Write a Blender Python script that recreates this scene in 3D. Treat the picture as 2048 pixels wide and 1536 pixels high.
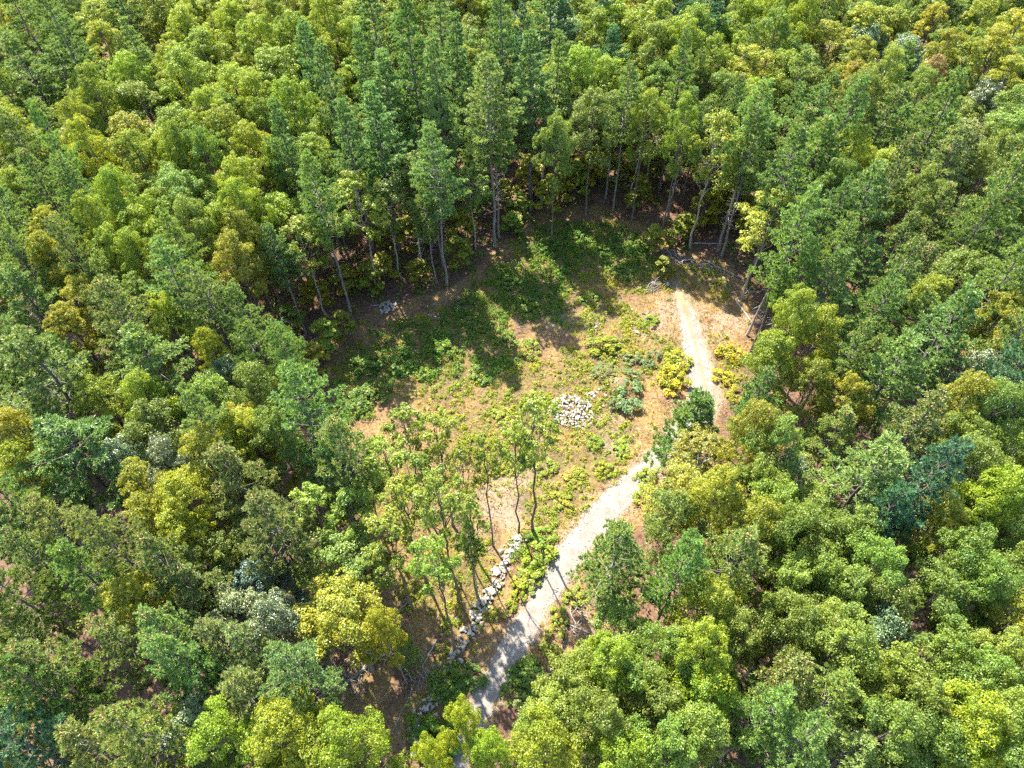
import bpy, bmesh, math, random
import numpy as np
from mathutils import Vector, Matrix

for o in list(bpy.data.objects):
    bpy.data.objects.remove(o)
scene = bpy.context.scene
COL = scene.collection

# ------------------------------------------------------------------ camera
cam_data = bpy.data.cameras.new('camera')
cam_data.sensor_fit = 'HORIZONTAL'
cam_data.sensor_width = 36.0
cam_data.lens = 36.0 * 1421.0 / 2048.0
cam_data.clip_start = 0.5
cam_data.clip_end = 4000.0
cam = bpy.data.objects.new('camera', cam_data)
COL.objects.link(cam)
PITCH, ROLL = math.radians(51.8), math.radians(1.6)
_f = Vector((0, math.cos(PITCH), -math.sin(PITCH)))
_u0 = Vector((0, math.sin(PITCH), math.cos(PITCH)))
_r = Vector((1, 0, 0)) * math.cos(ROLL) - _u0 * math.sin(ROLL)
_u = _u0 * math.cos(ROLL) + Vector((1, 0, 0)) * math.sin(ROLL)
_m = Matrix((_r, _u, -_f)).transposed().to_4x4()
_m.translation = Vector((0, 0, 60))
cam.matrix_world = _m
scene.camera = cam

# ------------------------------------------------------------------ sky and sun
SUN_DIR = Vector((-0.44, 0.90, 0)).normalized()      # towards the sun, on the map
SUN_EL = math.radians(51)
world = bpy.data.worlds.new('World')
scene.world = world
world.use_nodes = True
wn = world.node_tree
sky = wn.nodes.new('ShaderNodeTexSky')
sky.sky_type = 'NISHITA'
sky.sun_disc = False
sky.sun_elevation = SUN_EL
sky.sun_rotation = math.atan2(SUN_DIR.x, SUN_DIR.y)
bg = wn.nodes['Background']
wn.links.new(sky.outputs[0], bg.inputs[0])
bg.inputs[1].default_value = 0.15
sun_data = bpy.data.lights.new('sun', 'SUN')
sun_data.energy = 5.0
sun_data.angle = math.radians(0.53)
sun_data.color = (1.0, 0.93, 0.80)
sun = bpy.data.objects.new('sun', sun_data)
COL.objects.link(sun)
sun.rotation_euler = Vector((SUN_DIR.x * math.cos(SUN_EL), SUN_DIR.y * math.cos(SUN_EL), math.sin(SUN_EL))).to_track_quat('Z', 'Y').to_euler()
sun.location = (-40, 80, 120)
scene.view_settings.view_transform = 'Standard'
scene.view_settings.look = 'None'
scene.view_settings.gamma = 1.0
scene.view_settings.use_curve_mapping = False
scene.view_settings.exposure = 2.05
cy = scene.cycles
cy.max_bounces = 4
cy.diffuse_bounces = 3
cy.use_light_tree = False
cy.adaptive_threshold = 0.02
cy.use_denoising = False
cy.debug_use_spatial_splits = True
cy.glossy_bounces = 2
cy.transmission_bounces = 3
cy.caustics_reflective = False
cy.caustics_refractive = False

# ------------------------------------------------------------------ tables in metres (x right, y away from the viewer)
TREES = [  # kind, x, y, height, crown radius, stands free at the edge, label
    ('S2', -8.6, 31.57, 17.5, 1.9, 0, 'second narrow slender oak from left left of the middle, six tenths down the photo'),
    ('S2', -5.9, 30.71, 18.0, 1.8, 0, 'fourth narrow slender oak from left left of the middle, six tenths down the photo'),
    ('S2', -9.63, 28.57, 18.0, 1.9, 0, 'first narrow slender oak from left left of the middle, six tenths down the photo'),
    ('S2', -6.95, 27.76, 17.0, 1.8, 0, 'third narrow slender oak from left left of the middle, six tenths down the photo'),
    ('S2', -11.95, 25.54, 16.0, 1.8, 0, 'second narrow slender oak from left left of the middle, seven tenths down the photo'),
    ('S2', -8.08, 25.19, 17.5, 1.8, 0, 'fourth narrow slender oak from left left of the middle, seven tenths down the photo'),
    ('S2', -9.13, 22.97, 17.0, 1.8, 0, 'third narrow slender oak from left left of the middle, seven tenths down the photo'),
    ('S2', -14.82, 25.39, 16.5, 1.9, 0, 'first narrow slender oak from left left of the middle, seven tenths down the photo'),
    ('S2', -3.78, 27.9, 17.5, 1.5, 0, 'fifth narrow slender oak from left left of the middle, six tenths down the photo'),
    ('S2', -2.19, 28.59, 18.0, 1.4, 0, 'sixth narrow slender oak from left left of the middle, six tenths down the photo'),
    ('P', -1.67, 69.57, 24.7, 4.47, 1, 'tallest blue-green pine at the back edge of the clearing, bare pale twin trunk'),
    ('P', -1.14, 71.29, 20.5, 3.43, 1, 'pine with bare trunk standing right against the tallest pine behind the clearing'),
    ('P', -7.52, 62.73, 21.7, 3.6, 1, 'tall pine at clearing edge with long straight bare trunk, below a broad crown'),
    ('P', -8.13, 65.85, 16.5, 2.77, 1, 'pine with dead side twigs close behind the long bare pine trunk at clearing edge'),
    ('P', -18.71, 58.56, 21.7, 3.2, 1, 'tall leaning-looking pine with bare grey trunk just above the small heap of white stones'),
    ('L2', -21.56, 58.43, 14.4, 2.76, 1, 'slender tree with thin pale trunk at the upper left corner of the clearing'),
    ('P', 13.98, 75.67, 20.3, 2.91, 1, 'slim pine with narrow pale crown and very long bare trunk behind clearing'),
    ('P', 26.07, 67.0, 22.4, 3.86, 1, 'broad pine on double bare trunk at the upper right clearing edge'),
    ('P', 26.33, 66.16, 19.0, 3.33, 1, 'second trunk pine beside the broad double-trunk pine, upper right clearing edge'),
    ('L2', 27.19, 58.57, 15.4, 3.43, 1, 'yellow-green oak on a bare leaning trunk, right edge of the clearing'),
    ('L', 22.7, 67.7, 18.9, 3.31, 1, 'lime green oak with crooked pale trunk at upper right clearing edge'),
    ('P', 21.02, 74.13, 17.8, 3.09, 1, 'pine behind the crooked lime oak, dead branch crossing its trunk'),
    ('L', -15.87, 62.03, 16.7, 3.22, 1, 'lime green oak on a thin straight trunk above the small white stone heap'),
    ('P', -8.87, 63.13, 14.8, 2.29, 1, 'thin pine with bare dead twigs beside the long bare pine trunk'),
    ('O', -13.14, 64.17, 14.2, 2.61, 1, 'dark trunked tree behind the lime oak at the left rear of the clearing'),
    ('P', -3.81, 75.62, 13.3, 3.39, 1, 'pine in shade left of the tallest pine, straight brown trunk'),
    ('O', -4.14, 69.1, 12.4, 2.59, 1, 'thin pale-stemmed tree between the two tallest clearing-edge pines'),
    ('O', 4.64, 78.09, 16.8, 3.79, 1, 'oak with bowed pale trunk at the shaded back of the clearing'),
    ('P', 13.3, 78.67, 14.8, 2.92, 1, 'thin pine left of the slim long-trunked pine behind the clearing'),
    ('O', 18.66, 78.86, 13.9, 3.08, 1, 'green oak right of the slim long-trunked pine behind clearing'),
    ('P', -23.61, 55.81, 15.9, 2.85, 1, 'pine with thin dark stem at the far left end of the clearing'),
    ('S2', 1.56, 29.88, 20.6, 2.17, 1, 'slender oak with two dark bare stems at the top end of the stone wall'),
    ('S2', 0.22, 29.82, 17.3, 1.53, 1, 'thin dark stem oak immediately left of the slender pair above the stone wall'),
    ('S2', -5.21, 23.43, 21.5, 1.9, 1, 'slender oak with thick mossy foot left of the middle of the stone wall'),
    ('S2', -5.4, 19.42, 20.6, 1.74, 1, 'slender oak leaning over the lower stone wall, long curved stem'),
    ('P', -3.39, 23.29, 15.5, 1.14, 1, 'small-headed young pine rising beside the middle of the stone wall'),
    ('S2', -3.52, 23.92, 17.0, 1.63, 1, 'thin oak stem crossing the young pine beside the stone wall'),
    ('S2', -9.96, 21.39, 14.9, 1.72, 1, 'slender oak in the sparse stand right of the golden maple'),
    ('P', -13.69, 28.54, 17.1, 2.59, 1, 'blue-green pine at the left side of the sparse stand below the clearing'),
    ('S2', -12.26, 29.89, 12.2, 1.73, 1, 'thin dark-stemmed oak next to the blue-green pine in the sparse stand'),
    ('P', -8.94, 18.14, 8.0, 1.31, 1, 'small bright blue-green pine sapling beside the broken log'),
    ('L', -3.4, 10.07, 18.5, 1.4, 0, 'third narrow lime green oak from left left of the middle, along the bottom edge'),
    ('L', -1.76, 8.59, 18.5, 1.53, 0, 'fourth narrow lime green oak from left left of the middle, along the bottom edge'),
    ('L', -5.18, 8.29, 18.5, 1.29, 0, 'second narrow lime green oak from left left of the middle, along the bottom edge'),
    ('P', 15.86, 35.55, 13.0, 3.93, 1, 'rounded blue-green pine standing over the bend of the drive'),
    ('YD', 15.34, 30.85, 13.0, 2.95, 1, 'yellow-tinged oak on a leaning trunk beside the wide part of the drive'),
    ('P', 6.56, 20.2, 20.0, 3.16, 1, 'big pine overhanging the right side of the drive, bare trunk below'),
    ('O', 10.24, 74.88, 18.0, 3.21, 0, 'second narrow mid green tree from left right of the middle, two tenths down the photo'),
    ('O', 5.58, 70.09, 18.0, 2.48, 0, 'first narrow mid green tree from left right of the middle, two tenths down the photo'),
    ('L', 16.14, 73.48, 18.5, 2.53, 0, 'second narrow lime green oak from left right of the middle, two tenths down the photo'),
    ('YG', -11.99, 17.65, 15.5, 3.23, 0, 'large golden yellow oak crown beside the bleached dead limbs and small bright pine sapling'),
    ('YG', -9.14, 16.71, 15.5, 1.5, 0, 'the only narrow golden yellow oak left of the middle, eight tenths down the photo'),
    ('S', -18.61, 21.11, 13.0, 2.55, 0, 'silvery blue-green glossy broadleaf tree, only one of its colour, left of the golden oak'),
    ('R', 52.67, 82.74, 17.0, 2.05, 0, 'reddish autumn maple, the only red crown, in the forest at upper right'),
    ('YO', 57.67, 95.78, 17.0, 2.61, 0, 'the only narrow orange-yellow maple in the right quarter, just under the top edge'),
    ('Y', 41.78, 91.54, 17.5, 3.26, 0, 'first narrow yellow-green maple from left in the right quarter, one tenth down the photo'),
    ('Y', 48.26, 95.27, 17.5, 3.53, 0, 'first yellow-green maple from left in the right quarter, just under the top edge'),
    ('Y', -43.04, 73.78, 17.5, 3.2, 0, 'second narrow yellow-green maple from left in the left quarter, two tenths down the photo'),
    ('Y', -56.17, 102.79, 17.5, 3.5, 0, 'the only yellow-green maple in the left quarter, just under the top edge'),
    ('Y', -53.31, 96.22, 17.5, 2.8, 0, 'the only narrow yellow-green maple in the left quarter, one tenth down the photo'),
    ('Y', -27.41, 27.08, 17.5, 2.29, 0, 'third narrow yellow-green maple from left in the left quarter, six tenths down the photo'),
    ('Y', -44.88, 53.93, 17.5, 1.91, 0, 'second narrow yellow-green maple from left in the left quarter, three tenths down the photo'),
    ('Y', -21.87, 32.1, 17.5, 1.76, 0, 'fifth narrow yellow-green maple from left in the left quarter, six tenths down the photo'),
    ('Y', -26.02, 41.19, 17.5, 1.69, 0, 'second narrow yellow-green maple from left in the left quarter, halfway down the photo'),
    ('YD', 24.71, 35.84, 16.0, 2.32, 0, 'first narrow olive yellow oak from left in the right quarter, halfway down the photo'),
    ('YD', 27.16, 34.18, 16.0, 2.17, 0, 'second narrow olive yellow oak from left in the right quarter, halfway down the photo'),
    ('P', -62.58, 96.83, 22.3, 4.55, 0, 'first blue-green pine from left in the left quarter, just under the top edge'),
    ('PS', -53.32, 87.99, 26.7, 2.74, 0, 'the only narrow tall narrow pine in the left quarter, just under the top edge'),
    ('P', -58.93, 86.83, 19.9, 4.32, 0, 'second blue-green pine from left in the left quarter, one tenth down the photo'),
    ('P', -55.43, 87.45, 18.4, 4.67, 0, 'the only broad blue-green pine in the left quarter, one tenth down the photo'),
    ('PS', -45.51, 88.17, 20.8, 2.73, 0, 'the only narrow tall narrow pine in the left quarter, one tenth down the photo'),
    ('P', -52.47, 103.22, 21.4, 4.13, 0, 'the only blue-green pine in the left quarter, at the top edge'),
    ('O', -62.89, 109.35, 17.8, 2.98, 0, 'seventh narrow mid green tree from left in the left quarter, at the top edge'),
    ('P', -45.27, 64.08, 24.2, 2.7, 0, 'eighth narrow blue-green pine from left in the left quarter, two tenths down the photo'),
    ('P', -54.4, 71.86, 18.9, 3.38, 0, 'fourth narrow blue-green pine from left in the left quarter, two tenths down the photo'),
    ('P', -43.13, 60.42, 21.2, 3.02, 0, 'eighth narrow blue-green pine from left in the left quarter, three tenths down the photo'),
    ('P', -48.92, 63.25, 19.5, 3.14, 0, 'fifth narrow blue-green pine from left in the left quarter, two tenths down the photo'),
    ('P', -51.29, 60.44, 18.4, 3.09, 0, 'third narrow blue-green pine from left in the left quarter, three tenths down the photo'),
    ('P', -46.17, 51.92, 22.2, 2.7, 0, 'second narrow blue-green pine from left in the left quarter, three tenths down the photo'),
    ('P', -42.71, 54.59, 18.6, 2.7, 0, 'sixth narrow blue-green pine from left in the left quarter, three tenths down the photo'),
    ('P', -30.94, 51.99, 20.8, 2.92, 0, 'ninth narrow blue-green pine from left in the left quarter, three tenths down the photo'),
    ('PS', -22.78, 66.03, 22.8, 2.7, 0, 'first narrow tall narrow pine from left left of the middle, two tenths down the photo'),
    ('PS', -22.97, 84.4, 22.0, 2.89, 0, 'first narrow tall narrow pine from left left of the middle, one tenth down the photo'),
    ('PS', -19.03, 74.67, 24.3, 2.7, 0, 'second narrow tall narrow pine from left left of the middle, one tenth down the photo'),
    ('Y', -66.73, 101.49, 17.3, 2.72, 0, 'the only narrow yellow-green maple in the left quarter, just under the top edge'),
    ('L2', -26.21, 55.53, 17.9, 2.4, 0, 'second narrow yellowish green oak from left in the left quarter, three tenths down the photo'),
    ('Y', -46.4, 58.24, 16.9, 2.4, 0, 'third narrow yellow-green maple from left in the left quarter, three tenths down the photo'),
    ('Y', -19.54, 77.48, 18.3, 2.4, 0, 'the only narrow yellow-green maple left of the middle, two tenths down the photo'),
    ('L', -47.67, 103.1, 19.1, 4.28, 0, 'second lime green oak from left in the left quarter, at the top edge'),
    ('L', -39.74, 105.86, 17.7, 4.38, 0, 'third lime green oak from left in the left quarter, at the top edge'),
    ('L', -31.58, 105.35, 18.7, 4.35, 0, 'first lime green oak from left left of the middle, at the top edge'),
    ('L', -30.36, 98.4, 18.6, 2.78, 0, 'third narrow lime green oak from left left of the middle, just under the top edge'),
    ('L', -23.07, 95.9, 19.6, 3.21, 0, 'sixth narrow lime green oak from left left of the middle, just under the top edge'),
    ('L', -35.72, 96.82, 19.2, 3.24, 0, 'eighth narrow lime green oak from left in the left quarter, just under the top edge'),
    ('L', -42.19, 97.27, 17.9, 3.27, 0, 'ninth narrow lime green oak from left in the left quarter, one tenth down the photo'),
    ('L', -30.4, 90.38, 19.9, 3.33, 0, 'third narrow lime green oak from left left of the middle, one tenth down the photo'),
    ('L', -38.45, 91.82, 17.4, 3.41, 0, 'second lime green oak from left in the left quarter, one tenth down the photo'),
    ('L', -28.51, 85.39, 18.3, 4.18, 0, 'first lime green oak from left left of the middle, one tenth down the photo'),
    ('L', -38.25, 83.36, 19.3, 3.75, 0, 'first lime green oak from left in the left quarter, one tenth down the photo'),
    ('L', -32.83, 82.64, 17.5, 3.43, 0, 'third lime green oak from left in the left quarter, one tenth down the photo'),
    ('L', -45.34, 84.38, 18.5, 3.22, 0, 'fourth narrow lime green oak from left in the left quarter, one tenth down the photo'),
    ('O', -43.86, 81.1, 16.7, 3.75, 0, 'the only mid green tree in the left quarter, one tenth down the photo'),
    ('L', -33.94, 75.59, 19.0, 3.01, 0, 'fourteenth narrow lime green oak from left in the left quarter, two tenths down the photo'),
    ('L', -48.4, 80.37, 19.3, 2.89, 0, 'second narrow lime green oak from left in the left quarter, one tenth down the photo'),
    ('L', -48.38, 73.83, 18.7, 2.55, 0, 'fifth narrow lime green oak from left in the left quarter, two tenths down the photo'),
    ('L', -45.14, 68.71, 19.6, 2.4, 0, 'seventh narrow lime green oak from left in the left quarter, two tenths down the photo'),
    ('L', -40.28, 68.99, 17.9, 2.89, 0, 'ninth narrow lime green oak from left in the left quarter, two tenths down the photo'),
    ('L', -36.0, 69.18, 19.1, 2.46, 0, 'twelfth narrow lime green oak from left in the left quarter, two tenths down the photo'),
    ('L', -29.06, 78.88, 18.8, 2.87, 0, 'first narrow lime green oak from left left of the middle, one tenth down the photo'),
    ('L', -31.48, 72.31, 18.7, 3.15, 0, 'fifteenth narrow lime green oak from left in the left quarter, two tenths down the photo'),
    ('L', -27.89, 69.56, 18.4, 2.68, 0, 'seventeenth narrow lime green oak from left in the left quarter, two tenths down the photo'),
    ('O', -32.56, 68.17, 19.0, 2.4, 0, 'fifth narrow mid green tree from left in the left quarter, two tenths down the photo'),
    ('L', -38.83, 59.64, 19.8, 2.83, 0, 'sixth narrow lime green oak from left in the left quarter, three tenths down the photo'),
    ('O', -33.71, 62.05, 17.9, 3.22, 0, 'third narrow mid green tree from left in the left quarter, three tenths down the photo'),
    ('L', -27.65, 62.77, 19.0, 2.92, 0, 'sixteenth narrow lime green oak from left in the left quarter, two tenths down the photo'),
    ('L', -37.14, 57.62, 17.2, 3.12, 0, 'eighth narrow lime green oak from left in the left quarter, three tenths down the photo'),
    ('L', -26.41, 58.67, 19.1, 2.44, 0, 'fourteenth narrow lime green oak from left in the left quarter, three tenths down the photo'),
    ('O', -31.35, 56.82, 18.4, 2.42, 0, 'fourth narrow mid green tree from left in the left quarter, three tenths down the photo'),
    ('L', -39.95, 55.83, 20.0, 2.4, 0, 'third narrow lime green oak from left in the left quarter, three tenths down the photo'),
    ('L', -24.35, 75.99, 19.5, 3.23, 0, 'third narrow lime green oak from left left of the middle, two tenths down the photo'),
    ('O', -28.08, 75.43, 17.4, 2.4, 0, 'first narrow mid green tree from left left of the middle, two tenths down the photo'),
    ('L', -24.62, 67.09, 18.2, 2.4, 0, 'first narrow lime green oak from left left of the middle, two tenths down the photo'),
    ('L', -26.57, 92.85, 19.0, 3.16, 0, 'sixth narrow lime green oak from left left of the middle, one tenth down the photo'),
    ('L', -24.11, 105.99, 17.1, 3.2, 0, 'eleventh narrow lime green oak from left left of the middle, at the top edge'),
    ('Y', -59.51, 78.4, 17.4, 2.44, 0, 'first narrow yellow-green maple from left in the left quarter, two tenths down the photo'),
    ('O', -62.61, 85.52, 17.0, 2.58, 0, 'fourth narrow mid green tree from left in the left quarter, one tenth down the photo'),
    ('PS', -15.95, 90.18, 24.5, 3.34, 0, 'first narrow tall narrow pine from left left of the middle, just under the top edge'),
    ('PS', -10.3, 79.45, 27.2, 3.5, 0, 'second tall narrow pine from left left of the middle, one tenth down the photo'),
    ('PS', -7.96, 93.36, 21.6, 2.7, 0, 'second narrow tall narrow pine from left left of the middle, just under the top edge'),
    ('PS', 0.01, 82.2, 27.7, 3.09, 0, 'third narrow tall narrow pine from left left of the middle, just under the top edge'),
    ('PS', -5.25, 83.44, 22.3, 2.99, 0, 'fifth narrow tall narrow pine from left left of the middle, one tenth down the photo'),
    ('PT', -1.14, 85.06, 21.0, 3.24, 0, 'the only narrow tan-coned pine left of the middle, one tenth down the photo'),
    ('PS', 6.2, 93.19, 23.8, 3.6, 0, 'the only tall narrow pine right of the middle, at the top edge'),
    ('D', 14.37, 100.07, 20.2, 4.7, 0, 'first broad dark teal pine from left right of the middle, at the top edge'),
    ('D', 8.21, 92.05, 20.0, 3.87, 0, 'the only dark teal pine right of the middle, just under the top edge'),
    ('PS', 3.15, 76.56, 23.9, 3.6, 0, 'the only tall narrow pine right of the middle, one tenth down the photo'),
    ('PS', 6.45, 81.89, 21.2, 2.73, 0, 'the only narrow tall narrow pine right of the middle, one tenth down the photo'),
    ('PS', -13.3, 77.56, 21.5, 3.59, 0, 'first tall narrow pine from left left of the middle, one tenth down the photo'),
    ('PS', -16.25, 80.29, 22.4, 2.7, 0, 'third narrow tall narrow pine from left left of the middle, one tenth down the photo'),
    ('PS', -7.13, 74.03, 25.1, 2.95, 0, 'fourth narrow tall narrow pine from left left of the middle, one tenth down the photo'),
    ('PS', -13.8, 69.12, 22.2, 3.35, 0, 'third narrow tall narrow pine from left left of the middle, two tenths down the photo'),
    ('PS', -16.33, 66.09, 22.7, 2.71, 0, 'second narrow tall narrow pine from left left of the middle, two tenths down the photo'),
    ('O', 19.29, 89.16, 18.5, 3.09, 0, 'second narrow mid green tree from left right of the middle, one tenth down the photo'),
    ('L', 9.18, 83.81, 18.5, 3.21, 0, 'second narrow lime green oak from left right of the middle, one tenth down the photo'),
    ('G', 7.45, 96.13, 15.8, 2.78, 0, 'the only narrow grey-green tree right of the middle, one tenth down the photo'),
    ('L', 19.61, 70.51, 19.0, 2.4, 0, 'third narrow lime green oak from left right of the middle, two tenths down the photo'),
    ('L', 15.23, 97.43, 17.2, 3.16, 0, 'third narrow lime green oak from left right of the middle, just under the top edge'),
    ('L', 19.7, 92.85, 19.7, 3.99, 0, 'second lime green oak from left right of the middle, just under the top edge'),
    ('L', 22.78, 88.27, 19.3, 2.94, 0, 'eighth narrow lime green oak from left right of the middle, one tenth down the photo'),
    ('Y', 18.86, 101.02, 18.5, 2.7, 0, 'the only narrow yellow-green maple right of the middle, at the top edge'),
    ('Y', -4.5, 104.34, 18.3, 2.4, 0, 'the only narrow yellow-green maple left of the middle, at the top edge'),
    ('D', 23.75, 100.13, 20.1, 3.61, 0, 'the only dark teal pine right of the middle, at the top edge'),
    ('Y', 3.54, 98.34, 16.4, 2.4, 0, 'the only narrow yellow-green maple right of the middle, just under the top edge'),
    ('L', -12.2, 103.88, 18.9, 3.39, 0, 'fourteenth narrow lime green oak from left left of the middle, at the top edge'),
    ('L', -19.5, 93.71, 17.2, 2.72, 0, 'thirteenth narrow lime green oak from left left of the middle, one tenth down the photo'),
    ('D', 27.43, 98.63, 19.4, 4.68, 0, 'second broad dark teal pine from left right of the middle, at the top edge'),
    ('P', 20.54, 79.18, 22.4, 2.81, 0, 'first narrow blue-green pine from left right of the middle, one tenth down the photo'),
    ('P', 35.22, 80.84, 18.5, 3.2, 0, 'first narrow blue-green pine from left in the right quarter, one tenth down the photo'),
    ('P', 35.33, 73.68, 18.3, 3.44, 0, 'third blue-green pine from left in the right quarter, two tenths down the photo'),
    ('P', 35.01, 65.35, 23.4, 3.34, 0, 'second narrow blue-green pine from left in the right quarter, two tenths down the photo'),
    ('P', 42.03, 70.76, 19.0, 3.86, 0, 'fifth blue-green pine from left in the right quarter, two tenths down the photo'),
    ('P', 46.37, 68.12, 22.5, 3.68, 0, 'sixth blue-green pine from left in the right quarter, two tenths down the photo'),
    ('P', 42.37, 96.74, 20.9, 3.51, 0, 'the only blue-green pine in the right quarter, at the top edge'),
    ('PT', 46.34, 63.39, 19.7, 4.34, 0, 'the only tan-coned pine in the right quarter, two tenths down the photo'),
    ('P', 28.14, 60.62, 21.4, 3.84, 0, 'first blue-green pine from left in the right quarter, two tenths down the photo'),
    ('P', 32.5, 64.45, 19.3, 3.42, 0, 'fourth blue-green pine from left in the right quarter, two tenths down the photo'),
    ('P', 34.19, 55.19, 20.8, 3.9, 0, 'second blue-green pine from left in the right quarter, three tenths down the photo'),
    ('P', 32.75, 56.57, 18.3, 3.0, 0, 'first narrow blue-green pine from left in the right quarter, three tenths down the photo'),
    ('P', 25.81, 49.33, 23.1, 3.42, 0, 'first blue-green pine from left in the right quarter, three tenths down the photo'),
    ('P', 45.89, 53.54, 23.1, 3.77, 0, 'third blue-green pine from left in the right quarter, three tenths down the photo'),
    ('P', 44.09, 51.81, 19.9, 2.83, 0, 'third narrow blue-green pine from left in the right quarter, three tenths down the photo'),
    ('PT', 38.3, 58.96, 21.0, 2.99, 0, 'first narrow tan-coned pine from left in the right quarter, two tenths down the photo'),
    ('Y', 52.13, 96.23, 16.6, 3.78, 0, 'second yellow-green maple from left in the right quarter, just under the top edge'),
    ('Y', 63.53, 94.86, 18.3, 2.84, 0, 'the only narrow yellow-green maple in the right quarter, just under the top edge'),
    ('Y', 66.19, 91.06, 17.6, 3.15, 0, 'seventh narrow yellow-green maple from left in the right quarter, one tenth down the photo'),
    ('Y', 61.19, 86.35, 18.3, 3.04, 0, 'fifth narrow yellow-green maple from left in the right quarter, one tenth down the photo'),
    ('Y', 30.64, 85.13, 17.0, 3.27, 0, 'the only narrow yellow-green maple right of the middle, one tenth down the photo'),
    ('L', 25.98, 86.15, 17.7, 2.93, 0, 'ninth narrow lime green oak from left right of the middle, one tenth down the photo'),
    ('Y', 43.41, 84.25, 18.4, 2.42, 0, 'second narrow yellow-green maple from left in the right quarter, one tenth down the photo'),
    ('L', 36.56, 99.2, 19.9, 2.77, 0, 'first narrow lime green oak from left in the right quarter, at the top edge'),
    ('L', 38.1, 96.75, 19.5, 3.1, 0, 'first narrow lime green oak from left in the right quarter, just under the top edge'),
    ('YO', 41.22, 79.5, 17.8, 2.4, 0, 'the only narrow orange-yellow maple in the right quarter, one tenth down the photo'),
    ('Y', 54.63, 85.7, 18.4, 2.56, 0, 'third narrow yellow-green maple from left in the right quarter, one tenth down the photo'),
    ('Y', 56.72, 83.8, 18.2, 2.87, 0, 'fourth narrow yellow-green maple from left in the right quarter, one tenth down the photo'),
    ('Y', 61.12, 81.45, 16.7, 2.96, 0, 'sixth narrow yellow-green maple from left in the right quarter, one tenth down the photo'),
    ('G', 48.4, 93.25, 15.5, 3.23, 0, 'first narrow grey-green tree from left in the right quarter, one tenth down the photo'),
    ('G', 52.8, 90.4, 15.1, 3.18, 0, 'fourth narrow grey-green tree from left in the right quarter, one tenth down the photo'),
    ('G', 58.82, 79.93, 14.3, 3.21, 0, 'fifth narrow grey-green tree from left in the right quarter, one tenth down the photo'),
    ('O', 58.67, 74.5, 16.6, 2.82, 0, 'seventh narrow mid green tree from left in the right quarter, two tenths down the photo'),
    ('O', 51.33, 101.52, 17.4, 3.89, 0, 'first mid green tree from left in the right quarter, at the top edge'),
    ('O', 56.92, 102.32, 17.3, 3.91, 0, 'third mid green tree from left in the right quarter, at the top edge'),
    ('O', 61.19, 98.97, 18.6, 3.8, 0, 'fifth mid green tree from left in the right quarter, at the top edge'),
    ('O', 34.37, 89.84, 19.3, 3.09, 0, 'first narrow mid green tree from left in the right quarter, one tenth down the photo'),
    ('L', 24.89, 92.74, 18.3, 3.41, 0, 'the only lime green oak right of the middle, one tenth down the photo'),
    ('L', 39.2, 93.41, 19.8, 2.55, 0, 'fourth narrow lime green oak from left in the right quarter, just under the top edge'),
    ('O', 44.92, 79.56, 19.4, 2.43, 0, 'seventh narrow mid green tree from left in the right quarter, one tenth down the photo'),
    ('O', 40.32, 74.69, 19.3, 2.67, 0, 'fifth narrow mid green tree from left in the right quarter, one tenth down the photo'),
    ('O', 48.95, 77.85, 17.6, 2.65, 0, 'ninth narrow mid green tree from left in the right quarter, one tenth down the photo'),
    ('O', 55.75, 68.5, 17.2, 3.61, 0, 'first mid green tree from left in the right quarter, two tenths down the photo'),
    ('O', 52.09, 64.52, 17.2, 2.5, 0, 'sixth narrow mid green tree from left in the right quarter, two tenths down the photo'),
    ('O', 42.27, 59.45, 17.1, 2.5, 0, 'second narrow mid green tree from left in the right quarter, three tenths down the photo'),
    ('O', 33.9, 61.23, 17.1, 2.4, 0, 'first narrow mid green tree from left in the right quarter, three tenths down the photo'),
    ('L', 35.97, 63.54, 18.9, 2.45, 0, 'first narrow lime green oak from left in the right quarter, two tenths down the photo'),
    ('PT', 50.53, 59.13, 21.1, 2.88, 0, 'fourth narrow tan-coned pine from left in the right quarter, two tenths down the photo'),
    ('P', -44.45, 47.81, 18.5, 4.04, 0, 'second blue-green pine from left in the left quarter, four tenths down the photo'),
    ('P', -30.02, 47.71, 21.1, 3.63, 0, 'third blue-green pine from left in the left quarter, four tenths down the photo'),
    ('P', -26.49, 44.71, 20.6, 3.34, 0, 'third narrow blue-green pine from left in the left quarter, four tenths down the photo'),
    ('P', -23.89, 44.01, 18.8, 2.86, 0, 'fourth narrow blue-green pine from left in the left quarter, four tenths down the photo'),
    ('P', -29.89, 39.35, 19.3, 4.57, 0, 'the only blue-green pine in the left quarter, halfway down the photo'),
    ('P', -37.39, 37.1, 21.3, 5.02, 0, 'the only broad blue-green pine in the left quarter, halfway down the photo'),
    ('P', -21.35, 39.66, 19.5, 2.92, 0, 'first narrow blue-green pine from left left of the middle, halfway down the photo'),
    ('P', -18.36, 37.79, 20.5, 2.7, 0, 'third narrow blue-green pine from left left of the middle, halfway down the photo'),
    ('P', -16.07, 32.6, 21.6, 3.79, 0, 'the only blue-green pine left of the middle, halfway down the photo'),
    ('PT', -33.62, 43.39, 21.1, 3.68, 0, 'the only tan-coned pine in the left quarter, four tenths down the photo'),
    ('P', -34.19, 30.53, 18.7, 4.8, 0, 'the only broad blue-green pine in the left quarter, six tenths down the photo'),
    ('P', -22.83, 31.37, 21.3, 2.7, 0, 'second narrow blue-green pine from left in the left quarter, six tenths down the photo'),
    ('PT', -20.36, 26.79, 19.3, 3.47, 0, 'the only tan-coned pine in the left quarter, six tenths down the photo'),
    ('P', -40.25, 50.94, 21.3, 2.7, 0, 'seventh narrow blue-green pine from left in the left quarter, three tenths down the photo'),
    ('P', -43.09, 41.37, 19.9, 2.7, 0, 'second narrow blue-green pine from left in the left quarter, four tenths down the photo'),
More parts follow.
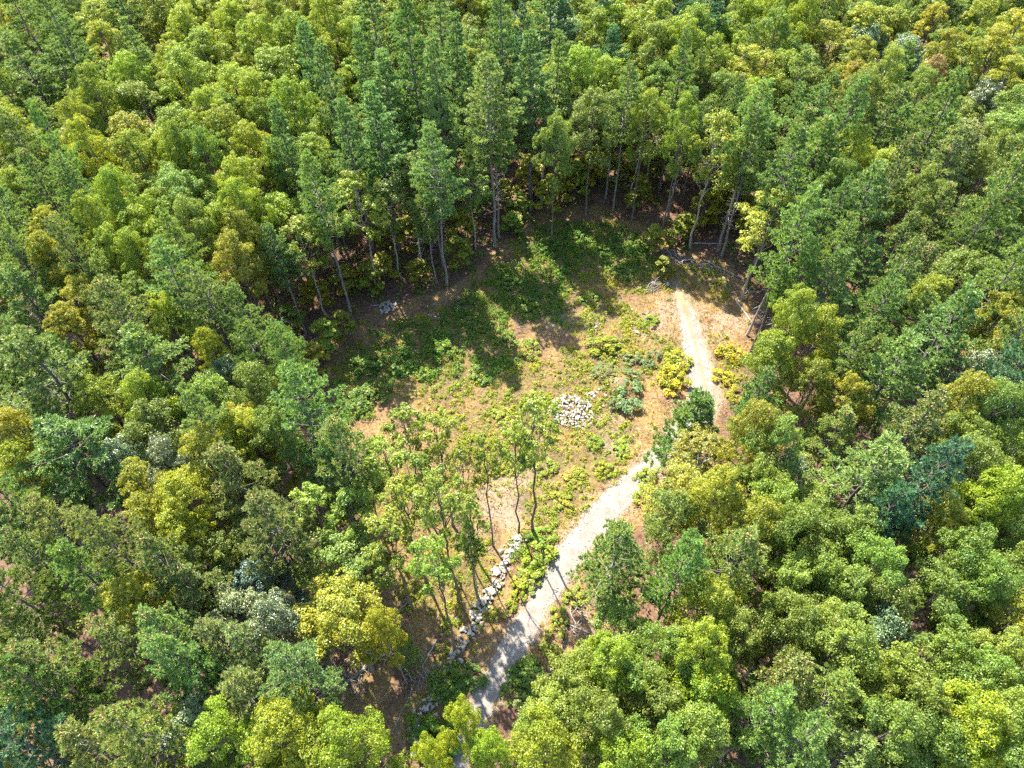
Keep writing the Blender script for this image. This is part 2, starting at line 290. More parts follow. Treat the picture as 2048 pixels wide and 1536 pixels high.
    ('P', -36.61, 26.06, 19.6, 2.76, 0, 'the only narrow blue-green pine in the left quarter, seven tenths down the photo'),
    ('Y', -44.2, 52.99, 18.4, 2.4, 0, 'first narrow yellow-green maple from left in the left quarter, three tenths down the photo'),
    ('O', -38.21, 50.29, 17.3, 2.4, 0, 'second narrow mid green tree from left in the left quarter, four tenths down the photo'),
    ('Y', -39.84, 44.83, 16.9, 2.4, 0, 'first narrow yellow-green maple from left in the left quarter, four tenths down the photo'),
    ('Y', -39.4, 47.97, 16.8, 2.4, 0, 'second narrow yellow-green maple from left in the left quarter, four tenths down the photo'),
    ('Y', -30.66, 44.77, 17.7, 2.4, 0, 'third narrow yellow-green maple from left in the left quarter, four tenths down the photo'),
    ('Y', -34.07, 36.34, 16.5, 2.4, 0, 'first narrow yellow-green maple from left in the left quarter, halfway down the photo'),
    ('Y', -38.9, 31.97, 18.6, 2.4, 0, 'first narrow yellow-green maple from left in the left quarter, six tenths down the photo'),
    ('YO', -21.83, 33.24, 16.6, 2.4, 0, 'the only narrow orange-yellow maple in the left quarter, six tenths down the photo'),
    ('Y', -20.36, 31.65, 17.4, 2.4, 0, 'the only narrow yellow-green maple left of the middle, six tenths down the photo'),
    ('Y', -23.11, 29.11, 18.6, 2.4, 0, 'fourth narrow yellow-green maple from left in the left quarter, six tenths down the photo'),
    ('Y', -37.83, 29.89, 17.3, 2.4, 0, 'second narrow yellow-green maple from left in the left quarter, six tenths down the photo'),
    ('Y', -23.71, 25.88, 18.7, 2.4, 0, 'third narrow yellow-green maple from left in the left quarter, seven tenths down the photo'),
    ('L', -37.56, 53.13, 18.5, 2.4, 0, 'fifth narrow lime green oak from left in the left quarter, three tenths down the photo'),
    ('L', -35.11, 51.74, 18.6, 2.4, 0, 'seventh narrow lime green oak from left in the left quarter, three tenths down the photo'),
    ('L2', -26.26, 52.05, 18.1, 2.68, 0, 'first narrow yellowish green oak from left in the left quarter, three tenths down the photo'),
    ('G', -25.12, 39.86, 14.3, 2.4, 0, 'the only narrow grey-green tree in the left quarter, halfway down the photo'),
    ('O', -20.85, 36.02, 17.8, 2.4, 0, 'the only narrow mid green tree left of the middle, halfway down the photo'),
    ('L', -29.71, 35.42, 17.6, 2.4, 0, 'the only narrow lime green oak in the left quarter, halfway down the photo'),
    ('O', -28.33, 33.48, 16.6, 3.02, 0, 'the only narrow mid green tree in the left quarter, six tenths down the photo'),
    ('G', -26.61, 29.83, 16.2, 2.4, 0, 'second narrow grey-green tree from left in the left quarter, six tenths down the photo'),
    ('G', -31.36, 31.33, 14.7, 2.4, 0, 'first narrow grey-green tree from left in the left quarter, six tenths down the photo'),
    ('O', -18.23, 30.99, 17.9, 2.4, 0, 'the only narrow mid green tree left of the middle, six tenths down the photo'),
    ('P', -12.13, 28.04, 20.5, 3.22, 0, 'the only narrow blue-green pine left of the middle, six tenths down the photo'),
    ('P', 28.15, 45.71, 19.2, 3.73, 0, 'first blue-green pine from left in the right quarter, four tenths down the photo'),
    ('P', 30.15, 49.36, 20.0, 2.7, 0, 'second narrow blue-green pine from left in the right quarter, three tenths down the photo'),
    ('P', 26.64, 46.96, 18.6, 2.7, 0, 'first narrow blue-green pine from left in the right quarter, four tenths down the photo'),
    ('P', 32.01, 42.75, 19.0, 3.02, 0, 'third narrow blue-green pine from left in the right quarter, four tenths down the photo'),
    ('P', 36.02, 39.45, 20.7, 4.03, 0, 'second blue-green pine from left in the right quarter, four tenths down the photo'),
    ('PT', 34.67, 45.97, 20.0, 2.89, 0, 'first narrow tan-coned pine from left in the right quarter, four tenths down the photo'),
    ('P', 42.71, 43.93, 21.1, 3.5, 0, 'third blue-green pine from left in the right quarter, four tenths down the photo'),
    ('P', 41.65, 37.86, 20.2, 2.7, 0, 'fourth narrow blue-green pine from left in the right quarter, halfway down the photo'),
    ('P', 27.61, 37.09, 19.8, 2.7, 0, 'second narrow blue-green pine from left in the right quarter, halfway down the photo'),
    ('P', 30.43, 35.29, 19.6, 4.36, 0, 'the only blue-green pine in the right quarter, halfway down the photo'),
    ('PT', 30.47, 29.9, 19.7, 3.4, 0, 'the only tan-coned pine in the right quarter, six tenths down the photo'),
    ('P', 25.42, 25.85, 20.4, 4.29, 0, 'the only blue-green pine in the right quarter, six tenths down the photo'),
    ('D', 28.66, 24.66, 22.0, 3.2, 0, 'the only narrow dark teal pine in the right quarter, six tenths down the photo'),
    ('G', 39.81, 37.01, 14.9, 2.71, 0, 'the only narrow grey-green tree in the right quarter, halfway down the photo'),
    ('D', 39.47, 34.18, 20.7, 3.2, 0, 'second narrow dark teal pine from left in the right quarter, halfway down the photo'),
    ('L', 23.84, 40.69, 19.5, 2.4, 0, 'first narrow lime green oak from left in the right quarter, four tenths down the photo'),
    ('L', 21.84, 38.04, 17.4, 2.52, 0, 'first narrow lime green oak from left in the right quarter, halfway down the photo'),
    ('L', 26.11, 40.23, 17.4, 2.4, 0, 'second narrow lime green oak from left in the right quarter, halfway down the photo'),
    ('L2', 34.45, 31.85, 18.8, 2.4, 0, 'the only narrow yellowish green oak in the right quarter, halfway down the photo'),
    ('O', 36.49, 30.96, 19.1, 2.4, 0, 'first narrow mid green tree from left in the right quarter, halfway down the photo'),
    ('L', 38.31, 28.55, 17.5, 2.41, 0, 'second narrow lime green oak from left in the right quarter, six tenths down the photo'),
    ('L', 33.32, 23.91, 19.1, 2.4, 0, 'first narrow lime green oak from left in the right quarter, seven tenths down the photo'),
    ('O', 33.22, 26.32, 18.5, 2.4, 0, 'fourth narrow mid green tree from left in the right quarter, six tenths down the photo'),
    ('O', 34.29, 29.23, 17.0, 2.4, 0, 'third narrow mid green tree from left in the right quarter, six tenths down the photo'),
    ('L2', 17.9, 29.69, 19.1, 2.4, 0, 'second narrow yellowish green oak from left right of the middle, six tenths down the photo'),
    ('O', 19.21, 28.3, 19.3, 2.4, 0, 'first narrow mid green tree from left in the right quarter, six tenths down the photo'),
    ('O', 17.9, 26.48, 17.2, 2.4, 0, 'the only narrow mid green tree right of the middle, six tenths down the photo'),
    ('L2', 14.12, 24.58, 19.3, 2.4, 0, 'first narrow yellowish green oak from left right of the middle, seven tenths down the photo'),
    ('G', 20.57, 27.82, 15.2, 2.4, 0, 'first narrow grey-green tree from left in the right quarter, six tenths down the photo'),
    ('Y', 42.4, 41.77, 17.5, 2.4, 0, 'the only narrow yellow-green maple in the right quarter, four tenths down the photo'),
    ('PT', -32.13, 18.06, 21.4, 2.7, 0, 'third narrow tan-coned pine from left in the left quarter, eight tenths down the photo'),
    ('PT', -32.44, 23.99, 18.7, 3.13, 0, 'second narrow tan-coned pine from left in the left quarter, seven tenths down the photo'),
    ('P', -28.91, 19.94, 19.8, 3.09, 0, 'the only narrow blue-green pine in the left quarter, eight tenths down the photo'),
    ('PT', -33.07, 21.62, 18.8, 2.7, 0, 'first narrow tan-coned pine from left in the left quarter, seven tenths down the photo'),
    ('P2', -26.5, 21.03, 22.2, 2.7, 0, 'third narrow pale grey-green pine from left in the left quarter, seven tenths down the photo'),
    ('PT', -23.61, 20.11, 20.0, 2.7, 0, 'third narrow tan-coned pine from left in the left quarter, seven tenths down the photo'),
    ('P2', -21.83, 19.11, 17.1, 2.92, 0, 'first narrow pale grey-green pine from left in the left quarter, eight tenths down the photo'),
    ('PT', -21.94, 15.12, 20.2, 2.7, 0, 'fifth narrow tan-coned pine from left in the left quarter, eight tenths down the photo'),
    ('PT', -25.15, 15.63, 18.4, 2.7, 0, 'fourth narrow tan-coned pine from left in the left quarter, eight tenths down the photo'),
    ('P', -20.52, 13.92, 20.7, 2.7, 0, 'second narrow blue-green pine from left in the left quarter, nine tenths down the photo'),
    ('P2', -19.28, 15.95, 17.3, 2.7, 0, 'second narrow pale grey-green pine from left in the left quarter, eight tenths down the photo'),
    ('P2', -17.31, 15.5, 17.1, 2.7, 0, 'third narrow pale grey-green pine from left in the left quarter, eight tenths down the photo'),
    ('P2', -13.54, 13.03, 20.7, 2.7, 0, 'the only narrow pale grey-green pine left of the middle, nine tenths down the photo'),
    ('P2', -16.63, 12.29, 18.3, 2.7, 0, 'third narrow pale grey-green pine from left in the left quarter, nine tenths down the photo'),
    ('PT', -22.17, 10.09, 20.8, 2.79, 0, 'second narrow tan-coned pine from left in the left quarter, along the bottom edge'),
    ('PT', -25.32, 9.57, 18.7, 2.7, 0, 'first narrow tan-coned pine from left in the left quarter, along the bottom edge'),
    ('PT', -28.84, 14.09, 20.0, 2.7, 0, 'the only narrow tan-coned pine in the left quarter, nine tenths down the photo'),
    ('P', -28.39, 12.19, 21.5, 2.7, 0, 'first narrow blue-green pine from left in the left quarter, nine tenths down the photo'),
    ('P2', -31.7, 13.86, 19.1, 2.7, 0, 'second narrow pale grey-green pine from left in the left quarter, nine tenths down the photo'),
    ('P2', -37.29, 24.69, 17.2, 2.7, 0, 'second narrow pale grey-green pine from left in the left quarter, seven tenths down the photo'),
    ('PT', -17.01, 23.36, 20.2, 3.13, 0, 'the only narrow tan-coned pine left of the middle, seven tenths down the photo'),
    ('L', -17.63, 9.96, 17.3, 2.4, 0, 'the only narrow lime green oak in the left quarter, along the bottom edge'),
    ('D', -28.65, 9.31, 21.7, 3.2, 0, 'the only narrow dark teal pine in the left quarter, along the bottom edge'),
    ('G', -19.38, 18.57, 14.4, 2.4, 0, 'the only narrow grey-green tree in the left quarter, eight tenths down the photo'),
    ('G', -16.06, 17.12, 16.4, 2.4, 0, 'the only narrow grey-green tree left of the middle, eight tenths down the photo'),
    ('Y', -26.33, 24.86, 17.4, 2.4, 0, 'first narrow yellow-green maple from left in the left quarter, seven tenths down the photo'),
    ('Y', -23.88, 23.8, 17.0, 2.4, 0, 'second narrow yellow-green maple from left in the left quarter, seven tenths down the photo'),
    ('Y', -25.58, 18.46, 17.6, 2.4, 0, 'the only narrow yellow-green maple in the left quarter, eight tenths down the photo'),
    ('Y', -13.84, 10.11, 18.7, 2.4, 0, 'first narrow yellow-green maple from left left of the middle, along the bottom edge'),
    ('Y', -11.8, 9.49, 16.9, 2.4, 0, 'second narrow yellow-green maple from left left of the middle, along the bottom edge'),
    ('G', -20.49, 11.03, 14.6, 2.4, 0, 'the only narrow grey-green tree in the left quarter, along the bottom edge'),
    ('YO', -32.09, 10.18, 16.3, 2.4, 0, 'the only narrow orange-yellow maple in the left quarter, along the bottom edge'),
    ('O', 11.49, 23.61, 16.9, 2.4, 0, 'the only narrow mid green tree right of the middle, seven tenths down the photo'),
    ('P', 10.59, 18.9, 21.7, 2.7, 0, 'the only narrow blue-green pine right of the middle, seven tenths down the photo'),
    ('O', 9.35, 14.26, 17.4, 2.4, 0, 'sixth narrow mid green tree from left right of the middle, nine tenths down the photo'),
    ('L', 5.5, 13.53, 17.9, 2.4, 0, 'first narrow lime green oak from left right of the middle, nine tenths down the photo'),
    ('O', 3.07, 12.61, 17.1, 2.4, 0, 'second narrow mid green tree from left right of the middle, nine tenths down the photo'),
    ('O', 7.02, 12.7, 16.6, 2.4, 0, 'fourth narrow mid green tree from left right of the middle, nine tenths down the photo'),
    ('O', 1.9, 10.82, 16.6, 2.4, 0, 'first narrow mid green tree from left right of the middle, nine tenths down the photo'),
    ('O', 4.47, 10.02, 18.7, 2.4, 0, 'third narrow mid green tree from left right of the middle, nine tenths down the photo'),
    ('O', 8.38, 11.15, 17.1, 2.4, 0, 'fifth narrow mid green tree from left right of the middle, nine tenths down the photo'),
    ('O', 8.48, 9.01, 17.9, 2.4, 0, 'first narrow mid green tree from left right of the middle, along the bottom edge'),
    ('L', 5.51, 8.43, 17.3, 2.4, 0, 'second narrow lime green oak from left right of the middle, along the bottom edge'),
    ('L', 1.34, 8.77, 18.3, 2.4, 0, 'first narrow lime green oak from left right of the middle, along the bottom edge'),
    ('L', -9.88, 9.2, 18.5, 2.4, 0, 'first narrow lime green oak from left left of the middle, along the bottom edge'),
    ('PT', 13.91, 19.71, 20.4, 3.21, 0, 'the only narrow tan-coned pine right of the middle, seven tenths down the photo'),
    ('PT', 16.22, 11.92, 19.3, 3.28, 0, 'the only narrow tan-coned pine in the right quarter, nine tenths down the photo'),
    ('P', 14.33, 10.22, 20.5, 2.7, 0, 'the only narrow blue-green pine right of the middle, nine tenths down the photo'),
    ('P', 17.98, 10.96, 19.5, 2.7, 0, 'the only narrow blue-green pine in the right quarter, nine tenths down the photo'),
    ('P', 15.34, 8.69, 21.3, 2.84, 0, 'the only narrow blue-green pine in the right quarter, along the bottom edge'),
    ('P2', 19.3, 8.37, 17.2, 2.7, 0, 'the only narrow pale grey-green pine in the right quarter, along the bottom edge'),
    ('D', 25.45, 22.78, 19.7, 3.2, 0, 'the only narrow dark teal pine in the right quarter, seven tenths down the photo'),
    ('O', 21.63, 21.9, 17.0, 2.4, 0, 'fourth narrow mid green tree from left in the right quarter, seven tenths down the photo'),
    ('O', 24.06, 22.04, 16.8, 2.4, 0, 'fifth narrow mid green tree from left in the right quarter, seven tenths down the photo'),
    ('O', 23.49, 18.8, 19.0, 2.4, 0, 'seventh narrow mid green tree from left in the right quarter, eight tenths down the photo'),
    ('O', 18.73, 21.78, 19.1, 2.4, 0, 'second narrow mid green tree from left in the right quarter, seven tenths down the photo'),
    ('L2', 16.58, 22.32, 18.5, 2.4, 0, 'second narrow yellowish green oak from left right of the middle, seven tenths down the photo'),
    ('O', 18.51, 23.89, 17.4, 2.4, 0, 'first narrow mid green tree from left in the right quarter, seven tenths down the photo'),
    ('O', 20.21, 19.19, 17.3, 2.4, 0, 'third narrow mid green tree from left in the right quarter, eight tenths down the photo'),
    ('O', 21.44, 17.54, 17.4, 2.4, 0, 'sixth narrow mid green tree from left in the right quarter, eight tenths down the photo'),
    ('O', 23.5, 16.88, 17.9, 2.4, 0, 'eighth narrow mid green tree from left in the right quarter, eight tenths down the photo'),
    ('O', 17.98, 18.59, 17.0, 2.4, 0, 'first narrow mid green tree from left in the right quarter, eight tenths down the photo'),
    ('O', 17.44, 15.81, 17.8, 2.4, 0, 'second narrow mid green tree from left in the right quarter, eight tenths down the photo'),
    ('O', 19.39, 15.55, 17.3, 2.4, 0, 'fourth narrow mid green tree from left in the right quarter, eight tenths down the photo'),
    ('O', 19.72, 13.86, 19.3, 2.4, 0, 'fifth narrow mid green tree from left in the right quarter, eight tenths down the photo'),
    ('G', 23.37, 15.16, 16.7, 2.4, 0, 'the only narrow grey-green tree in the right quarter, eight tenths down the photo'),
    ('L', 12.44, 16.64, 18.6, 2.4, 0, 'the only narrow lime green oak right of the middle, eight tenths down the photo'),
    ('O', 13.77, 15.5, 17.3, 2.4, 0, 'second narrow mid green tree from left right of the middle, eight tenths down the photo'),
    ('L', 10.92, 13.56, 19.9, 2.4, 0, 'second narrow lime green oak from left right of the middle, nine tenths down the photo'),
    ('L', 11.12, 12.03, 17.9, 2.4, 0, 'third narrow lime green oak from left right of the middle, nine tenths down the photo'),
    ('O', 10.03, 9.77, 17.6, 2.4, 0, 'second narrow mid green tree from left right of the middle, along the bottom edge'),
    ('L2', 30.11, 22.88, 16.6, 2.4, 0, 'the only narrow yellowish green oak in the right quarter, seven tenths down the photo'),
    ('O', 29.87, 20.06, 17.9, 2.4, 0, 'sixth narrow mid green tree from left in the right quarter, seven tenths down the photo'),
    ('O', 30.26, 17.94, 18.0, 2.4, 0, 'tenth narrow mid green tree from left in the right quarter, eight tenths down the photo'),
    ('O', 27.7, 17.44, 17.1, 2.4, 0, 'ninth narrow mid green tree from left in the right quarter, eight tenths down the photo'),
    ('O', 34.05, 19.24, 16.6, 2.4, 0, 'eleventh narrow mid green tree from left in the right quarter, eight tenths down the photo'),
    ('O', 35.21, 22.44, 17.3, 2.4, 0, 'seventh narrow mid green tree from left in the right quarter, seven tenths down the photo'),
    ('Y', 32.78, 15.99, 16.4, 2.4, 0, 'the only narrow yellow-green maple in the right quarter, eight tenths down the photo'),
    ('O', 30.42, 13.75, 16.7, 2.4, 0, 'fifth narrow mid green tree from left in the right quarter, nine tenths down the photo'),
    ('O', 26.28, 13.69, 17.4, 2.4, 0, 'third narrow mid green tree from left in the right quarter, nine tenths down the photo'),
    ('O', 27.92, 11.82, 18.2, 2.4, 0, 'fourth narrow mid green tree from left in the right quarter, nine tenths down the photo'),
    ('O', 22.47, 12.4, 18.1, 2.4, 0, 'first narrow mid green tree from left in the right quarter, nine tenths down the photo'),
    ('O', 23.07, 10.48, 18.7, 2.4, 0, 'second narrow mid green tree from left in the right quarter, nine tenths down the photo'),
    ('L', 25.57, 9.4, 19.1, 2.4, 0, 'the only narrow lime green oak in the right quarter, nine tenths down the photo'),
    ('O', 20.94, 9.07, 19.1, 2.4, 0, 'first narrow mid green tree from left in the right quarter, along the bottom edge'),
    ('O', 23.37, 8.76, 17.7, 2.4, 0, 'third narrow mid green tree from left in the right quarter, along the bottom edge'),
    ('O', 28.14, 9.76, 19.4, 2.4, 0, 'sixth narrow mid green tree from left in the right quarter, nine tenths down the photo'),
    ('O', 28.26, 8.04, 18.6, 2.4, 0, 'fourth narrow mid green tree from left in the right quarter, along the bottom edge'),
    ('L', 25.37, 7.96, 17.1, 2.4, 0, 'the only narrow lime green oak in the right quarter, along the bottom edge'),
    ('L', 15.75, 113.42, 13.6, 3.38, 0, 'fifth narrow lime green oak from left right of the middle, at the top edge'),
    ('O', 31.54, 8.2, 16.0, 3.55, 0, 'the only mid green tree in the right quarter, along the bottom edge'),
    ('P', -9.12, 98.19, 17.0, 3.41, 0, 'the only blue-green pine left of the middle, just under the top edge'),
    ('P', 34.85, 51.1, 14.3, 3.23, 0, 'second narrow blue-green pine from left in the right quarter, four tenths down the photo'),
    ('O', 69.98, 115.03, 13.2, 3.56, 0, 'sixth mid green tree from left in the right quarter, at the top edge'),
    ('D', 33.89, 108.82, 15.1, 3.32, 0, 'ninth narrow dark teal pine from left right of the middle, at the top edge'),
    ('L', -27.92, 100.34, 15.0, 2.85, 0, 'seventh narrow lime green oak from left left of the middle, one tenth down the photo'),
    ('L', -27.57, 114.3, 16.4, 3.32, 0, 'tenth narrow lime green oak from left left of the middle, at the top edge'),
    ('P', -52.37, 52.18, 15.3, 3.55, 0, 'first blue-green pine from left in the left quarter, four tenths down the photo'),
    ('O', 70.3, 90.14, 15.9, 3.54, 0, 'third mid green tree from left in the right quarter, one tenth down the photo'),
    ('O', 74.23, 111.3, 14.1, 3.33, 0, 'twenty-fourth narrow mid green tree from left in the right quarter, at the top edge'),
    ('L', -39.94, 87.59, 15.2, 2.88, 0, 'tenth narrow lime green oak from left in the left quarter, one tenth down the photo'),
    ('L', 27.59, 90.23, 14.6, 2.66, 0, 'tenth narrow lime green oak from left right of the middle, one tenth down the photo'),
    ('P', -9.59, 117.44, 14.7, 2.62, 0, 'second narrow blue-green pine from left left of the middle, at the top edge'),
    ('L', -48.91, 95.47, 14.4, 2.52, 0, 'fifth narrow lime green oak from left in the left quarter, one tenth down the photo'),
    ('O', -2.23, 115.49, 14.2, 3.59, 0, 'third mid green tree from left left of the middle, at the top edge'),
    ('L', -24.24, 61.39, 14.9, 3.47, 0, 'the only lime green oak left of the middle, three tenths down the photo'),
    ('O', 23.67, 109.03, 16.4, 2.82, 0, 'seventh narrow mid green tree from left right of the middle, at the top edge'),
    ('P', 30.45, 76.07, 15.3, 2.96, 0, 'third narrow blue-green pine from left right of the middle, two tenths down the photo'),
    ('L', 31.64, 92.87, 14.8, 2.7, 0, 'twelfth narrow lime green oak from left right of the middle, one tenth down the photo'),
    ('O', -76.38, 119.17, 15.4, 3.47, 0, 'first mid green tree from left in the left quarter, at the top edge'),
    ('L', -38.24, 75.07, 16.9, 3.58, 0, 'second lime green oak from left in the left quarter, two tenths down the photo'),
    ('O', 67.15, 98.87, 13.4, 2.8, 0, 'third narrow mid green tree from left in the right quarter, just under the top edge'),
    ('P', -55.31, 79.11, 16.1, 3.4, 0, 'seventh narrow blue-green pine from left in the left quarter, two tenths down the photo'),
    ('L', -17.03, 117.32, 14.3, 3.54, 0, 'sixth lime green oak from left left of the middle, at the top edge'),
    ('L', -24.58, 101.12, 14.7, 2.94, 0, 'tenth narrow lime green oak from left left of the middle, one tenth down the photo'),
    ('O', 55.1, 77.97, 13.3, 3.31, 0, 'fourth narrow mid green tree from left in the right quarter, two tenths down the photo'),
    ('L', -47.49, 109.52, 15.0, 3.57, 0, 'the only lime green oak in the left quarter, just under the top edge'),
    ('L', -70.13, 105.45, 15.9, 2.42, 0, 'first narrow lime green oak from left in the left quarter, just under the top edge'),
    ('P', 25.47, 31.97, 15.3, 2.73, 0, 'the only narrow blue-green pine in the right quarter, six tenths down the photo'),
    ('O', -9.68, 68.94, 14.2, 3.27, 0, 'third narrow mid green tree from left left of the middle, two tenths down the photo'),
    ('L', -36.47, 100.31, 13.7, 2.59, 0, 'fifteenth narrow lime green oak from left in the left quarter, one tenth down the photo'),
    ('O', -8.61, 106.16, 16.2, 3.6, 0, 'second mid green tree from left left of the middle, at the top edge'),
    ('O', 45.08, 88.6, 15.8, 3.57, 0, 'first mid green tree from left in the right quarter, one tenth down the photo'),
    ('L', 39.18, 106.63, 13.3, 2.69, 0, 'fifth narrow lime green oak from left right of the middle, just under the top edge'),
    ('L', -40.98, 118.01, 15.7, 2.83, 0, 'twelfth narrow lime green oak from left in the left quarter, at the top edge'),
    ('L', -43.62, 108.39, 14.0, 3.14, 0, 'sixth narrow lime green oak from left in the left quarter, just under the top edge'),
    ('P', 75.0, 100.58, 15.4, 3.48, 0, 'the only blue-green pine in the right quarter, just under the top edge'),
    ('O', 69.08, 102.57, 15.2, 2.56, 0, 'twenty-second narrow mid green tree from left in the right quarter, at the top edge'),
    ('L', -36.48, 112.32, 16.4, 3.32, 0, 'second narrow lime green oak from left left of the middle, at the top edge'),
    ('O', 77.03, 107.1, 13.5, 2.59, 0, 'twenty-seventh narrow mid green tree from left in the right quarter, at the top edge'),
    ('O', 72.09, 93.56, 15.3, 2.97, 0, 'fourteenth narrow mid green tree from left in the right quarter, one tenth down the photo'),
    ('O', 47.46, 83.32, 13.4, 3.07, 0, 'sixth narrow mid green tree from left in the right quarter, one tenth down the photo'),
    ('L', 32.82, 114.36, 14.1, 2.76, 0, 'ninth narrow lime green oak from left right of the middle, at the top edge'),
    ('O', -56.84, 120.63, 15.0, 3.07, 0, 'thirteenth narrow mid green tree from left in the left quarter, at the top edge'),
    ('P', -55.94, 91.9, 15.0, 2.69, 0, 'ninth narrow blue-green pine from left in the left quarter, one tenth down the photo'),
    ('O', -21.4, 22.75, 14.2, 2.46, 0, 'the only narrow mid green tree in the left quarter, seven tenths down the photo'),
    ('O', -47.95, 119.82, 14.4, 3.25, 0, 'fifteenth narrow mid green tree from left in the left quarter, at the top edge'),
    ('P', -68.11, 109.72, 17.7, 2.64, 0, 'second narrow blue-green pine from left in the left quarter, at the top edge'),
    ('O', 54.56, 108.75, 15.4, 2.6, 0, 'tenth narrow mid green tree from left in the right quarter, at the top edge'),
    ('O', 59.38, 68.05, 15.5, 3.45, 0, 'second mid green tree from left in the right quarter, two tenths down the photo'),
    ('P', -45.32, 43.44, 15.1, 3.1, 0, 'second narrow blue-green pine from left in the left quarter, halfway down the photo'),
    ('O', 61.59, 71.63, 15.0, 3.32, 0, 'tenth narrow mid green tree from left in the right quarter, two tenths down the photo'),
    ('L', -8.88, 90.15, 15.9, 2.44, 0, 'nineteenth narrow lime green oak from left left of the middle, one tenth down the photo'),
    ('O', -69.22, 96.19, 15.8, 3.15, 0, 'third narrow mid green tree from left in the left quarter, one tenth down the photo'),
    ('O', 62.58, 74.9, 16.2, 3.0, 0, 'ninth narrow mid green tree from left in the right quarter, two tenths down the photo'),
    ('O', 58.22, 110.72, 16.3, 3.2, 0, 'thirteenth narrow mid green tree from left in the right quarter, at the top edge'),
    ('O', -75.74, 111.28, 15.1, 2.77, 0, 'first narrow mid green tree from left in the left quarter, just under the top edge'),
    ('D', 2.09, 91.52, 16.0, 3.13, 0, 'first narrow dark teal pine from left right of the middle, one tenth down the photo'),
    ('L', -12.22, 115.07, 15.5, 3.0, 0, 'fifteenth narrow lime green oak from left left of the middle, at the top edge'),
    ('L', -22.97, 88.57, 14.2, 3.01, 0, 'ninth narrow lime green oak from left left of the middle, one tenth down the photo'),
    ('P', 50.41, 86.38, 16.8, 3.43, 0, 'the only blue-green pine in the right quarter, one tenth down the photo'),
    ('O', 26.66, 80.31, 16.3, 2.79, 0, 'fourth narrow mid green tree from left right of the middle, one tenth down the photo'),
    ('L', -21.3, 69.43, 16.7, 3.13, 0, 'sixth narrow lime green oak from left left of the middle, two tenths down the photo'),
    ('O', 68.21, 110.44, 15.5, 3.5, 0, 'seventh mid green tree from left in the right quarter, at the top edge'),
    ('P', -45.88, 39.39, 15.8, 2.82, 0, 'first narrow blue-green pine from left in the left quarter, halfway down the photo'),
    ('G', 63.57, 78.79, 11.8, 3.16, 0, 'the only narrow grey-green tree in the right quarter, two tenths down the photo'),
    ('L', 35.87, 93.51, 15.7, 3.29, 0, 'first narrow lime green oak from left in the right quarter, one tenth down the photo'),
    ('P', -61.81, 119.11, 14.8, 2.51, 0, 'fourth narrow blue-green pine from left in the left quarter, at the top edge'),
    ('P', -43.44, 32.29, 14.8, 3.2, 0, 'first narrow blue-green pine from left in the left quarter, six tenths down the photo'),
    ('O', 80.19, 109.95, 13.2, 3.22, 0, 'twenty-eighth narrow mid green tree from left in the right quarter, at the top edge'),
    ('O', 21.15, 31.3, 13.8, 2.57, 0, 'second narrow mid green tree from left in the right quarter, six tenths down the photo'),
    ('L', -33.47, 109.81, 16.8, 3.16, 0, 'fourth narrow lime green oak from left left of the middle, at the top edge'),
    ('P', -51.82, 67.24, 15.6, 3.03, 0, 'sixth narrow blue-green pine from left in the left quarter, two tenths down the photo'),
    ('O', -51.08, 98.84, 14.6, 2.84, 0, 'ninth narrow mid green tree from left in the left quarter, one tenth down the photo'),
    ('O', -52.81, 112.44, 16.1, 2.58, 0, 'fourteenth narrow mid green tree from left in the left quarter, at the top edge'),
    ('P', -0.51, 88.88, 17.4, 3.59, 0, 'second blue-green pine from left left of the middle, one tenth down the photo'),
    ('L', -15.34, 101.1, 14.2, 3.19, 0, 'sixteenth narrow lime green oak from left left of the middle, one tenth down the photo'),
    ('L', -39.06, 99.89, 15.9, 2.45, 0, 'twelfth narrow lime green oak from left in the left quarter, one tenth down the photo'),
    ('O', 50.52, 71.89, 14.7, 3.28, 0, 'third narrow mid green tree from left in the right quarter, two tenths down the photo'),
    ('O', -52.93, 56.65, 16.0, 2.98, 0, 'first narrow mid green tree from left in the left quarter, three tenths down the photo'),
    ('PT', 3.69, 86.6, 16.3, 3.42, 0, 'the only tan-coned pine right of the middle, one tenth down the photo'),
    ('P', -64.29, 82.08, 16.6, 2.87, 0, 'first narrow blue-green pine from left in the left quarter, two tenths down the photo'),
    ('L', -51.99, 84.77, 16.4, 3.31, 0, 'first narrow lime green oak from left in the left quarter, one tenth down the photo'),
    ('O', 53.71, 57.49, 16.2, 2.43, 0, 'third narrow mid green tree from left in the right quarter, three tenths down the photo'),
    ('L', 10.62, 102.44, 15.8, 3.14, 0, 'second narrow lime green oak from left right of the middle, just under the top edge'),
    ('L', -41.46, 111.96, 15.1, 2.55, 0, 'eleventh narrow lime green oak from left in the left quarter, at the top edge'),
    ('O', -4.05, 96.07, 14.5, 2.85, 0, 'second narrow mid green tree from left left of the middle, one tenth down the photo'),
    ('L', -14.54, 107.59, 14.8, 3.42, 0, 'second lime green oak from left left of the middle, just under the top edge'),
    ('L', -44.68, 119.02, 13.7, 3.06, 0, 'eighth narrow lime green oak from left in the left quarter, at the top edge'),
    ('P', 24.0, 83.81, 17.5, 2.48, 0, 'second narrow blue-green pine from left right of the middle, one tenth down the photo'),
    ('L', -36.7, 78.42, 15.2, 2.84, 0, 'thirteenth narrow lime green oak from left in the left quarter, two tenths down the photo'),
    ('O', -79.49, 122.3, 14.4, 3.05, 0, 'third narrow mid green tree from left in the left quarter, at the top edge'),
    ('O', -74.69, 103.92, 13.7, 2.54, 0, 'second narrow mid green tree from left in the left quarter, one tenth down the photo'),
    ('L', 0.96, 112.0, 16.2, 2.5, 0, 'seventeenth narrow lime green oak from left left of the middle, at the top edge'),
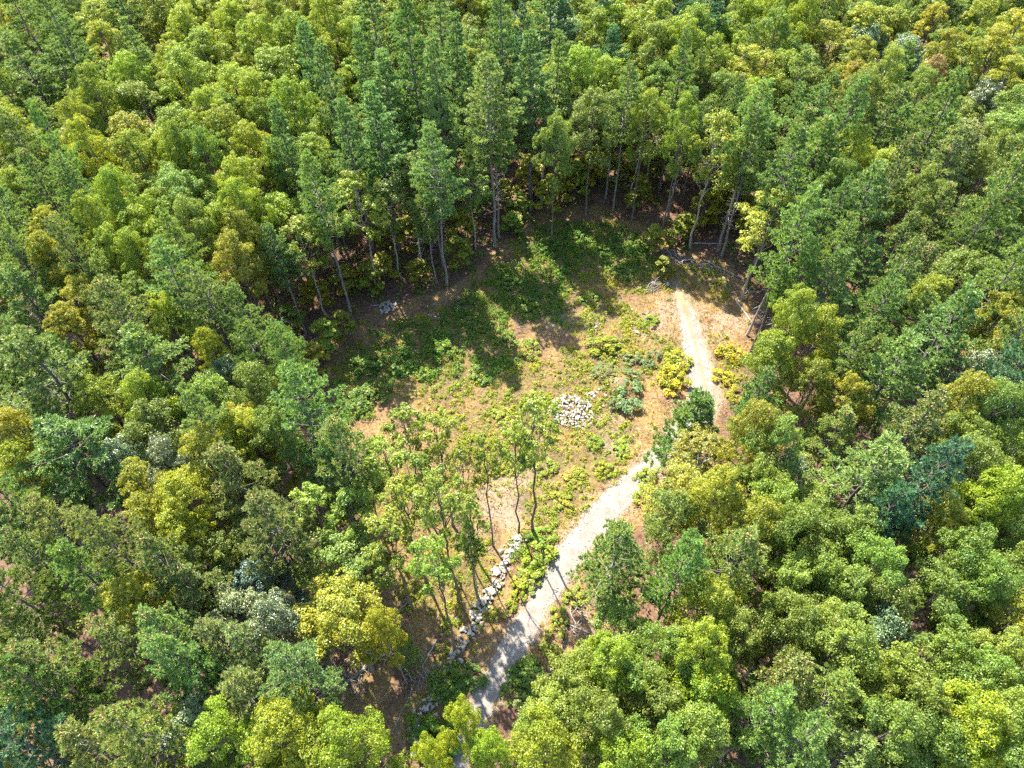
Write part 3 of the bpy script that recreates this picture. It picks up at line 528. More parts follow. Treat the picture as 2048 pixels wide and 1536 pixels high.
    ('L', 46.28, 107.04, 15.7, 3.32, 0, 'fourth narrow lime green oak from left in the right quarter, at the top edge'),
    ('O', 42.2, 48.4, 15.9, 3.22, 0, 'first narrow mid green tree from left in the right quarter, four tenths down the photo'),
    ('P', 45.36, 37.86, 15.1, 3.21, 0, 'fifth narrow blue-green pine from left in the right quarter, halfway down the photo'),
    ('L', 41.94, 105.29, 14.1, 2.51, 0, 'third narrow lime green oak from left in the right quarter, just under the top edge'),
    ('PT', 52.18, 61.65, 15.3, 2.85, 0, 'fifth narrow tan-coned pine from left in the right quarter, three tenths down the photo'),
    ('P', -0.49, 97.82, 18.1, 2.92, 0, 'first narrow blue-green pine from left left of the middle, just under the top edge'),
    ('P', -12.38, 87.59, 15.6, 2.77, 0, 'fourth narrow blue-green pine from left left of the middle, one tenth down the photo'),
    ('L', -1.33, 102.75, 15.8, 3.43, 0, 'third lime green oak from left left of the middle, just under the top edge'),
    ('O', -73.19, 122.38, 14.1, 3.26, 0, 'fifth narrow mid green tree from left in the left quarter, at the top edge'),
    ('O', -72.12, 112.64, 13.7, 3.55, 0, 'the only mid green tree in the left quarter, just under the top edge'),
    ('P', -20.64, 81.85, 14.8, 3.07, 0, 'third narrow blue-green pine from left left of the middle, two tenths down the photo'),
    ('P', -3.05, 110.31, 17.7, 3.36, 0, 'third narrow blue-green pine from left left of the middle, at the top edge'),
    ('L', -25.39, 118.6, 15.1, 3.27, 0, 'twelfth narrow lime green oak from left left of the middle, at the top edge'),
    ('O', -49.23, 70.65, 13.6, 2.45, 0, 'third narrow mid green tree from left in the left quarter, two tenths down the photo'),
    ('O', 39.05, 110.08, 15.2, 3.41, 0, 'the only mid green tree right of the middle, at the top edge'),
    ('L', -20.18, 102.07, 15.9, 3.57, 0, 'first lime green oak from left left of the middle, just under the top edge'),
    ('O', 56.31, 72.52, 13.0, 3.16, 0, 'fifth narrow mid green tree from left in the right quarter, two tenths down the photo'),
    ('L', -37.59, 115.54, 15.9, 2.9, 0, 'first narrow lime green oak from left left of the middle, at the top edge'),
    ('P', -67.64, 93.13, 15.8, 3.27, 0, 'second narrow blue-green pine from left in the left quarter, one tenth down the photo'),
    ('D', 9.7, 110.6, 15.2, 3.28, 0, 'third narrow dark teal pine from left right of the middle, at the top edge'),
    ('D', 36.35, 34.9, 15.4, 2.56, 0, 'first narrow dark teal pine from left in the right quarter, halfway down the photo'),
    ('O', 19.33, 85.51, 15.3, 3.02, 0, 'third narrow mid green tree from left right of the middle, one tenth down the photo'),
    ('L', -17.58, 113.08, 16.1, 3.51, 0, 'fifth lime green oak from left left of the middle, at the top edge'),
    ('L', -27.9, 110.36, 16.9, 2.88, 0, 'eighth narrow lime green oak from left left of the middle, at the top edge'),
    ('L', -31.32, 114.84, 16.0, 2.73, 0, 'sixth narrow lime green oak from left left of the middle, at the top edge'),
    ('P', -13.82, 95.31, 17.0, 2.95, 0, 'second narrow blue-green pine from left left of the middle, one tenth down the photo'),
    ('G', 9.1, 98.88, 14.2, 3.45, 0, 'the only grey-green tree right of the middle, one tenth down the photo'),
    ('O', 71.38, 106.15, 14.0, 2.48, 0, 'twenty-third narrow mid green tree from left in the right quarter, at the top edge'),
    ('D', 1.87, 114.7, 15.1, 3.07, 0, 'first narrow dark teal pine from left right of the middle, at the top edge'),
    ('P', -60.55, 74.89, 14.6, 3.13, 0, 'second narrow blue-green pine from left in the left quarter, two tenths down the photo'),
    ('P', 1.61, 109.04, 15.4, 3.32, 0, 'first narrow blue-green pine from left right of the middle, at the top edge'),
    ('L', 42.28, 108.37, 15.1, 2.64, 0, 'third narrow lime green oak from left in the right quarter, at the top edge'),
    ('O', 64.79, 86.37, 14.9, 3.51, 0, 'second mid green tree from left in the right quarter, one tenth down the photo'),
    ('P', -63.85, 90.2, 14.7, 2.49, 0, 'fourth narrow blue-green pine from left in the left quarter, one tenth down the photo'),
    ('L', 28.23, 113.03, 15.3, 2.5, 0, 'seventh narrow lime green oak from left right of the middle, at the top edge'),
    ('D', 14.5, 90.41, 17.2, 3.29, 0, 'third narrow dark teal pine from left right of the middle, one tenth down the photo'),
    ('O', 46.9, 114.09, 14.9, 2.74, 0, 'first narrow mid green tree from left in the right quarter, at the top edge'),
    ('PT', 39.07, 54.36, 15.9, 2.58, 0, 'second narrow tan-coned pine from left in the right quarter, three tenths down the photo'),
    ('O', -50.08, 49.65, 15.6, 2.53, 0, 'first narrow mid green tree from left in the left quarter, four tenths down the photo'),
    ('P', -58.94, 93.49, 16.3, 2.8, 0, 'eighth narrow blue-green pine from left in the left quarter, one tenth down the photo'),
    ('P', -65.76, 87.07, 16.1, 3.48, 0, 'first blue-green pine from left in the left quarter, one tenth down the photo'),
    ('O', 59.89, 107.4, 13.2, 2.72, 0, 'fourteenth narrow mid green tree from left in the right quarter, at the top edge'),
    ('O', 6.25, 114.93, 14.3, 2.78, 0, 'second narrow mid green tree from left right of the middle, at the top edge'),
    ('P', 50.07, 55.55, 14.7, 2.67, 0, 'fourth narrow blue-green pine from left in the right quarter, three tenths down the photo'),
    ('P', -4.57, 79.66, 16.5, 3.25, 0, 'eighth narrow blue-green pine from left left of the middle, one tenth down the photo'),
    ('L', -45.86, 36.09, 13.4, 3.32, 0, 'the only narrow lime green oak in the left quarter, six tenths down the photo'),
    ('D', 26.34, 110.38, 17.7, 2.85, 0, 'eighth narrow dark teal pine from left right of the middle, at the top edge'),
    ('O', 62.45, 92.02, 14.9, 2.54, 0, 'eleventh narrow mid green tree from left in the right quarter, one tenth down the photo'),
    ('O', -63.54, 116.3, 14.5, 3.55, 0, 'second mid green tree from left in the left quarter, at the top edge'),
    ('O', 62.79, 105.54, 14.9, 2.65, 0, 'seventeenth narrow mid green tree from left in the right quarter, at the top edge'),
    ('L', 41.46, 66.06, 14.5, 3.34, 0, 'second narrow lime green oak from left in the right quarter, two tenths down the photo'),
    ('O', -4.05, 100.56, 14.3, 2.99, 0, 'third narrow mid green tree from left left of the middle, one tenth down the photo'),
    ('L', -55.28, 67.96, 14.6, 2.56, 0, 'second narrow lime green oak from left in the left quarter, three tenths down the photo'),
    ('L', 43.02, 112.42, 14.7, 2.93, 0, 'second narrow lime green oak from left in the right quarter, at the top edge'),
    ('P', -44.89, 98.92, 15.2, 2.55, 0, 'thirteenth narrow blue-green pine from left in the left quarter, one tenth down the photo'),
    ('D', 25.27, 106.33, 18.2, 2.61, 0, 'seventh narrow dark teal pine from left right of the middle, at the top edge'),
    ('O', -67.92, 115.91, 14.9, 2.72, 0, 'sixth narrow mid green tree from left in the left quarter, at the top edge'),
    ('P', 17.39, 110.25, 18.0, 3.52, 0, 'the only blue-green pine right of the middle, at the top edge'),
    ('G', 7.01, 104.36, 12.8, 3.6, 0, 'the only grey-green tree right of the middle, just under the top edge'),
    ('L', 21.28, 82.38, 13.9, 3.03, 0, 'seventh narrow lime green oak from left right of the middle, one tenth down the photo'),
    ('L', -43.57, 103.99, 16.9, 2.53, 0, 'fifth narrow lime green oak from left in the left quarter, just under the top edge'),
    ('L', -36.97, 63.11, 15.3, 2.68, 0, 'tenth narrow lime green oak from left in the left quarter, three tenths down the photo'),
    ('L', 11.53, 115.86, 13.3, 2.79, 0, 'third narrow lime green oak from left right of the middle, at the top edge'),
    ('D', 21.42, 107.49, 18.3, 2.43, 0, 'sixth narrow dark teal pine from left right of the middle, at the top edge'),
    ('O', -7.43, 101.62, 13.1, 2.59, 0, 'first narrow mid green tree from left left of the middle, one tenth down the photo'),
    ('P', 0.78, 100.41, 15.5, 2.45, 0, 'second narrow blue-green pine from left left of the middle, just under the top edge'),
    ('O', -25.43, 36.46, 15.7, 2.68, 0, 'second narrow mid green tree from left in the left quarter, halfway down the photo'),
    ('O', 62.2, 114.68, 13.6, 3.56, 0, 'second mid green tree from left in the right quarter, at the top edge'),
    ('P', -61.83, 103.45, 14.9, 3.25, 0, 'second narrow blue-green pine from left in the left quarter, just under the top edge'),
    ('L', -17.54, 105.1, 13.9, 3.34, 0, 'ninth narrow lime green oak from left left of the middle, just under the top edge'),
    ('L', -20.44, 86.81, 14.0, 2.44, 0, 'twelfth narrow lime green oak from left left of the middle, one tenth down the photo'),
    ('L', 7.26, 88.45, 16.0, 3.17, 0, 'first narrow lime green oak from left right of the middle, one tenth down the photo'),
    ('P', 25.03, 73.01, 15.2, 3.56, 0, 'the only blue-green pine right of the middle, two tenths down the photo'),
    ('PT', 49.44, 65.66, 17.3, 3.09, 0, 'second narrow tan-coned pine from left in the right quarter, two tenths down the photo'),
    ('O', -6.4, 111.37, 16.3, 3.35, 0, 'third narrow mid green tree from left left of the middle, at the top edge'),
    ('PT', 56.11, 59.45, 16.6, 3.35, 0, 'sixth narrow tan-coned pine from left in the right quarter, three tenths down the photo'),
    ('L', -19.16, 108.85, 13.5, 2.67, 0, 'eighth narrow lime green oak from left left of the middle, just under the top edge'),
    ('P', 38.52, 77.72, 17.2, 2.92, 0, 'second narrow blue-green pine from left in the right quarter, one tenth down the photo'),
    ('L', 15.19, 104.83, 14.0, 3.51, 0, 'first lime green oak from left right of the middle, just under the top edge'),
    ('L', -33.49, 100.52, 15.4, 3.13, 0, 'second narrow lime green oak from left left of the middle, one tenth down the photo'),
    ('O', -58.53, 116.9, 15.0, 3.31, 0, 'tenth narrow mid green tree from left in the left quarter, at the top edge'),
    ('L', -34.71, 103.48, 14.1, 2.47, 0, 'second narrow lime green oak from left left of the middle, just under the top edge'),
    ('P', -5.98, 87.95, 18.0, 2.67, 0, 'seventh narrow blue-green pine from left left of the middle, one tenth down the photo'),
    ('L', -40.52, 121.86, 13.8, 3.59, 0, 'fourth lime green oak from left in the left quarter, at the top edge'),
    ('L', -32.06, 95.45, 14.3, 2.6, 0, 'fourth narrow lime green oak from left left of the middle, one tenth down the photo'),
    ('O', -70.1, 100.7, 13.7, 2.84, 0, 'fifth narrow mid green tree from left in the left quarter, one tenth down the photo'),
    ('D', 30.56, 104.39, 14.8, 3.02, 0, 'sixth narrow dark teal pine from left right of the middle, just under the top edge'),
    ('O', 33.91, 13.56, 13.6, 2.46, 0, 'seventh narrow mid green tree from left in the right quarter, nine tenths down the photo'),
    ('L', -23.65, 110.49, 15.7, 2.65, 0, 'thirteenth narrow lime green oak from left left of the middle, at the top edge'),
    ('P', -59.42, 100.03, 17.0, 3.43, 0, 'second blue-green pine from left in the left quarter, just under the top edge'),
    ('L', -35.63, 88.03, 14.1, 2.76, 0, 'thirteenth narrow lime green oak from left in the left quarter, one tenth down the photo'),
    ('L', -48.03, 115.43, 16.6, 3.27, 0, 'sixth narrow lime green oak from left in the left quarter, at the top edge'),
    ('L', 37.62, 103.55, 15.8, 3.16, 0, 'twelfth narrow lime green oak from left right of the middle, at the top edge'),
    ('O', 46.66, 103.87, 15.9, 2.7, 0, 'fourth narrow mid green tree from left in the right quarter, at the top edge'),
    ('L', 12.37, 95.56, 17.0, 3.14, 0, 'third narrow lime green oak from left right of the middle, one tenth down the photo'),
    ('O', -73.84, 108.64, 13.6, 2.99, 0, 'second narrow mid green tree from left in the left quarter, just under the top edge'),
    ('L', -52.64, 116.16, 13.9, 2.93, 0, 'fourth narrow lime green oak from left in the left quarter, at the top edge'),
    ('L', 32.72, 99.18, 17.0, 3.24, 0, 'fourth narrow lime green oak from left right of the middle, just under the top edge'),
    ('O', 40.52, 115.08, 13.6, 3.23, 0, 'tenth narrow mid green tree from left right of the middle, at the top edge'),
    ('L', 70.67, 99.12, 13.6, 3.37, 0, 'sixth narrow lime green oak from left in the right quarter, just under the top edge'),
    ('O', 45.71, 46.95, 16.1, 2.53, 0, 'second narrow mid green tree from left in the right quarter, four tenths down the photo'),
    ('O', 66.09, 108.04, 14.4, 2.59, 0, 'nineteenth narrow mid green tree from left in the right quarter, at the top edge'),
    ('O', -55.19, 114.78, 16.1, 2.66, 0, 'twelfth narrow mid green tree from left in the left quarter, at the top edge'),
    ('P', 27.11, 76.1, 18.1, 2.56, 0, 'third narrow blue-green pine from left right of the middle, one tenth down the photo'),
    ('O', -72.29, 117.75, 13.5, 3.0, 0, 'fourth narrow mid green tree from left in the left quarter, at the top edge'),
    ('P', 48.67, 46.19, 18.2, 2.84, 0, 'sixth narrow blue-green pine from left in the right quarter, four tenths down the photo'),
    ('O', 64.89, 103.08, 14.2, 3.2, 0, 'first narrow mid green tree from left in the right quarter, just under the top edge'),
    ('L', -39.86, 65.68, 14.9, 2.85, 0, 'ninth narrow lime green oak from left in the left quarter, three tenths down the photo'),
    ('L', 12.86, 85.55, 15.9, 3.08, 0, 'fourth narrow lime green oak from left right of the middle, one tenth down the photo'),
    ('P', 51.56, 52.67, 15.2, 3.01, 0, 'fifth narrow blue-green pine from left in the right quarter, three tenths down the photo'),
    ('O', 51.73, 76.3, 13.6, 2.88, 0, 'second narrow mid green tree from left in the right quarter, two tenths down the photo'),
    ('P', -10.49, 74.06, 14.7, 2.52, 0, 'fifth narrow blue-green pine from left left of the middle, two tenths down the photo'),
    ('O', -64.64, 106.01, 14.4, 2.62, 0, 'fourth narrow mid green tree from left in the left quarter, just under the top edge'),
    ('P', -48.17, 89.48, 16.3, 2.9, 0, 'twelfth narrow blue-green pine from left in the left quarter, one tenth down the photo'),
    ('O', -12.6, 22.59, 13.9, 3.18, 0, 'the only narrow mid green tree left of the middle, seven tenths down the photo'),
    ('PT', 46.78, 57.78, 14.5, 3.1, 0, 'fourth narrow tan-coned pine from left in the right quarter, three tenths down the photo'),
    ('O', 74.14, 96.76, 13.4, 3.25, 0, 'thirteenth narrow mid green tree from left in the right quarter, one tenth down the photo'),
    ('L', -21.5, 120.94, 13.7, 3.55, 0, 'fourth lime green oak from left left of the middle, at the top edge'),
    ('L', 40.21, 100.03, 15.5, 2.41, 0, 'second narrow lime green oak from left in the right quarter, just under the top edge'),
    ('L', -36.12, 121.63, 13.8, 3.17, 0, 'fifth narrow lime green oak from left left of the middle, at the top edge'),
    ('L', 20.64, 116.82, 13.8, 2.46, 0, 'sixth narrow lime green oak from left right of the middle, at the top edge'),
    ('L', -42.7, 90.12, 17.0, 2.87, 0, 'seventh narrow lime green oak from left in the left quarter, one tenth down the photo'),
    ('PT', -37.19, 19.27, 14.6, 3.02, 0, 'second narrow tan-coned pine from left in the left quarter, eight tenths down the photo'),
    ('L', 14.82, 81.94, 13.4, 3.25, 0, 'first narrow lime green oak from left right of the middle, two tenths down the photo'),
    ('L', -18.95, 97.93, 15.7, 3.16, 0, 'fourteenth narrow lime green oak from left left of the middle, one tenth down the photo'),
    ('O', -8.15, 114.8, 15.9, 2.4, 0, 'second narrow mid green tree from left left of the middle, at the top edge'),
    ('O', 54.78, 113.02, 13.1, 2.62, 0, 'ninth narrow mid green tree from left in the right quarter, at the top edge'),
    ('L', 10.55, 107.42, 16.9, 2.98, 0, 'second narrow lime green oak from left right of the middle, at the top edge'),
    ('P', 45.16, 72.97, 15.9, 3.25, 0, 'fourth narrow blue-green pine from left in the right quarter, two tenths down the photo'),
    ('L', 4.21, 101.65, 15.4, 2.47, 0, 'first narrow lime green oak from left right of the middle, just under the top edge'),
    ('L', -4.52, 91.96, 14.3, 2.75, 0, 'twentieth narrow lime green oak from left left of the middle, one tenth down the photo'),
    ('D', 33.56, 105.0, 16.8, 2.55, 0, 'tenth narrow dark teal pine from left right of the middle, at the top edge'),
    ('G', 68.06, 84.29, 11.2, 3.07, 0, 'seventh narrow grey-green tree from left in the right quarter, one tenth down the photo'),
    ('G', 1.21, 104.51, 13.0, 2.43, 0, 'the only narrow grey-green tree left of the middle, just under the top edge'),
    ('O', 64.09, 111.63, 14.3, 2.46, 0, 'fifteenth narrow mid green tree from left in the right quarter, at the top edge'),
    ('L', -64.89, 113.17, 14.5, 2.45, 0, 'third narrow lime green oak from left in the left quarter, at the top edge'),
    ('D', 20.33, 97.04, 17.5, 2.41, 0, 'second narrow dark teal pine from left right of the middle, just under the top edge'),
    ('P', 59.22, 91.41, 15.6, 2.95, 0, 'fourth narrow blue-green pine from left in the right quarter, one tenth down the photo'),
    ('O', 51.64, 106.64, 15.9, 3.21, 0, 'eighth narrow mid green tree from left in the right quarter, at the top edge'),
    ('P', -53.85, 109.11, 15.3, 2.62, 0, 'third narrow blue-green pine from left in the left quarter, just under the top edge'),
    ('P', 12.13, 6.86, 14.9, 3.56, 0, 'the only blue-green pine right of the middle, along the bottom edge'),
    ('L', 14.3, 108.14, 13.8, 2.88, 0, 'fourth narrow lime green oak from left right of the middle, at the top edge'),
    ('P', -39.98, 41.93, 16.0, 2.6, 0, 'fourth narrow blue-green pine from left in the left quarter, halfway down the photo'),
    ('L', 38.97, 23.76, 16.2, 3.13, 0, 'second narrow lime green oak from left in the right quarter, seven tenths down the photo'),
    ('P', 34.4, 77.5, 16.3, 2.75, 0, 'first narrow blue-green pine from left in the right quarter, two tenths down the photo'),
    ('L', -5.7, 119.81, 13.6, 3.48, 0, 'eighth lime green oak from left left of the middle, at the top edge'),
    ('O', 47.35, 40.72, 15.0, 2.78, 0, 'second narrow mid green tree from left in the right quarter, halfway down the photo'),
    ('L', -39.78, 95.13, 16.3, 2.6, 0, 'eleventh narrow lime green oak from left in the left quarter, one tenth down the photo'),
    ('P', -54.1, 61.21, 15.7, 2.59, 0, 'first narrow blue-green pine from left in the left quarter, three tenths down the photo'),
    ('P', 43.81, 33.6, 15.1, 3.07, 0, 'sixth narrow blue-green pine from left in the right quarter, halfway down the photo'),
    ('O', 73.79, 104.15, 15.5, 2.65, 0, 'twenty-sixth narrow mid green tree from left in the right quarter, at the top edge'),
    ('L', -30.86, 65.0, 14.0, 2.43, 0, 'thirteenth narrow lime green oak from left in the left quarter, three tenths down the photo'),
    ('P', 32.75, 70.53, 17.4, 3.48, 0, 'second blue-green pine from left in the right quarter, two tenths down the photo'),
    ('D', 19.45, 105.15, 18.4, 2.62, 0, 'fifth narrow dark teal pine from left right of the middle, at the top edge'),
    ('P', -57.46, 70.51, 15.6, 2.84, 0, 'third narrow blue-green pine from left in the left quarter, two tenths down the photo'),
    ('L', -54.6, 75.03, 14.1, 2.77, 0, 'third narrow lime green oak from left in the left quarter, two tenths down the photo'),
    ('L', -25.06, 81.56, 14.4, 3.09, 0, 'fourth narrow lime green oak from left left of the middle, two tenths down the photo'),
    ('L', -22.08, 114.35, 14.7, 3.58, 0, 'third lime green oak from left left of the middle, at the top edge'),
    ('P', 47.33, 49.88, 16.1, 3.46, 0, 'fourth blue-green pine from left in the right quarter, four tenths down the photo'),
    ('L', -69.53, 121.17, 13.4, 2.71, 0, 'second narrow lime green oak from left in the left quarter, at the top edge'),
    ('P', 6.85, 108.26, 14.8, 3.23, 0, 'second narrow blue-green pine from left right of the middle, at the top edge'),
    ('L', 34.83, 84.41, 16.4, 3.23, 0, 'second narrow lime green oak from left in the right quarter, one tenth down the photo'),
    ('P', -42.19, 37.16, 14.7, 2.97, 0, 'third narrow blue-green pine from left in the left quarter, halfway down the photo'),
    ('O', -13.05, 118.7, 14.3, 3.47, 0, 'first mid green tree from left left of the middle, at the top edge'),
    ('L', -51.3, 76.85, 14.3, 3.46, 0, 'first lime green oak from left in the left quarter, two tenths down the photo'),
    ('PT', 41.09, 62.01, 15.8, 2.47, 0, 'first narrow tan-coned pine from left in the right quarter, three tenths down the photo'),
    ('P', -51.72, 119.37, 15.5, 3.37, 0, 'sixth narrow blue-green pine from left in the left quarter, at the top edge'),
    ('P', -16.09, 85.9, 15.4, 3.59, 0, 'first blue-green pine from left left of the middle, one tenth down the photo'),
    ('L', -42.66, 115.03, 16.9, 3.39, 0, 'ninth narrow lime green oak from left in the left quarter, at the top edge'),
    ('P', 38.85, 69.23, 15.6, 2.48, 0, 'third narrow blue-green pine from left in the right quarter, two tenths down the photo'),
    ('O', 36.33, 15.82, 14.4, 3.33, 0, 'thirteenth narrow mid green tree from left in the right quarter, eight tenths down the photo'),
    ('O', 3.82, 118.89, 13.4, 2.63, 0, 'first narrow mid green tree from left right of the middle, at the top edge'),
    ('L', -24.55, 70.66, 14.0, 3.03, 0, 'second narrow lime green oak from left left of the middle, two tenths down the photo'),
    ('L', -52.02, 73.66, 14.7, 2.42, 0, 'fourth narrow lime green oak from left in the left quarter, two tenths down the photo'),
    ('L', -10.53, 111.84, 15.6, 3.57, 0, 'seventh lime green oak from left left of the middle, at the top edge'),
    ('PT', -35.94, 16.32, 17.5, 2.47, 0, 'first narrow tan-coned pine from left in the left quarter, eight tenths down the photo'),
    ('L', 38.57, 45.75, 15.6, 2.49, 0, 'second narrow lime green oak from left in the right quarter, four tenths down the photo'),
    ('L', 30.64, 96.17, 14.8, 2.49, 0, 'eleventh narrow lime green oak from left right of the middle, one tenth down the photo'),
    ('PT', 51.33, 68.33, 15.9, 2.43, 0, 'third narrow tan-coned pine from left in the right quarter, two tenths down the photo'),
    ('P', -63.31, 92.86, 14.5, 2.67, 0, 'fifth narrow blue-green pine from left in the left quarter, one tenth down the photo'),
    ('O', 45.82, 77.03, 15.7, 2.42, 0, 'first narrow mid green tree from left in the right quarter, two tenths down the photo'),
    ('P', -16.57, 72.36, 16.6, 2.59, 0, 'fourth narrow blue-green pine from left left of the middle, two tenths down the photo'),
    ('P', 31.29, 39.44, 14.9, 2.62, 0, 'third narrow blue-green pine from left in the right quarter, halfway down the photo'),
    ('D', 27.65, 94.56, 16.3, 3.02, 0, 'fourth narrow dark teal pine from left right of the middle, one tenth down the photo'),
    ('O', 37.59, 90.39, 15.6, 2.52, 0, 'second narrow mid green tree from left in the right quarter, one tenth down the photo'),
    ('L', -57.64, 65.68, 13.7, 2.73, 0, 'first narrow lime green oak from left in the left quarter, three tenths down the photo'),
    ('L', -52.38, 92.48, 13.5, 2.88, 0, 'third narrow lime green oak from left in the left quarter, one tenth down the photo'),
    ('L', -22.75, 91.81, 16.4, 2.84, 0, 'eleventh narrow lime green oak from left left of the middle, one tenth down the photo'),
    ('L', 30.16, 79.72, 15.9, 2.74, 0, 'thirteenth narrow lime green oak from left right of the middle, one tenth down the photo'),
    ('L', -29.18, 118.35, 13.5, 2.94, 0, 'ninth narrow lime green oak from left left of the middle, at the top edge'),
    ('L', -46.05, 112.72, 15.4, 3.08, 0, 'seventh narrow lime green oak from left in the left quarter, at the top edge'),
    ('L', 30.44, 108.52, 14.8, 2.8, 0, 'eighth narrow lime green oak from left right of the middle, at the top edge'),
    ('O', -22.22, 78.58, 13.2, 2.78, 0, 'second narrow mid green tree from left left of the middle, two tenths down the photo'),
    ('O', -55.57, 111.98, 15.1, 2.54, 0, 'eleventh narrow mid green tree from left in the left quarter, at the top edge'),
    ('O', 69.1, 94.56, 13.2, 2.93, 0, 'twelfth narrow mid green tree from left in the right quarter, one tenth down the photo'),
    ('P2', -40.42, 25.84, 16.5, 3.08, 0, 'first narrow pale grey-green pine from left in the left quarter, seven tenths down the photo'),
    ('L', -33.53, 118.38, 15.8, 3.59, 0, 'second lime green oak from left left of the middle, at the top edge'),
    ('O', -62.7, 77.98, 15.2, 3.39, 0, 'first narrow mid green tree from left in the left quarter, two tenths down the photo'),
    ('P', -79.54, 117.09, 14.9, 3.2, 0, 'first narrow blue-green pine from left in the left quarter, at the top edge'),
    ('O', 27.7, 107.53, 15.9, 2.44, 0, 'ninth narrow mid green tree from left right of the middle, at the top edge'),
    ('L', 44.45, 101.39, 16.2, 3.0, 0, 'fifth narrow lime green oak from left in the right quarter, just under the top edge'),
    ('O', 77.77, 115.05, 13.0, 3.43, 0, 'eighth mid green tree from left in the right quarter, at the top edge'),
    ('D', 26.54, 102.56, 16.5, 2.9, 0, 'fifth narrow dark teal pine from left right of the middle, just under the top edge'),
    ('O', -0.61, 93.87, 15.8, 3.06, 0, 'fourth narrow mid green tree from left left of the middle, one tenth down the photo'),
    ('G', -1.93, 120.47, 12.2, 3.11, 0, 'the only narrow grey-green tree left of the middle, at the top edge'),
    ('O', 49.73, 113.18, 14.2, 2.48, 0, 'third narrow mid green tree from left in the right quarter, at the top edge'),
    ('L', 36.24, 26.43, 15.1, 2.61, 0, 'first narrow lime green oak from left in the right quarter, six tenths down the photo'),
    ('P', -12.9, 83.05, 15.2, 3.34, 0, 'third narrow blue-green pine from left left of the middle, one tenth down the photo'),
    ('O', 71.42, 108.98, 13.1, 3.05, 0, 'twenty-first narrow mid green tree from left in the right quarter, at the top edge'),
    ('L', 36.66, 112.32, 13.4, 2.4, 0, 'eleventh narrow lime green oak from left right of the middle, at the top edge'),
    ('D', 2.91, 95.68, 18.1, 2.75, 0, 'first narrow dark teal pine from left right of the middle, just under the top edge'),
    ('L', -77.32, 114.46, 13.5, 3.26, 0, 'first narrow lime green oak from left in the left quarter, at the top edge'),
    ('L', -49.59, 106.34, 16.5, 2.46, 0, 'third narrow lime green oak from left in the left quarter, just under the top edge'),
    ('O', 56.13, 64.34, 13.6, 3.2, 0, 'eighth narrow mid green tree from left in the right quarter, two tenths down the photo'),
    ('O', -65.64, 120.89, 14.8, 2.65, 0, 'eighth narrow mid green tree from left in the left quarter, at the top edge'),
    ('O', -34.39, 48.24, 16.4, 2.55, 0, 'third narrow mid green tree from left in the left quarter, four tenths down the photo'),
    ('O', 48.89, 110.74, 16.5, 2.42, 0, 'fifth narrow mid green tree from left in the right quarter, at the top edge'),
    ('O', -34.9, 72.0, 14.3, 2.97, 0, 'fourth narrow mid green tree from left in the left quarter, two tenths down the photo'),
    ('O', -48.57, 41.74, 13.1, 2.82, 0, 'first narrow mid green tree from left in the left quarter, halfway down the photo'),
    ('L', -45.46, 93.28, 13.6, 2.69, 0, 'sixth narrow lime green oak from left in the left quarter, one tenth down the photo'),
    ('P', -49.66, 57.44, 17.3, 3.42, 0, 'the only blue-green pine in the left quarter, three tenths down the photo'),
    ('L', -27.41, 107.43, 14.8, 2.85, 0, 'fourth narrow lime green oak from left left of the middle, just under the top edge'),
    ('P', -60.4, 106.6, 17.7, 2.69, 0, 'third narrow blue-green pine from left in the left quarter, at the top edge'),
    ('O', -56.74, 82.09, 13.1, 2.58, 0, 'second narrow mid green tree from left in the left quarter, two tenths down the photo'),
    ('P', -60.53, 81.06, 17.6, 2.65, 0, 'third narrow blue-green pine from left in the left quarter, one tenth down the photo'),
    ('P2', -35.23, 11.95, 13.8, 2.72, 0, 'first narrow pale grey-green pine from left in the left quarter, nine tenths down the photo'),
    ('O', 57.96, 87.06, 13.9, 3.02, 0, 'tenth narrow mid green tree from left in the right quarter, one tenth down the photo'),
    ('L2', -20.55, 63.0, 14.1, 2.85, 0, 'the only narrow yellowish green oak left of the middle, three tenths down the photo'),
    ('O', 16.22, 93.6, 13.4, 2.72, 0, 'first narrow mid green tree from left right of the middle, one tenth down the photo'),
    ('P', -27.6, 66.22, 16.1, 2.42, 0, 'first narrow blue-green pine from left left of the middle, two tenths down the photo'),
    ('O', 38.22, 83.2, 14.9, 2.8, 0, 'fourth narrow mid green tree from left in the right quarter, one tenth down the photo'),
    ('O', -58.42, 96.81, 13.1, 2.91, 0, 'seventh narrow mid green tree from left in the left quarter, one tenth down the photo'),
    ('L', -40.88, 79.13, 14.0, 2.59, 0, 'eleventh narrow lime green oak from left in the left quarter, two tenths down the photo'),
    ('P', 51.61, 48.12, 14.5, 3.44, 0, 'fifth blue-green pine from left in the right quarter, four tenths down the photo'),
    ('L', -12.46, 98.92, 13.8, 2.61, 0, 'eighteenth narrow lime green oak from left left of the middle, one tenth down the photo'),
    ('D', 22.36, 102.88, 15.7, 2.42, 0, 'third narrow dark teal pine from left right of the middle, just under the top edge'),
    ('P', 28.98, 73.33, 17.3, 2.47, 0, 'second narrow blue-green pine from left right of the middle, two tenths down the photo'),
    ('P', 24.0, 113.14, 15.1, 3.29, 0, 'third narrow blue-green pine from left right of the middle, at the top edge'),
    ('O', 64.36, 97.7, 14.3, 2.73, 0, 'second narrow mid green tree from left in the right quarter, just under the top edge'),
    ('L', -45.91, 72.05, 13.6, 2.43, 0, 'eighth narrow lime green oak from left in the left quarter, two tenths down the photo'),
    ('G', 49.16, 89.94, 12.1, 2.62, 0, 'second narrow grey-green tree from left in the right quarter, one tenth down the photo'),
    ('O', -36.45, 66.2, 15.9, 2.56, 0, 'second narrow mid green tree from left in the left quarter, three tenths down the photo'),
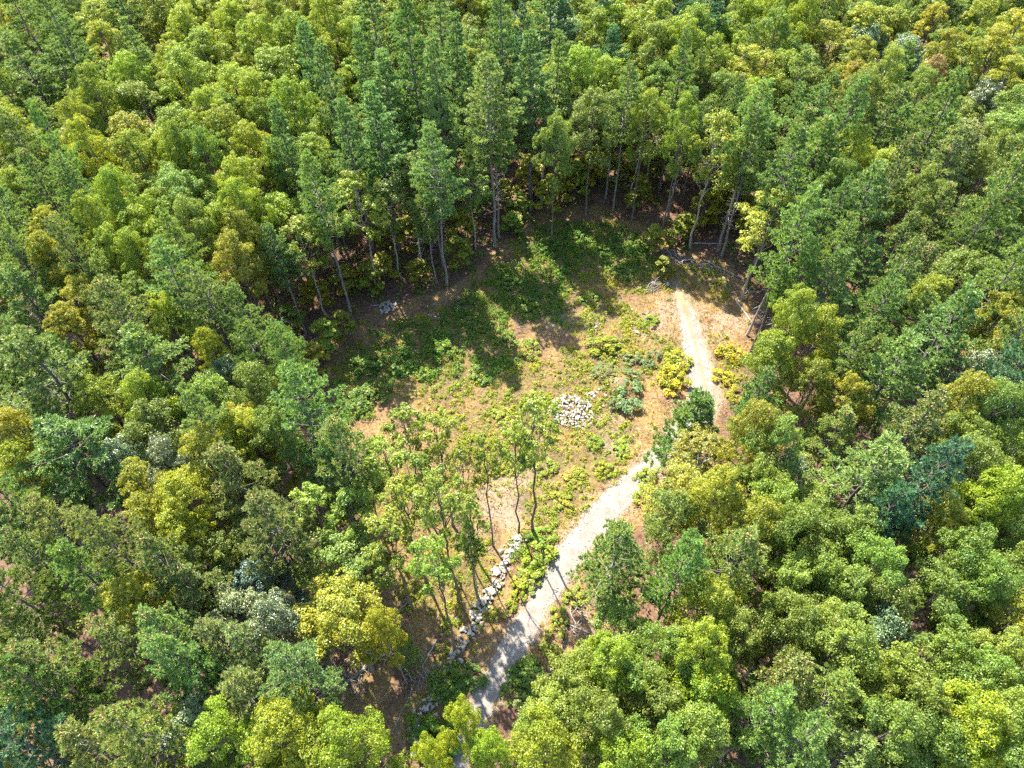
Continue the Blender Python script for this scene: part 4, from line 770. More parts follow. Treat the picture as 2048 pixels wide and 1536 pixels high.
    ('L', -52.19, 80.89, 14.2, 2.96, 0, 'sixth narrow lime green oak from left in the left quarter, two tenths down the photo'),
    ('O', 6.69, 111.88, 14.9, 2.88, 0, 'third narrow mid green tree from left right of the middle, at the top edge'),
    ('P', -2.4, 106.84, 16.7, 3.22, 0, 'fourth narrow blue-green pine from left left of the middle, at the top edge'),
    ('P', 36.55, 43.38, 15.9, 2.89, 0, 'fifth narrow blue-green pine from left in the right quarter, four tenths down the photo'),
    ('O', 63.42, 108.65, 15.8, 2.54, 0, 'sixteenth narrow mid green tree from left in the right quarter, at the top edge'),
    ('L', -38.37, 71.53, 16.5, 2.83, 0, 'tenth narrow lime green oak from left in the left quarter, two tenths down the photo'),
    ('L', -13.04, 92.52, 16.3, 2.69, 0, 'seventeenth narrow lime green oak from left left of the middle, one tenth down the photo'),
    ('G', 54.39, 93.56, 13.3, 2.47, 0, 'third narrow grey-green tree from left in the right quarter, one tenth down the photo'),
    ('P', -54.2, 64.38, 15.3, 2.73, 0, 'fourth narrow blue-green pine from left in the left quarter, three tenths down the photo'),
    ('O', -32.51, 78.66, 16.5, 2.71, 0, 'sixth narrow mid green tree from left in the left quarter, two tenths down the photo'),
    ('O', 38.96, 87.15, 15.0, 2.93, 0, 'third narrow mid green tree from left in the right quarter, one tenth down the photo'),
    ('O', 26.79, 117.11, 14.0, 2.96, 0, 'eighth narrow mid green tree from left right of the middle, at the top edge'),
    ('PT', 43.09, 56.17, 17.1, 2.73, 0, 'third narrow tan-coned pine from left in the right quarter, three tenths down the photo'),
    ('O', 52.1, 110.84, 14.5, 3.02, 0, 'seventh narrow mid green tree from left in the right quarter, at the top edge'),
    ('L', -25.59, 97.83, 14.7, 2.72, 0, 'eighth narrow lime green oak from left left of the middle, one tenth down the photo'),
    ('L', -29.93, 60.08, 15.1, 2.84, 0, 'twelfth narrow lime green oak from left in the left quarter, three tenths down the photo'),
    ('L', -51.09, 108.43, 13.6, 2.58, 0, 'second narrow lime green oak from left in the left quarter, just under the top edge'),
    ('P', -58.6, 112.38, 16.7, 2.69, 0, 'fifth narrow blue-green pine from left in the left quarter, at the top edge'),
    ('P', -49.42, 46.01, 14.9, 2.75, 0, 'first narrow blue-green pine from left in the left quarter, four tenths down the photo'),
    ('L', 17.96, 96.16, 13.4, 2.45, 0, 'sixth narrow lime green oak from left right of the middle, one tenth down the photo'),
    ('L', -42.98, 101.09, 16.7, 2.7, 0, 'fourth narrow lime green oak from left in the left quarter, just under the top edge'),
    ('O', 50.63, 80.93, 14.4, 2.5, 0, 'eighth narrow mid green tree from left in the right quarter, one tenth down the photo'),
    ('L', -35.3, 93.35, 13.8, 3.02, 0, 'fourteenth narrow lime green oak from left in the left quarter, one tenth down the photo'),
    ('D', 20.65, 112.06, 14.9, 3.06, 0, 'fourth narrow dark teal pine from left right of the middle, at the top edge'),
    ('L', -26.58, 104.23, 13.8, 2.41, 0, 'fifth narrow lime green oak from left left of the middle, just under the top edge'),
    ('L', 69.82, 86.83, 13.8, 2.92, 0, 'third narrow lime green oak from left in the right quarter, one tenth down the photo'),
    ('L', -35.93, 106.82, 13.7, 2.83, 0, 'first narrow lime green oak from left left of the middle, just under the top edge'),
    ('P2', -19.52, 7.2, 14.7, 3.24, 0, 'the only narrow pale grey-green pine in the left quarter, along the bottom edge'),
    ('P', -48.24, 67.85, 15.4, 2.55, 0, 'ninth narrow blue-green pine from left in the left quarter, two tenths down the photo'),
    ('L', -22.46, 73.21, 15.0, 2.81, 0, 'fifth narrow lime green oak from left left of the middle, two tenths down the photo'),
    ('O', -82.56, 122.5, 13.8, 2.4, 0, 'first narrow mid green tree from left in the left quarter, at the top edge'),
    ('L', -44.57, 122.28, 13.4, 3.16, 0, 'tenth narrow lime green oak from left in the left quarter, at the top edge'),
    ('L', -28.27, 96.19, 14.6, 2.8, 0, 'fifth narrow lime green oak from left left of the middle, one tenth down the photo'),
    ('O', 37.81, 20.16, 13.1, 3.28, 0, 'twelfth narrow mid green tree from left in the right quarter, eight tenths down the photo'),
    ('G', 41.19, 30.73, 12.0, 2.92, 0, 'second narrow grey-green tree from left in the right quarter, six tenths down the photo'),
    ('L', -66.66, 124.42, 13.4, 3.45, 0, 'first lime green oak from left in the left quarter, at the top edge'),
    ('P', 37.46, 48.69, 14.8, 2.86, 0, 'fourth narrow blue-green pine from left in the right quarter, four tenths down the photo'),
    ('O', 52.41, 116.78, 13.4, 3.17, 0, 'sixth narrow mid green tree from left in the right quarter, at the top edge'),
    ('L', -34.25, 54.89, 15.3, 2.74, 0, 'eleventh narrow lime green oak from left in the left quarter, three tenths down the photo'),
    ('L', -20.79, 106.18, 14.3, 3.16, 0, 'seventh narrow lime green oak from left left of the middle, just under the top edge'),
    ('D', 11.96, 88.51, 15.9, 2.77, 0, 'second narrow dark teal pine from left right of the middle, one tenth down the photo'),
    ('L', -14.77, 6.69, 14.6, 3.49, 0, 'the only lime green oak left of the middle, along the bottom edge'),
    ('P', 27.98, 70.37, 14.9, 2.51, 0, 'first narrow blue-green pine from left right of the middle, two tenths down the photo'),
    ('P', 54.9, 98.45, 15.9, 2.46, 0, 'the only narrow blue-green pine in the right quarter, just under the top edge'),
    ('O', 58.02, 114.41, 14.1, 2.83, 0, 'twelfth narrow mid green tree from left in the right quarter, at the top edge'),
    ('P', 48.23, 74.27, 16.1, 2.59, 0, 'fifth narrow blue-green pine from left in the right quarter, two tenths down the photo'),
    ('O', 73.96, 107.11, 16.2, 2.73, 0, 'twenty-fifth narrow mid green tree from left in the right quarter, at the top edge'),
    ('P', -9.5, 84.0, 15.1, 2.65, 0, 'fifth narrow blue-green pine from left left of the middle, one tenth down the photo'),
    ('P', -48.33, 84.93, 14.5, 2.59, 0, 'tenth narrow blue-green pine from left in the left quarter, one tenth down the photo'),
    ('P', 28.88, 41.44, 14.7, 2.46, 0, 'first narrow blue-green pine from left in the right quarter, halfway down the photo'),
    ('O', 22.18, 6.03, 15.8, 2.83, 0, 'second narrow mid green tree from left in the right quarter, along the bottom edge'),
    ('L', -60.36, 71.39, 13.9, 2.54, 0, 'first narrow lime green oak from left in the left quarter, two tenths down the photo'),
    ('O', 45.69, 42.98, 13.5, 2.52, 0, 'third narrow mid green tree from left in the right quarter, four tenths down the photo'),
    ('O', 61.7, 102.4, 16.3, 2.84, 0, 'eighteenth narrow mid green tree from left in the right quarter, at the top edge'),
    ('P', -20.79, 43.42, 15.0, 2.5, 0, 'second narrow blue-green pine from left left of the middle, halfway down the photo'),
    ('P', -63.58, 101.0, 16.2, 2.47, 0, 'seventh narrow blue-green pine from left in the left quarter, one tenth down the photo'),
    ('P', -68.34, 89.49, 15.0, 2.91, 0, 'first narrow blue-green pine from left in the left quarter, one tenth down the photo'),
    ('L', -16.91, 95.08, 14.9, 2.55, 0, 'fifteenth narrow lime green oak from left left of the middle, one tenth down the photo'),
    ('L', -37.83, 102.71, 16.2, 2.53, 0, 'seventh narrow lime green oak from left in the left quarter, just under the top edge'),
    ('O', -62.5, 122.22, 14.5, 3.27, 0, 'ninth narrow mid green tree from left in the left quarter, at the top edge'),
    ('P', -60.47, 91.06, 15.4, 2.54, 0, 'sixth narrow blue-green pine from left in the left quarter, one tenth down the photo'),
    ('P', -14.53, 112.46, 17.7, 2.45, 0, 'first narrow blue-green pine from left left of the middle, at the top edge'),
    ('D', 4.06, 107.02, 15.9, 2.66, 0, 'second narrow dark teal pine from left right of the middle, at the top edge'),
    ('L', -41.61, 85.12, 15.9, 2.52, 0, 'eighth narrow lime green oak from left in the left quarter, one tenth down the photo'),
    ('L', -32.71, 86.7, 14.8, 2.71, 0, 'seventeenth narrow lime green oak from left in the left quarter, one tenth down the photo'),
    ('P', -49.53, 92.27, 16.7, 2.46, 0, 'eleventh narrow blue-green pine from left in the left quarter, one tenth down the photo'),
    ('O', 7.2, 17.0, 13.8, 2.69, 0, 'first narrow mid green tree from left right of the middle, eight tenths down the photo'),
    ('O', -67.87, 98.9, 15.4, 2.59, 0, 'sixth narrow mid green tree from left in the left quarter, one tenth down the photo'),
    ('PT', -36.8, 45.56, 18.1, 2.57, 0, 'the only narrow tan-coned pine in the left quarter, four tenths down the photo'),
    ('P', 19.91, 34.67, 17.5, 2.78, 0, 'the only narrow blue-green pine right of the middle, halfway down the photo'),
    ('P', -67.24, 105.56, 15.3, 2.44, 0, 'first narrow blue-green pine from left in the left quarter, just under the top edge'),
    ('P', -9.4, 87.21, 18.1, 2.57, 0, 'sixth narrow blue-green pine from left left of the middle, one tenth down the photo'),
    ('O', 41.06, 27.06, 15.4, 2.82, 0, 'fifth narrow mid green tree from left in the right quarter, six tenths down the photo'),
    ('P', 31.44, 89.76, 18.1, 2.44, 0, 'fourth narrow blue-green pine from left right of the middle, one tenth down the photo'),
    ('P', -48.28, 54.47, 17.4, 2.87, 0, 'fifth narrow blue-green pine from left in the left quarter, three tenths down the photo'),
    ('L', -10.76, 101.06, 15.7, 2.45, 0, 'tenth narrow lime green oak from left left of the middle, just under the top edge'),
    ('O', -82.02, 125.67, 13.1, 2.98, 0, 'second narrow mid green tree from left in the left quarter, at the top edge'),
    ('O', 18.2, 118.34, 13.3, 2.87, 0, 'sixth narrow mid green tree from left right of the middle, at the top edge'),
    ('G', 65.4, 81.62, 12.3, 2.57, 0, 'sixth narrow grey-green tree from left in the right quarter, one tenth down the photo'),
    ('O', 77.6, 103.96, 15.0, 3.6, 0, 'ninth mid green tree from left in the right quarter, at the top edge'),
    ('O', 54.18, 54.76, 14.6, 2.49, 0, 'fourth narrow mid green tree from left in the right quarter, three tenths down the photo'),
    ('O', 0.54, 118.09, 14.2, 2.93, 0, 'fourth narrow mid green tree from left left of the middle, at the top edge'),
    ('L', -49.94, 112.02, 14.7, 2.93, 0, 'fifth narrow lime green oak from left in the left quarter, at the top edge'),
    ('O', -56.24, 94.59, 13.2, 2.47, 0, 'eighth narrow mid green tree from left in the left quarter, one tenth down the photo'),
    ('L', -37.34, 118.53, 14.0, 2.83, 0, 'third narrow lime green oak from left left of the middle, at the top edge'),
    ('O', 8.21, 117.15, 13.0, 2.84, 0, 'fourth narrow mid green tree from left right of the middle, at the top edge'),
    ('O', 28.06, 83.27, 13.2, 2.43, 0, 'fifth narrow mid green tree from left right of the middle, one tenth down the photo'),
    ('P', -19.66, 66.75, 16.1, 2.49, 0, 'second narrow blue-green pine from left left of the middle, two tenths down the photo'),
    ('L', -38.28, 109.71, 14.4, 2.49, 0, 'ninth narrow lime green oak from left in the left quarter, just under the top edge'),
    ('L', 34.8, 118.71, 13.4, 3.56, 0, 'the only lime green oak right of the middle, at the top edge'),
    ('P', -26.16, 89.35, 14.3, 2.88, 0, 'first narrow blue-green pine from left left of the middle, one tenth down the photo'),
    ('P', -6.52, 70.85, 14.9, 2.56, 0, 'sixth narrow blue-green pine from left left of the middle, two tenths down the photo'),
    ('D', 23.94, 96.99, 16.5, 2.48, 0, 'fourth narrow dark teal pine from left right of the middle, just under the top edge'),
    ('L2', 13.1, 27.51, 13.3, 3.04, 0, 'first narrow yellowish green oak from left right of the middle, six tenths down the photo'),
    ('O', 23.84, 78.81, 13.1, 2.53, 0, 'third narrow mid green tree from left right of the middle, two tenths down the photo'),
    ('L', -33.57, 89.68, 15.6, 2.42, 0, 'sixteenth narrow lime green oak from left in the left quarter, one tenth down the photo'),
    ('P', 56.02, 90.18, 16.2, 3.1, 0, 'third narrow blue-green pine from left in the right quarter, one tenth down the photo'),
    ('L', 48.69, 43.42, 15.2, 2.58, 0, 'third narrow lime green oak from left in the right quarter, four tenths down the photo'),
    ('O', -72.37, 98.21, 14.8, 3.17, 0, 'first narrow mid green tree from left in the left quarter, one tenth down the photo'),
    ('O', 66.46, 113.83, 14.6, 3.53, 0, 'fourth mid green tree from left in the right quarter, at the top edge'),
    ('L', 32.05, 111.3, 15.5, 2.62, 0, 'tenth narrow lime green oak from left right of the middle, at the top edge'),
    ('PT', 39.84, 50.91, 14.7, 3.01, 0, 'second narrow tan-coned pine from left in the right quarter, four tenths down the photo'),
    ('L', 4.04, 112.75, 17.0, 2.49, 0, 'first narrow lime green oak from left right of the middle, at the top edge'),
    ('L', 16.04, 87.52, 13.8, 2.56, 0, 'fifth narrow lime green oak from left right of the middle, one tenth down the photo'),
    ('PT', -33.95, 39.67, 15.0, 2.74, 0, 'the only narrow tan-coned pine in the left quarter, halfway down the photo'),
    ('L', -19.45, 90.0, 14.1, 3.46, 0, 'second lime green oak from left left of the middle, one tenth down the photo'),
    ('D', 34.14, 101.76, 16.3, 2.46, 0, 'seventh narrow dark teal pine from left right of the middle, just under the top edge'),
    ('O', 21.55, 25.31, 14.9, 2.44, 0, 'third narrow mid green tree from left in the right quarter, seven tenths down the photo'),
    ('L', -57.51, 75.93, 16.9, 2.78, 0, 'second narrow lime green oak from left in the left quarter, two tenths down the photo'),
    ('L', -5.37, 108.36, 16.4, 2.56, 0, 'sixteenth narrow lime green oak from left left of the middle, at the top edge'),
    ('O', 68.58, 107.29, 15.8, 2.46, 0, 'twentieth narrow mid green tree from left in the right quarter, at the top edge'),
    ('O', 49.22, 116.1, 13.0, 2.75, 0, 'second narrow mid green tree from left in the right quarter, at the top edge'),
    ('O', 54.88, 105.9, 14.8, 2.42, 0, 'eleventh narrow mid green tree from left in the right quarter, at the top edge'),
    ('O', -16.17, 121.01, 13.2, 3.33, 0, 'first narrow mid green tree from left left of the middle, at the top edge'),
    ('O', -68.11, 112.62, 14.0, 2.72, 0, 'third narrow mid green tree from left in the left quarter, just under the top edge'),
    ('O', 13.96, 118.37, 13.1, 3.11, 0, 'fifth narrow mid green tree from left right of the middle, at the top edge'),
    ('L', -42.37, 63.44, 15.6, 2.61, 0, 'fourth narrow lime green oak from left in the left quarter, three tenths down the photo'),
    ('L', -30.46, 111.99, 15.2, 2.71, 0, 'seventh narrow lime green oak from left left of the middle, at the top edge'),
]
SAPLINGS = [
    (12.36, 83.73, 2.12, 'fifth leafy sapling from left behind the clearing, two tenths down the photo'),
    (10.69, 80.43, 2.08, 'fourth leafy sapling from left behind the clearing, two tenths down the photo'),
    (13.9, 81.78, 1.74, 'sixth leafy sapling from left behind the clearing, two tenths down the photo'),
    (8.12, 82.78, 2.11, 'second leafy sapling from left behind the clearing, two tenths down the photo'),
    (-0.62, 76.81, 1.86, 'second leafy sapling from left behind the clearing, three tenths down the photo'),
    (0.61, 72.02, 1.47, 'first leafy sapling from left at right rear rim, three tenths down the photo'),
    (-8.79, 72.89, 1.97, 'first leafy sapling from left behind the clearing, three tenths down the photo'),
    (-10.54, 69.25, 1.76, 'third leafy sapling from left at left rear rim, three tenths down the photo'),
    (-15.05, 70.23, 1.94, 'first leafy sapling from left at left rear rim, three tenths down the photo'),
    (27.02, 73.36, 1.98, 'eighth leafy sapling from left behind the clearing, three tenths down the photo'),
    (29.38, 75.3, 2.01, 'ninth leafy sapling from left behind the clearing, three tenths down the photo'),
    (7.08, 77.34, 2.03, 'fifth leafy sapling from left behind the clearing, three tenths down the photo'),
    (5.31, 75.51, 1.84, 'fourth leafy sapling from left behind the clearing, three tenths down the photo'),
    (3.15, 79.59, 2.13, 'first leafy sapling from left behind the clearing, two tenths down the photo'),
    (-6.32, 65.39, 1.72, 'fourth leafy sapling from left at left rear rim, three tenths down the photo'),
    (-5.8, 69.84, 1.93, 'fifth leafy sapling from left at left rear rim, three tenths down the photo'),
    (17.71, 67.46, 1.42, 'second leafy sapling from left at right rear rim, three tenths down the photo'),
    (20.66, 68.28, 1.43, 'third leafy sapling from left at right rear rim, three tenths down the photo'),
    (22.22, 70.02, 1.54, 'fourth leafy sapling from left at right rear rim, three tenths down the photo'),
    (16.87, 75.52, 1.84, 'sixth leafy sapling from left behind the clearing, three tenths down the photo'),
    (18.63, 63.22, 1.07, 'first leafy sapling from left at right rear rim, four tenths down the photo'),
    (30.31, 67.83, 2.39, 'fifth leafy sapling from left at right rear rim, three tenths down the photo'),
    (32.27, 70.79, 2.28, 'tenth leafy sapling from left behind the clearing, three tenths down the photo'),
    (-20.32, 52.72, 1.7, 'third leafy sapling from left at left rear rim, four tenths down the photo'),
    (-18.89, 54.82, 1.44, 'fourth leafy sapling from left at left rear rim, four tenths down the photo'),
    (-21.02, 49.85, 1.67, 'the only leafy sapling at left rear rim, halfway down the photo'),
    (-16.48, 62.14, 1.83, 'sixth leafy sapling from left at left rear rim, four tenths down the photo'),
    (-15.14, 63.97, 1.7, 'seventh leafy sapling from left at left rear rim, four tenths down the photo'),
    (-10.84, 63.51, 1.54, 'eighth leafy sapling from left at left rear rim, four tenths down the photo'),
    (9.18, 78.5, 1.88, 'third leafy sapling from left behind the clearing, two tenths down the photo'),
    (24.71, 71.46, 1.96, 'seventh leafy sapling from left behind the clearing, three tenths down the photo'),
    (-12.43, 69.17, 1.92, 'second leafy sapling from left at left rear rim, three tenths down the photo'),
    (-19.21, 62.25, 1.83, 'fifth leafy sapling from left at left rear rim, four tenths down the photo'),
    (-22.48, 59.85, 1.8, 'second leafy sapling from left at left rear rim, four tenths down the photo'),
    (-24.78, 55.93, 1.75, 'first leafy sapling from left at left rear rim, four tenths down the photo'),
    (15.83, 83.57, 2.12, 'seventh leafy sapling from left behind the clearing, two tenths down the photo'),
    (20.53, 82.41, 1.93, 'eighth leafy sapling from left behind the clearing, two tenths down the photo'),
    (31.47, 59.94, 2.11, 'third leafy sapling from left at right rear rim, four tenths down the photo'),
    (30.04, 55.41, 1.74, 'second leafy sapling from left at right rear rim, four tenths down the photo'),
    (1.66, 74.82, 1.66, 'third leafy sapling from left behind the clearing, three tenths down the photo'),
]
SHRUBS = [
    (13.08, 49.97, 1.16, (0.183, 0.228, 0.094), 'fifth grey-green shrub by dirt mound from left in clearing, halfway down the photo'),
    (15.35, 50.06, 1.22, (0.183, 0.225, 0.087), 'seventh grey-green shrub by dirt mound from left in clearing, halfway down the photo'),
    (9.77, 48.7, 1.09, (0.171, 0.226, 0.088), 'first grey-green shrub by dirt mound from left in clearing, halfway down the photo'),
    (10.19, 47.5, 1.19, (0.198, 0.203, 0.081), 'second grey-green shrub by dirt mound from left in clearing, halfway down the photo'),
    (13.11, 47.21, 1.28, (0.167, 0.242, 0.089), 'sixth grey-green shrub by dirt mound from left in clearing, halfway down the photo'),
    (12.11, 44.72, 1.53, (0.165, 0.251, 0.094), 'fourth grey-green shrub by dirt mound from left in clearing, halfway down the photo'),
    (17.45, 46.77, 1.76, (0.311, 0.308, 0.028), 'first bright yellow-green shrub by track from left in clearing, halfway down the photo'),
    (18.31, 49.69, 1.3, (0.265, 0.302, 0.027), 'second bright yellow-green shrub by track from left in clearing, halfway down the photo'),
    (10.67, 52.13, 1.83, (0.213, 0.267, 0.028), 'second fresh green shrub from left in clearing, four tenths down the photo'),
    (15.98, 55.28, 1.15, (0.228, 0.281, 0.035), 'third fresh green shrub from left in clearing, four tenths down the photo'),
    (10.73, 44.12, 0.97, (0.186, 0.233, 0.085), 'third grey-green shrub by dirt mound from left in clearing, halfway down the photo'),
    (24.08, 50.25, 1.46, (0.312, 0.297, 0.028), 'fourth bright yellow-green shrub by track from left in clearing, halfway down the photo'),
    (22.88, 47.12, 1.42, (0.336, 0.336, 0.032), 'third bright yellow-green shrub by track from left in clearing, halfway down the photo'),
    (23.72, 44.81, 1.25, (0.315, 0.287, 0.028), 'fifth bright yellow-green shrub by track from left in clearing, halfway down the photo'),
    (1.1, 24.98, 1.28, (0.218, 0.256, 0.034), 'first fresh green shrub from left in clearing, seven tenths down the photo'),
    (1.85, 27.01, 1.43, (0.225, 0.309, 0.031), 'second fresh green shrub from left in clearing, seven tenths down the photo'),
    (0.18, 23.82, 0.92, (0.255, 0.309, 0.028), 'second fresh green shrub from left in clearing, eight tenths down the photo'),
    (2.64, 29.38, 1.09, (0.214, 0.313, 0.032), 'third fresh green shrub from left in clearing, seven tenths down the photo'),
    (4.49, 32.99, 1.05, (0.257, 0.278, 0.029), 'fourth fresh green shrub from left in clearing, six tenths down the photo'),
    (1.16, 39.93, 1.12, (0.237, 0.304, 0.03), 'second fresh green shrub from left in clearing, six tenths down the photo'),
    (3.01, 41.75, 1.08, (0.207, 0.274, 0.036), 'second fresh green shrub from left in clearing, halfway down the photo'),
    (-1.15, 22.35, 0.81, (0.244, 0.259, 0.03), 'first fresh green shrub from left in clearing, eight tenths down the photo'),
    (-4.27, 16.84, 1.28, (0.104, 0.179, 0.032), 'third deep green shrub by lower drive from left in clearing, nine tenths down the photo'),
    (-5.47, 16.05, 0.95, (0.106, 0.203, 0.03), 'second deep green shrub by lower drive from left in clearing, nine tenths down the photo'),
    (-6.71, 12.46, 2.05, (0.106, 0.211, 0.027), 'first deep green shrub by lower drive from left in clearing, nine tenths down the photo'),
    (-7.05, 11.51, 1.41, (0.119, 0.182, 0.029), 'the only deep green shrub by lower drive in clearing, along the bottom edge'),
    (0.4, 17.08, 1.33, (0.107, 0.189, 0.033), 'fifth deep green shrub by lower drive from left in clearing, nine tenths down the photo'),
    (-0.25, 15.63, 1.16, (0.123, 0.191, 0.033), 'fourth deep green shrub by lower drive from left in clearing, nine tenths down the photo'),
    (3.53, 21.63, 1.12, (0.214, 0.278, 0.035), 'fourth fresh green shrub from left in clearing, eight tenths down the photo'),
    (2.79, 19.91, 1.22, (0.238, 0.258, 0.036), 'third fresh green shrub from left in clearing, eight tenths down the photo'),
    (4.96, 23.68, 0.92, (0.214, 0.268, 0.034), 'fifth fresh green shrub from left in clearing, eight tenths down the photo'),
    (12.78, 32.75, 1.51, (0.221, 0.271, 0.029), 'tenth fresh green shrub from left in clearing, six tenths down the photo'),
    (12.61, 34.94, 1.02, (0.207, 0.291, 0.03), 'ninth fresh green shrub from left in clearing, six tenths down the photo'),
    (3.0, 36.41, 0.98, (0.236, 0.276, 0.032), 'third fresh green shrub from left in clearing, six tenths down the photo'),
    (-1.41, 36.59, 0.91, (0.255, 0.284, 0.033), 'first fresh green shrub from left in clearing, six tenths down the photo'),
    (5.87, 35.44, 1.03, (0.25, 0.263, 0.029), 'fifth fresh green shrub from left in clearing, six tenths down the photo'),
    (8.84, 35.96, 0.93, (0.253, 0.307, 0.03), 'seventh fresh green shrub from left in clearing, six tenths down the photo'),
    (8.17, 39.19, 0.95, (0.213, 0.301, 0.035), 'sixth fresh green shrub from left in clearing, six tenths down the photo'),
    (10.6, 38.54, 0.9, (0.213, 0.316, 0.035), 'eighth fresh green shrub from left in clearing, six tenths down the photo'),
    (9.5, 59.6, 1.12, (0.133, 0.206, 0.031), 'eighth dark green leafy shrub from left in clearing, four tenths down the photo'),
    (6.23, 64.01, 1.16, (0.116, 0.233, 0.032), 'seventh dark green leafy shrub from left in clearing, four tenths down the photo'),
    (13.52, 63.67, 1.22, (0.136, 0.198, 0.037), 'ninth dark green leafy shrub from left in clearing, four tenths down the photo'),
    (2.38, 58.97, 1.24, (0.133, 0.2, 0.031), 'sixth dark green leafy shrub from left in clearing, four tenths down the photo'),
    (-4.07, 55.91, 1.37, (0.137, 0.188, 0.032), 'third dark green leafy shrub from left in clearing, four tenths down the photo'),
    (-7.94, 52.06, 1.63, (0.132, 0.228, 0.035), 'first dark green leafy shrub from left in clearing, four tenths down the photo'),
    (-12.3, 50.68, 1.75, (0.123, 0.231, 0.032), 'fourth dark green leafy shrub from left in clearing, halfway down the photo'),
    (-16.11, 50.1, 1.75, (0.115, 0.198, 0.034), 'second dark green leafy shrub from left in clearing, halfway down the photo'),
    (-16.14, 45.38, 1.54, (0.116, 0.194, 0.033), 'first dark green leafy shrub from left in clearing, halfway down the photo'),
    (-14.08, 46.06, 1.41, (0.132, 0.191, 0.033), 'third dark green leafy shrub from left in clearing, halfway down the photo'),
    (-3.45, 48.5, 1.29, (0.142, 0.234, 0.035), 'sixth dark green leafy shrub from left in clearing, halfway down the photo'),
    (-0.65, 53.47, 1.34, (0.136, 0.214, 0.031), 'fourth dark green leafy shrub from left in clearing, four tenths down the photo'),
    (2.11, 51.88, 1.33, (0.204, 0.252, 0.035), 'first fresh green shrub from left in clearing, four tenths down the photo'),
    (-9.43, 48.71, 1.29, (0.136, 0.233, 0.03), 'fifth dark green leafy shrub from left in clearing, halfway down the photo'),
    (5.3, 69.35, 1.51, (0.134, 0.209, 0.036), 'first dark green leafy shrub from left in clearing, three tenths down the photo'),
    (9.17, 70.07, 1.62, (0.124, 0.235, 0.031), 'second dark green leafy shrub from left in clearing, three tenths down the photo'),
    (12.78, 68.16, 1.4, (0.131, 0.222, 0.037), 'third dark green leafy shrub from left in clearing, three tenths down the photo'),
    (0.09, 62.42, 1.28, (0.137, 0.22, 0.036), 'fifth dark green leafy shrub from left in clearing, four tenths down the photo'),
    (-5.28, 59.16, 1.4, (0.143, 0.203, 0.036), 'second dark green leafy shrub from left in clearing, four tenths down the photo'),
    (-1.34, 43.16, 1.1, (0.252, 0.31, 0.031), 'first fresh green shrub from left in clearing, halfway down the photo'),
    (15.92, 68.12, 1.26, (0.139, 0.228, 0.035), 'fourth dark green leafy shrub from left in clearing, three tenths down the photo'),
]
ROAD = [(-5.44, 9.04, 1.89), (-4.39, 12.05, 1.86), (-3.32, 14.36, 1.86), (-2.17, 16.78, 2.05), (-0.26, 19.94, 2.37), (1.81, 23.1, 2.44), (3.93, 26.48, 2.49), (6.32, 29.33, 2.55), (9.17, 32.33, 2.74), (11.92, 35.24, 2.45), (15.02, 38.01, 2.27), (18.33, 41.23, 3.11), (20.49, 45.01, 2.91), (20.67, 49.12, 2.8), (20.57, 52.77, 2.56), (20.51, 56.65, 2.31), (20.29, 59.75, 1.69), (20.03, 61.8, 0.91)]
WALL = [(0.62, 29.5), (-0.36, 28.54), (-1.16, 27.25), (-1.49, 25.79), (-2.08, 24.7), (-2.69, 23.81), (-3.3, 22.76), (-3.84, 21.6), (-4.42, 20.73), (-4.98, 19.45), (-5.5, 18.49), (-6.31, 17.17), (-7.06, 15.88), (-7.93, 14.26), (-8.24, 12.19), (-8.31, 11.56)]
OPEN = [(-25.55, 53.74), (-21.96, 56.29), (-18.62, 57.35), (-14.23, 60.44), (-7.13, 61.85), (-3.55, 66.11), (-1.03, 70.21), (5.06, 77.01), (12.4, 77.0), (18.47, 72.82), (22.07, 67.35), (26.65, 65.33), (28.24, 58.78), (27.57, 51.03), (24.59, 47.58), (22.81, 44.27), (21.0, 40.52), (19.41, 37.57), (16.27, 33.72), (13.95, 31.13), (8.96, 28.26), (5.4, 23.67), (8.47, 20.12), (6.55, 17.72), (1.65, 17.86), (-1.27, 14.49), (-3.23, 12.37), (-5.5, 10.7), (-8.53, 10.78), (-13.21, 11.93), (-14.85, 15.59), (-14.43, 18.69), (-12.01, 23.72), (-13.36, 28.44), (-14.84, 33.62), (-14.16, 36.36), (-17.8, 41.83), (-20.43, 45.78), (-23.24, 50.0)]
STRAW = [(15.9, 54.5, 5.4, 3.5), (12.0, 55.4, 4.0, 2.4), (11.7, 60.7, 2.4, 2.4), (14.0, 62.7, 1.8, 1.8), (24.2, 58.9, 3.2, 3.9), (24.6, 54.1, 2.6, 3.6), (15.3, 46.5, 2.4, 2.8), (13.7, 42.6, 2.3, 2.9), (11.7, 39.6, 2.5, 3.1), (10.7, 35.0, 2.2, 2.3), (7.5, 32.4, 2.8, 1.9), (5.0, 29.9, 2.3, 1.6), (18.3, 59.2, 2.9, 3.4), (7.2, 52.5, 2.2, 2.2), (5.7, 39.8, 3.0, 2.4), (8.7, 44.8, 2.1, 2.0), (13.6, 38.4, 2.0, 1.8), (2.5, 26.5, 1.1, 1.2)]
BARE = [(15.9, 54.9, 4.6, 2.8), (9.2, 56.3, 2.6, 2.0), (11.1, 47.0, 1.2, 1.4), (24.5, 54.9, 2.3, 3.6), (18.1, 57.5, 2.3, 2.9), (9.5, 42.2, 2.6, 1.9), (10.2, 39.7, 3.5, 2.4), (5.7, 56.4, 2.3, 3.2), (0.0, 35.3, 3.4, 3.4), (-1.5, 32.1, 3.3, 3.2)]
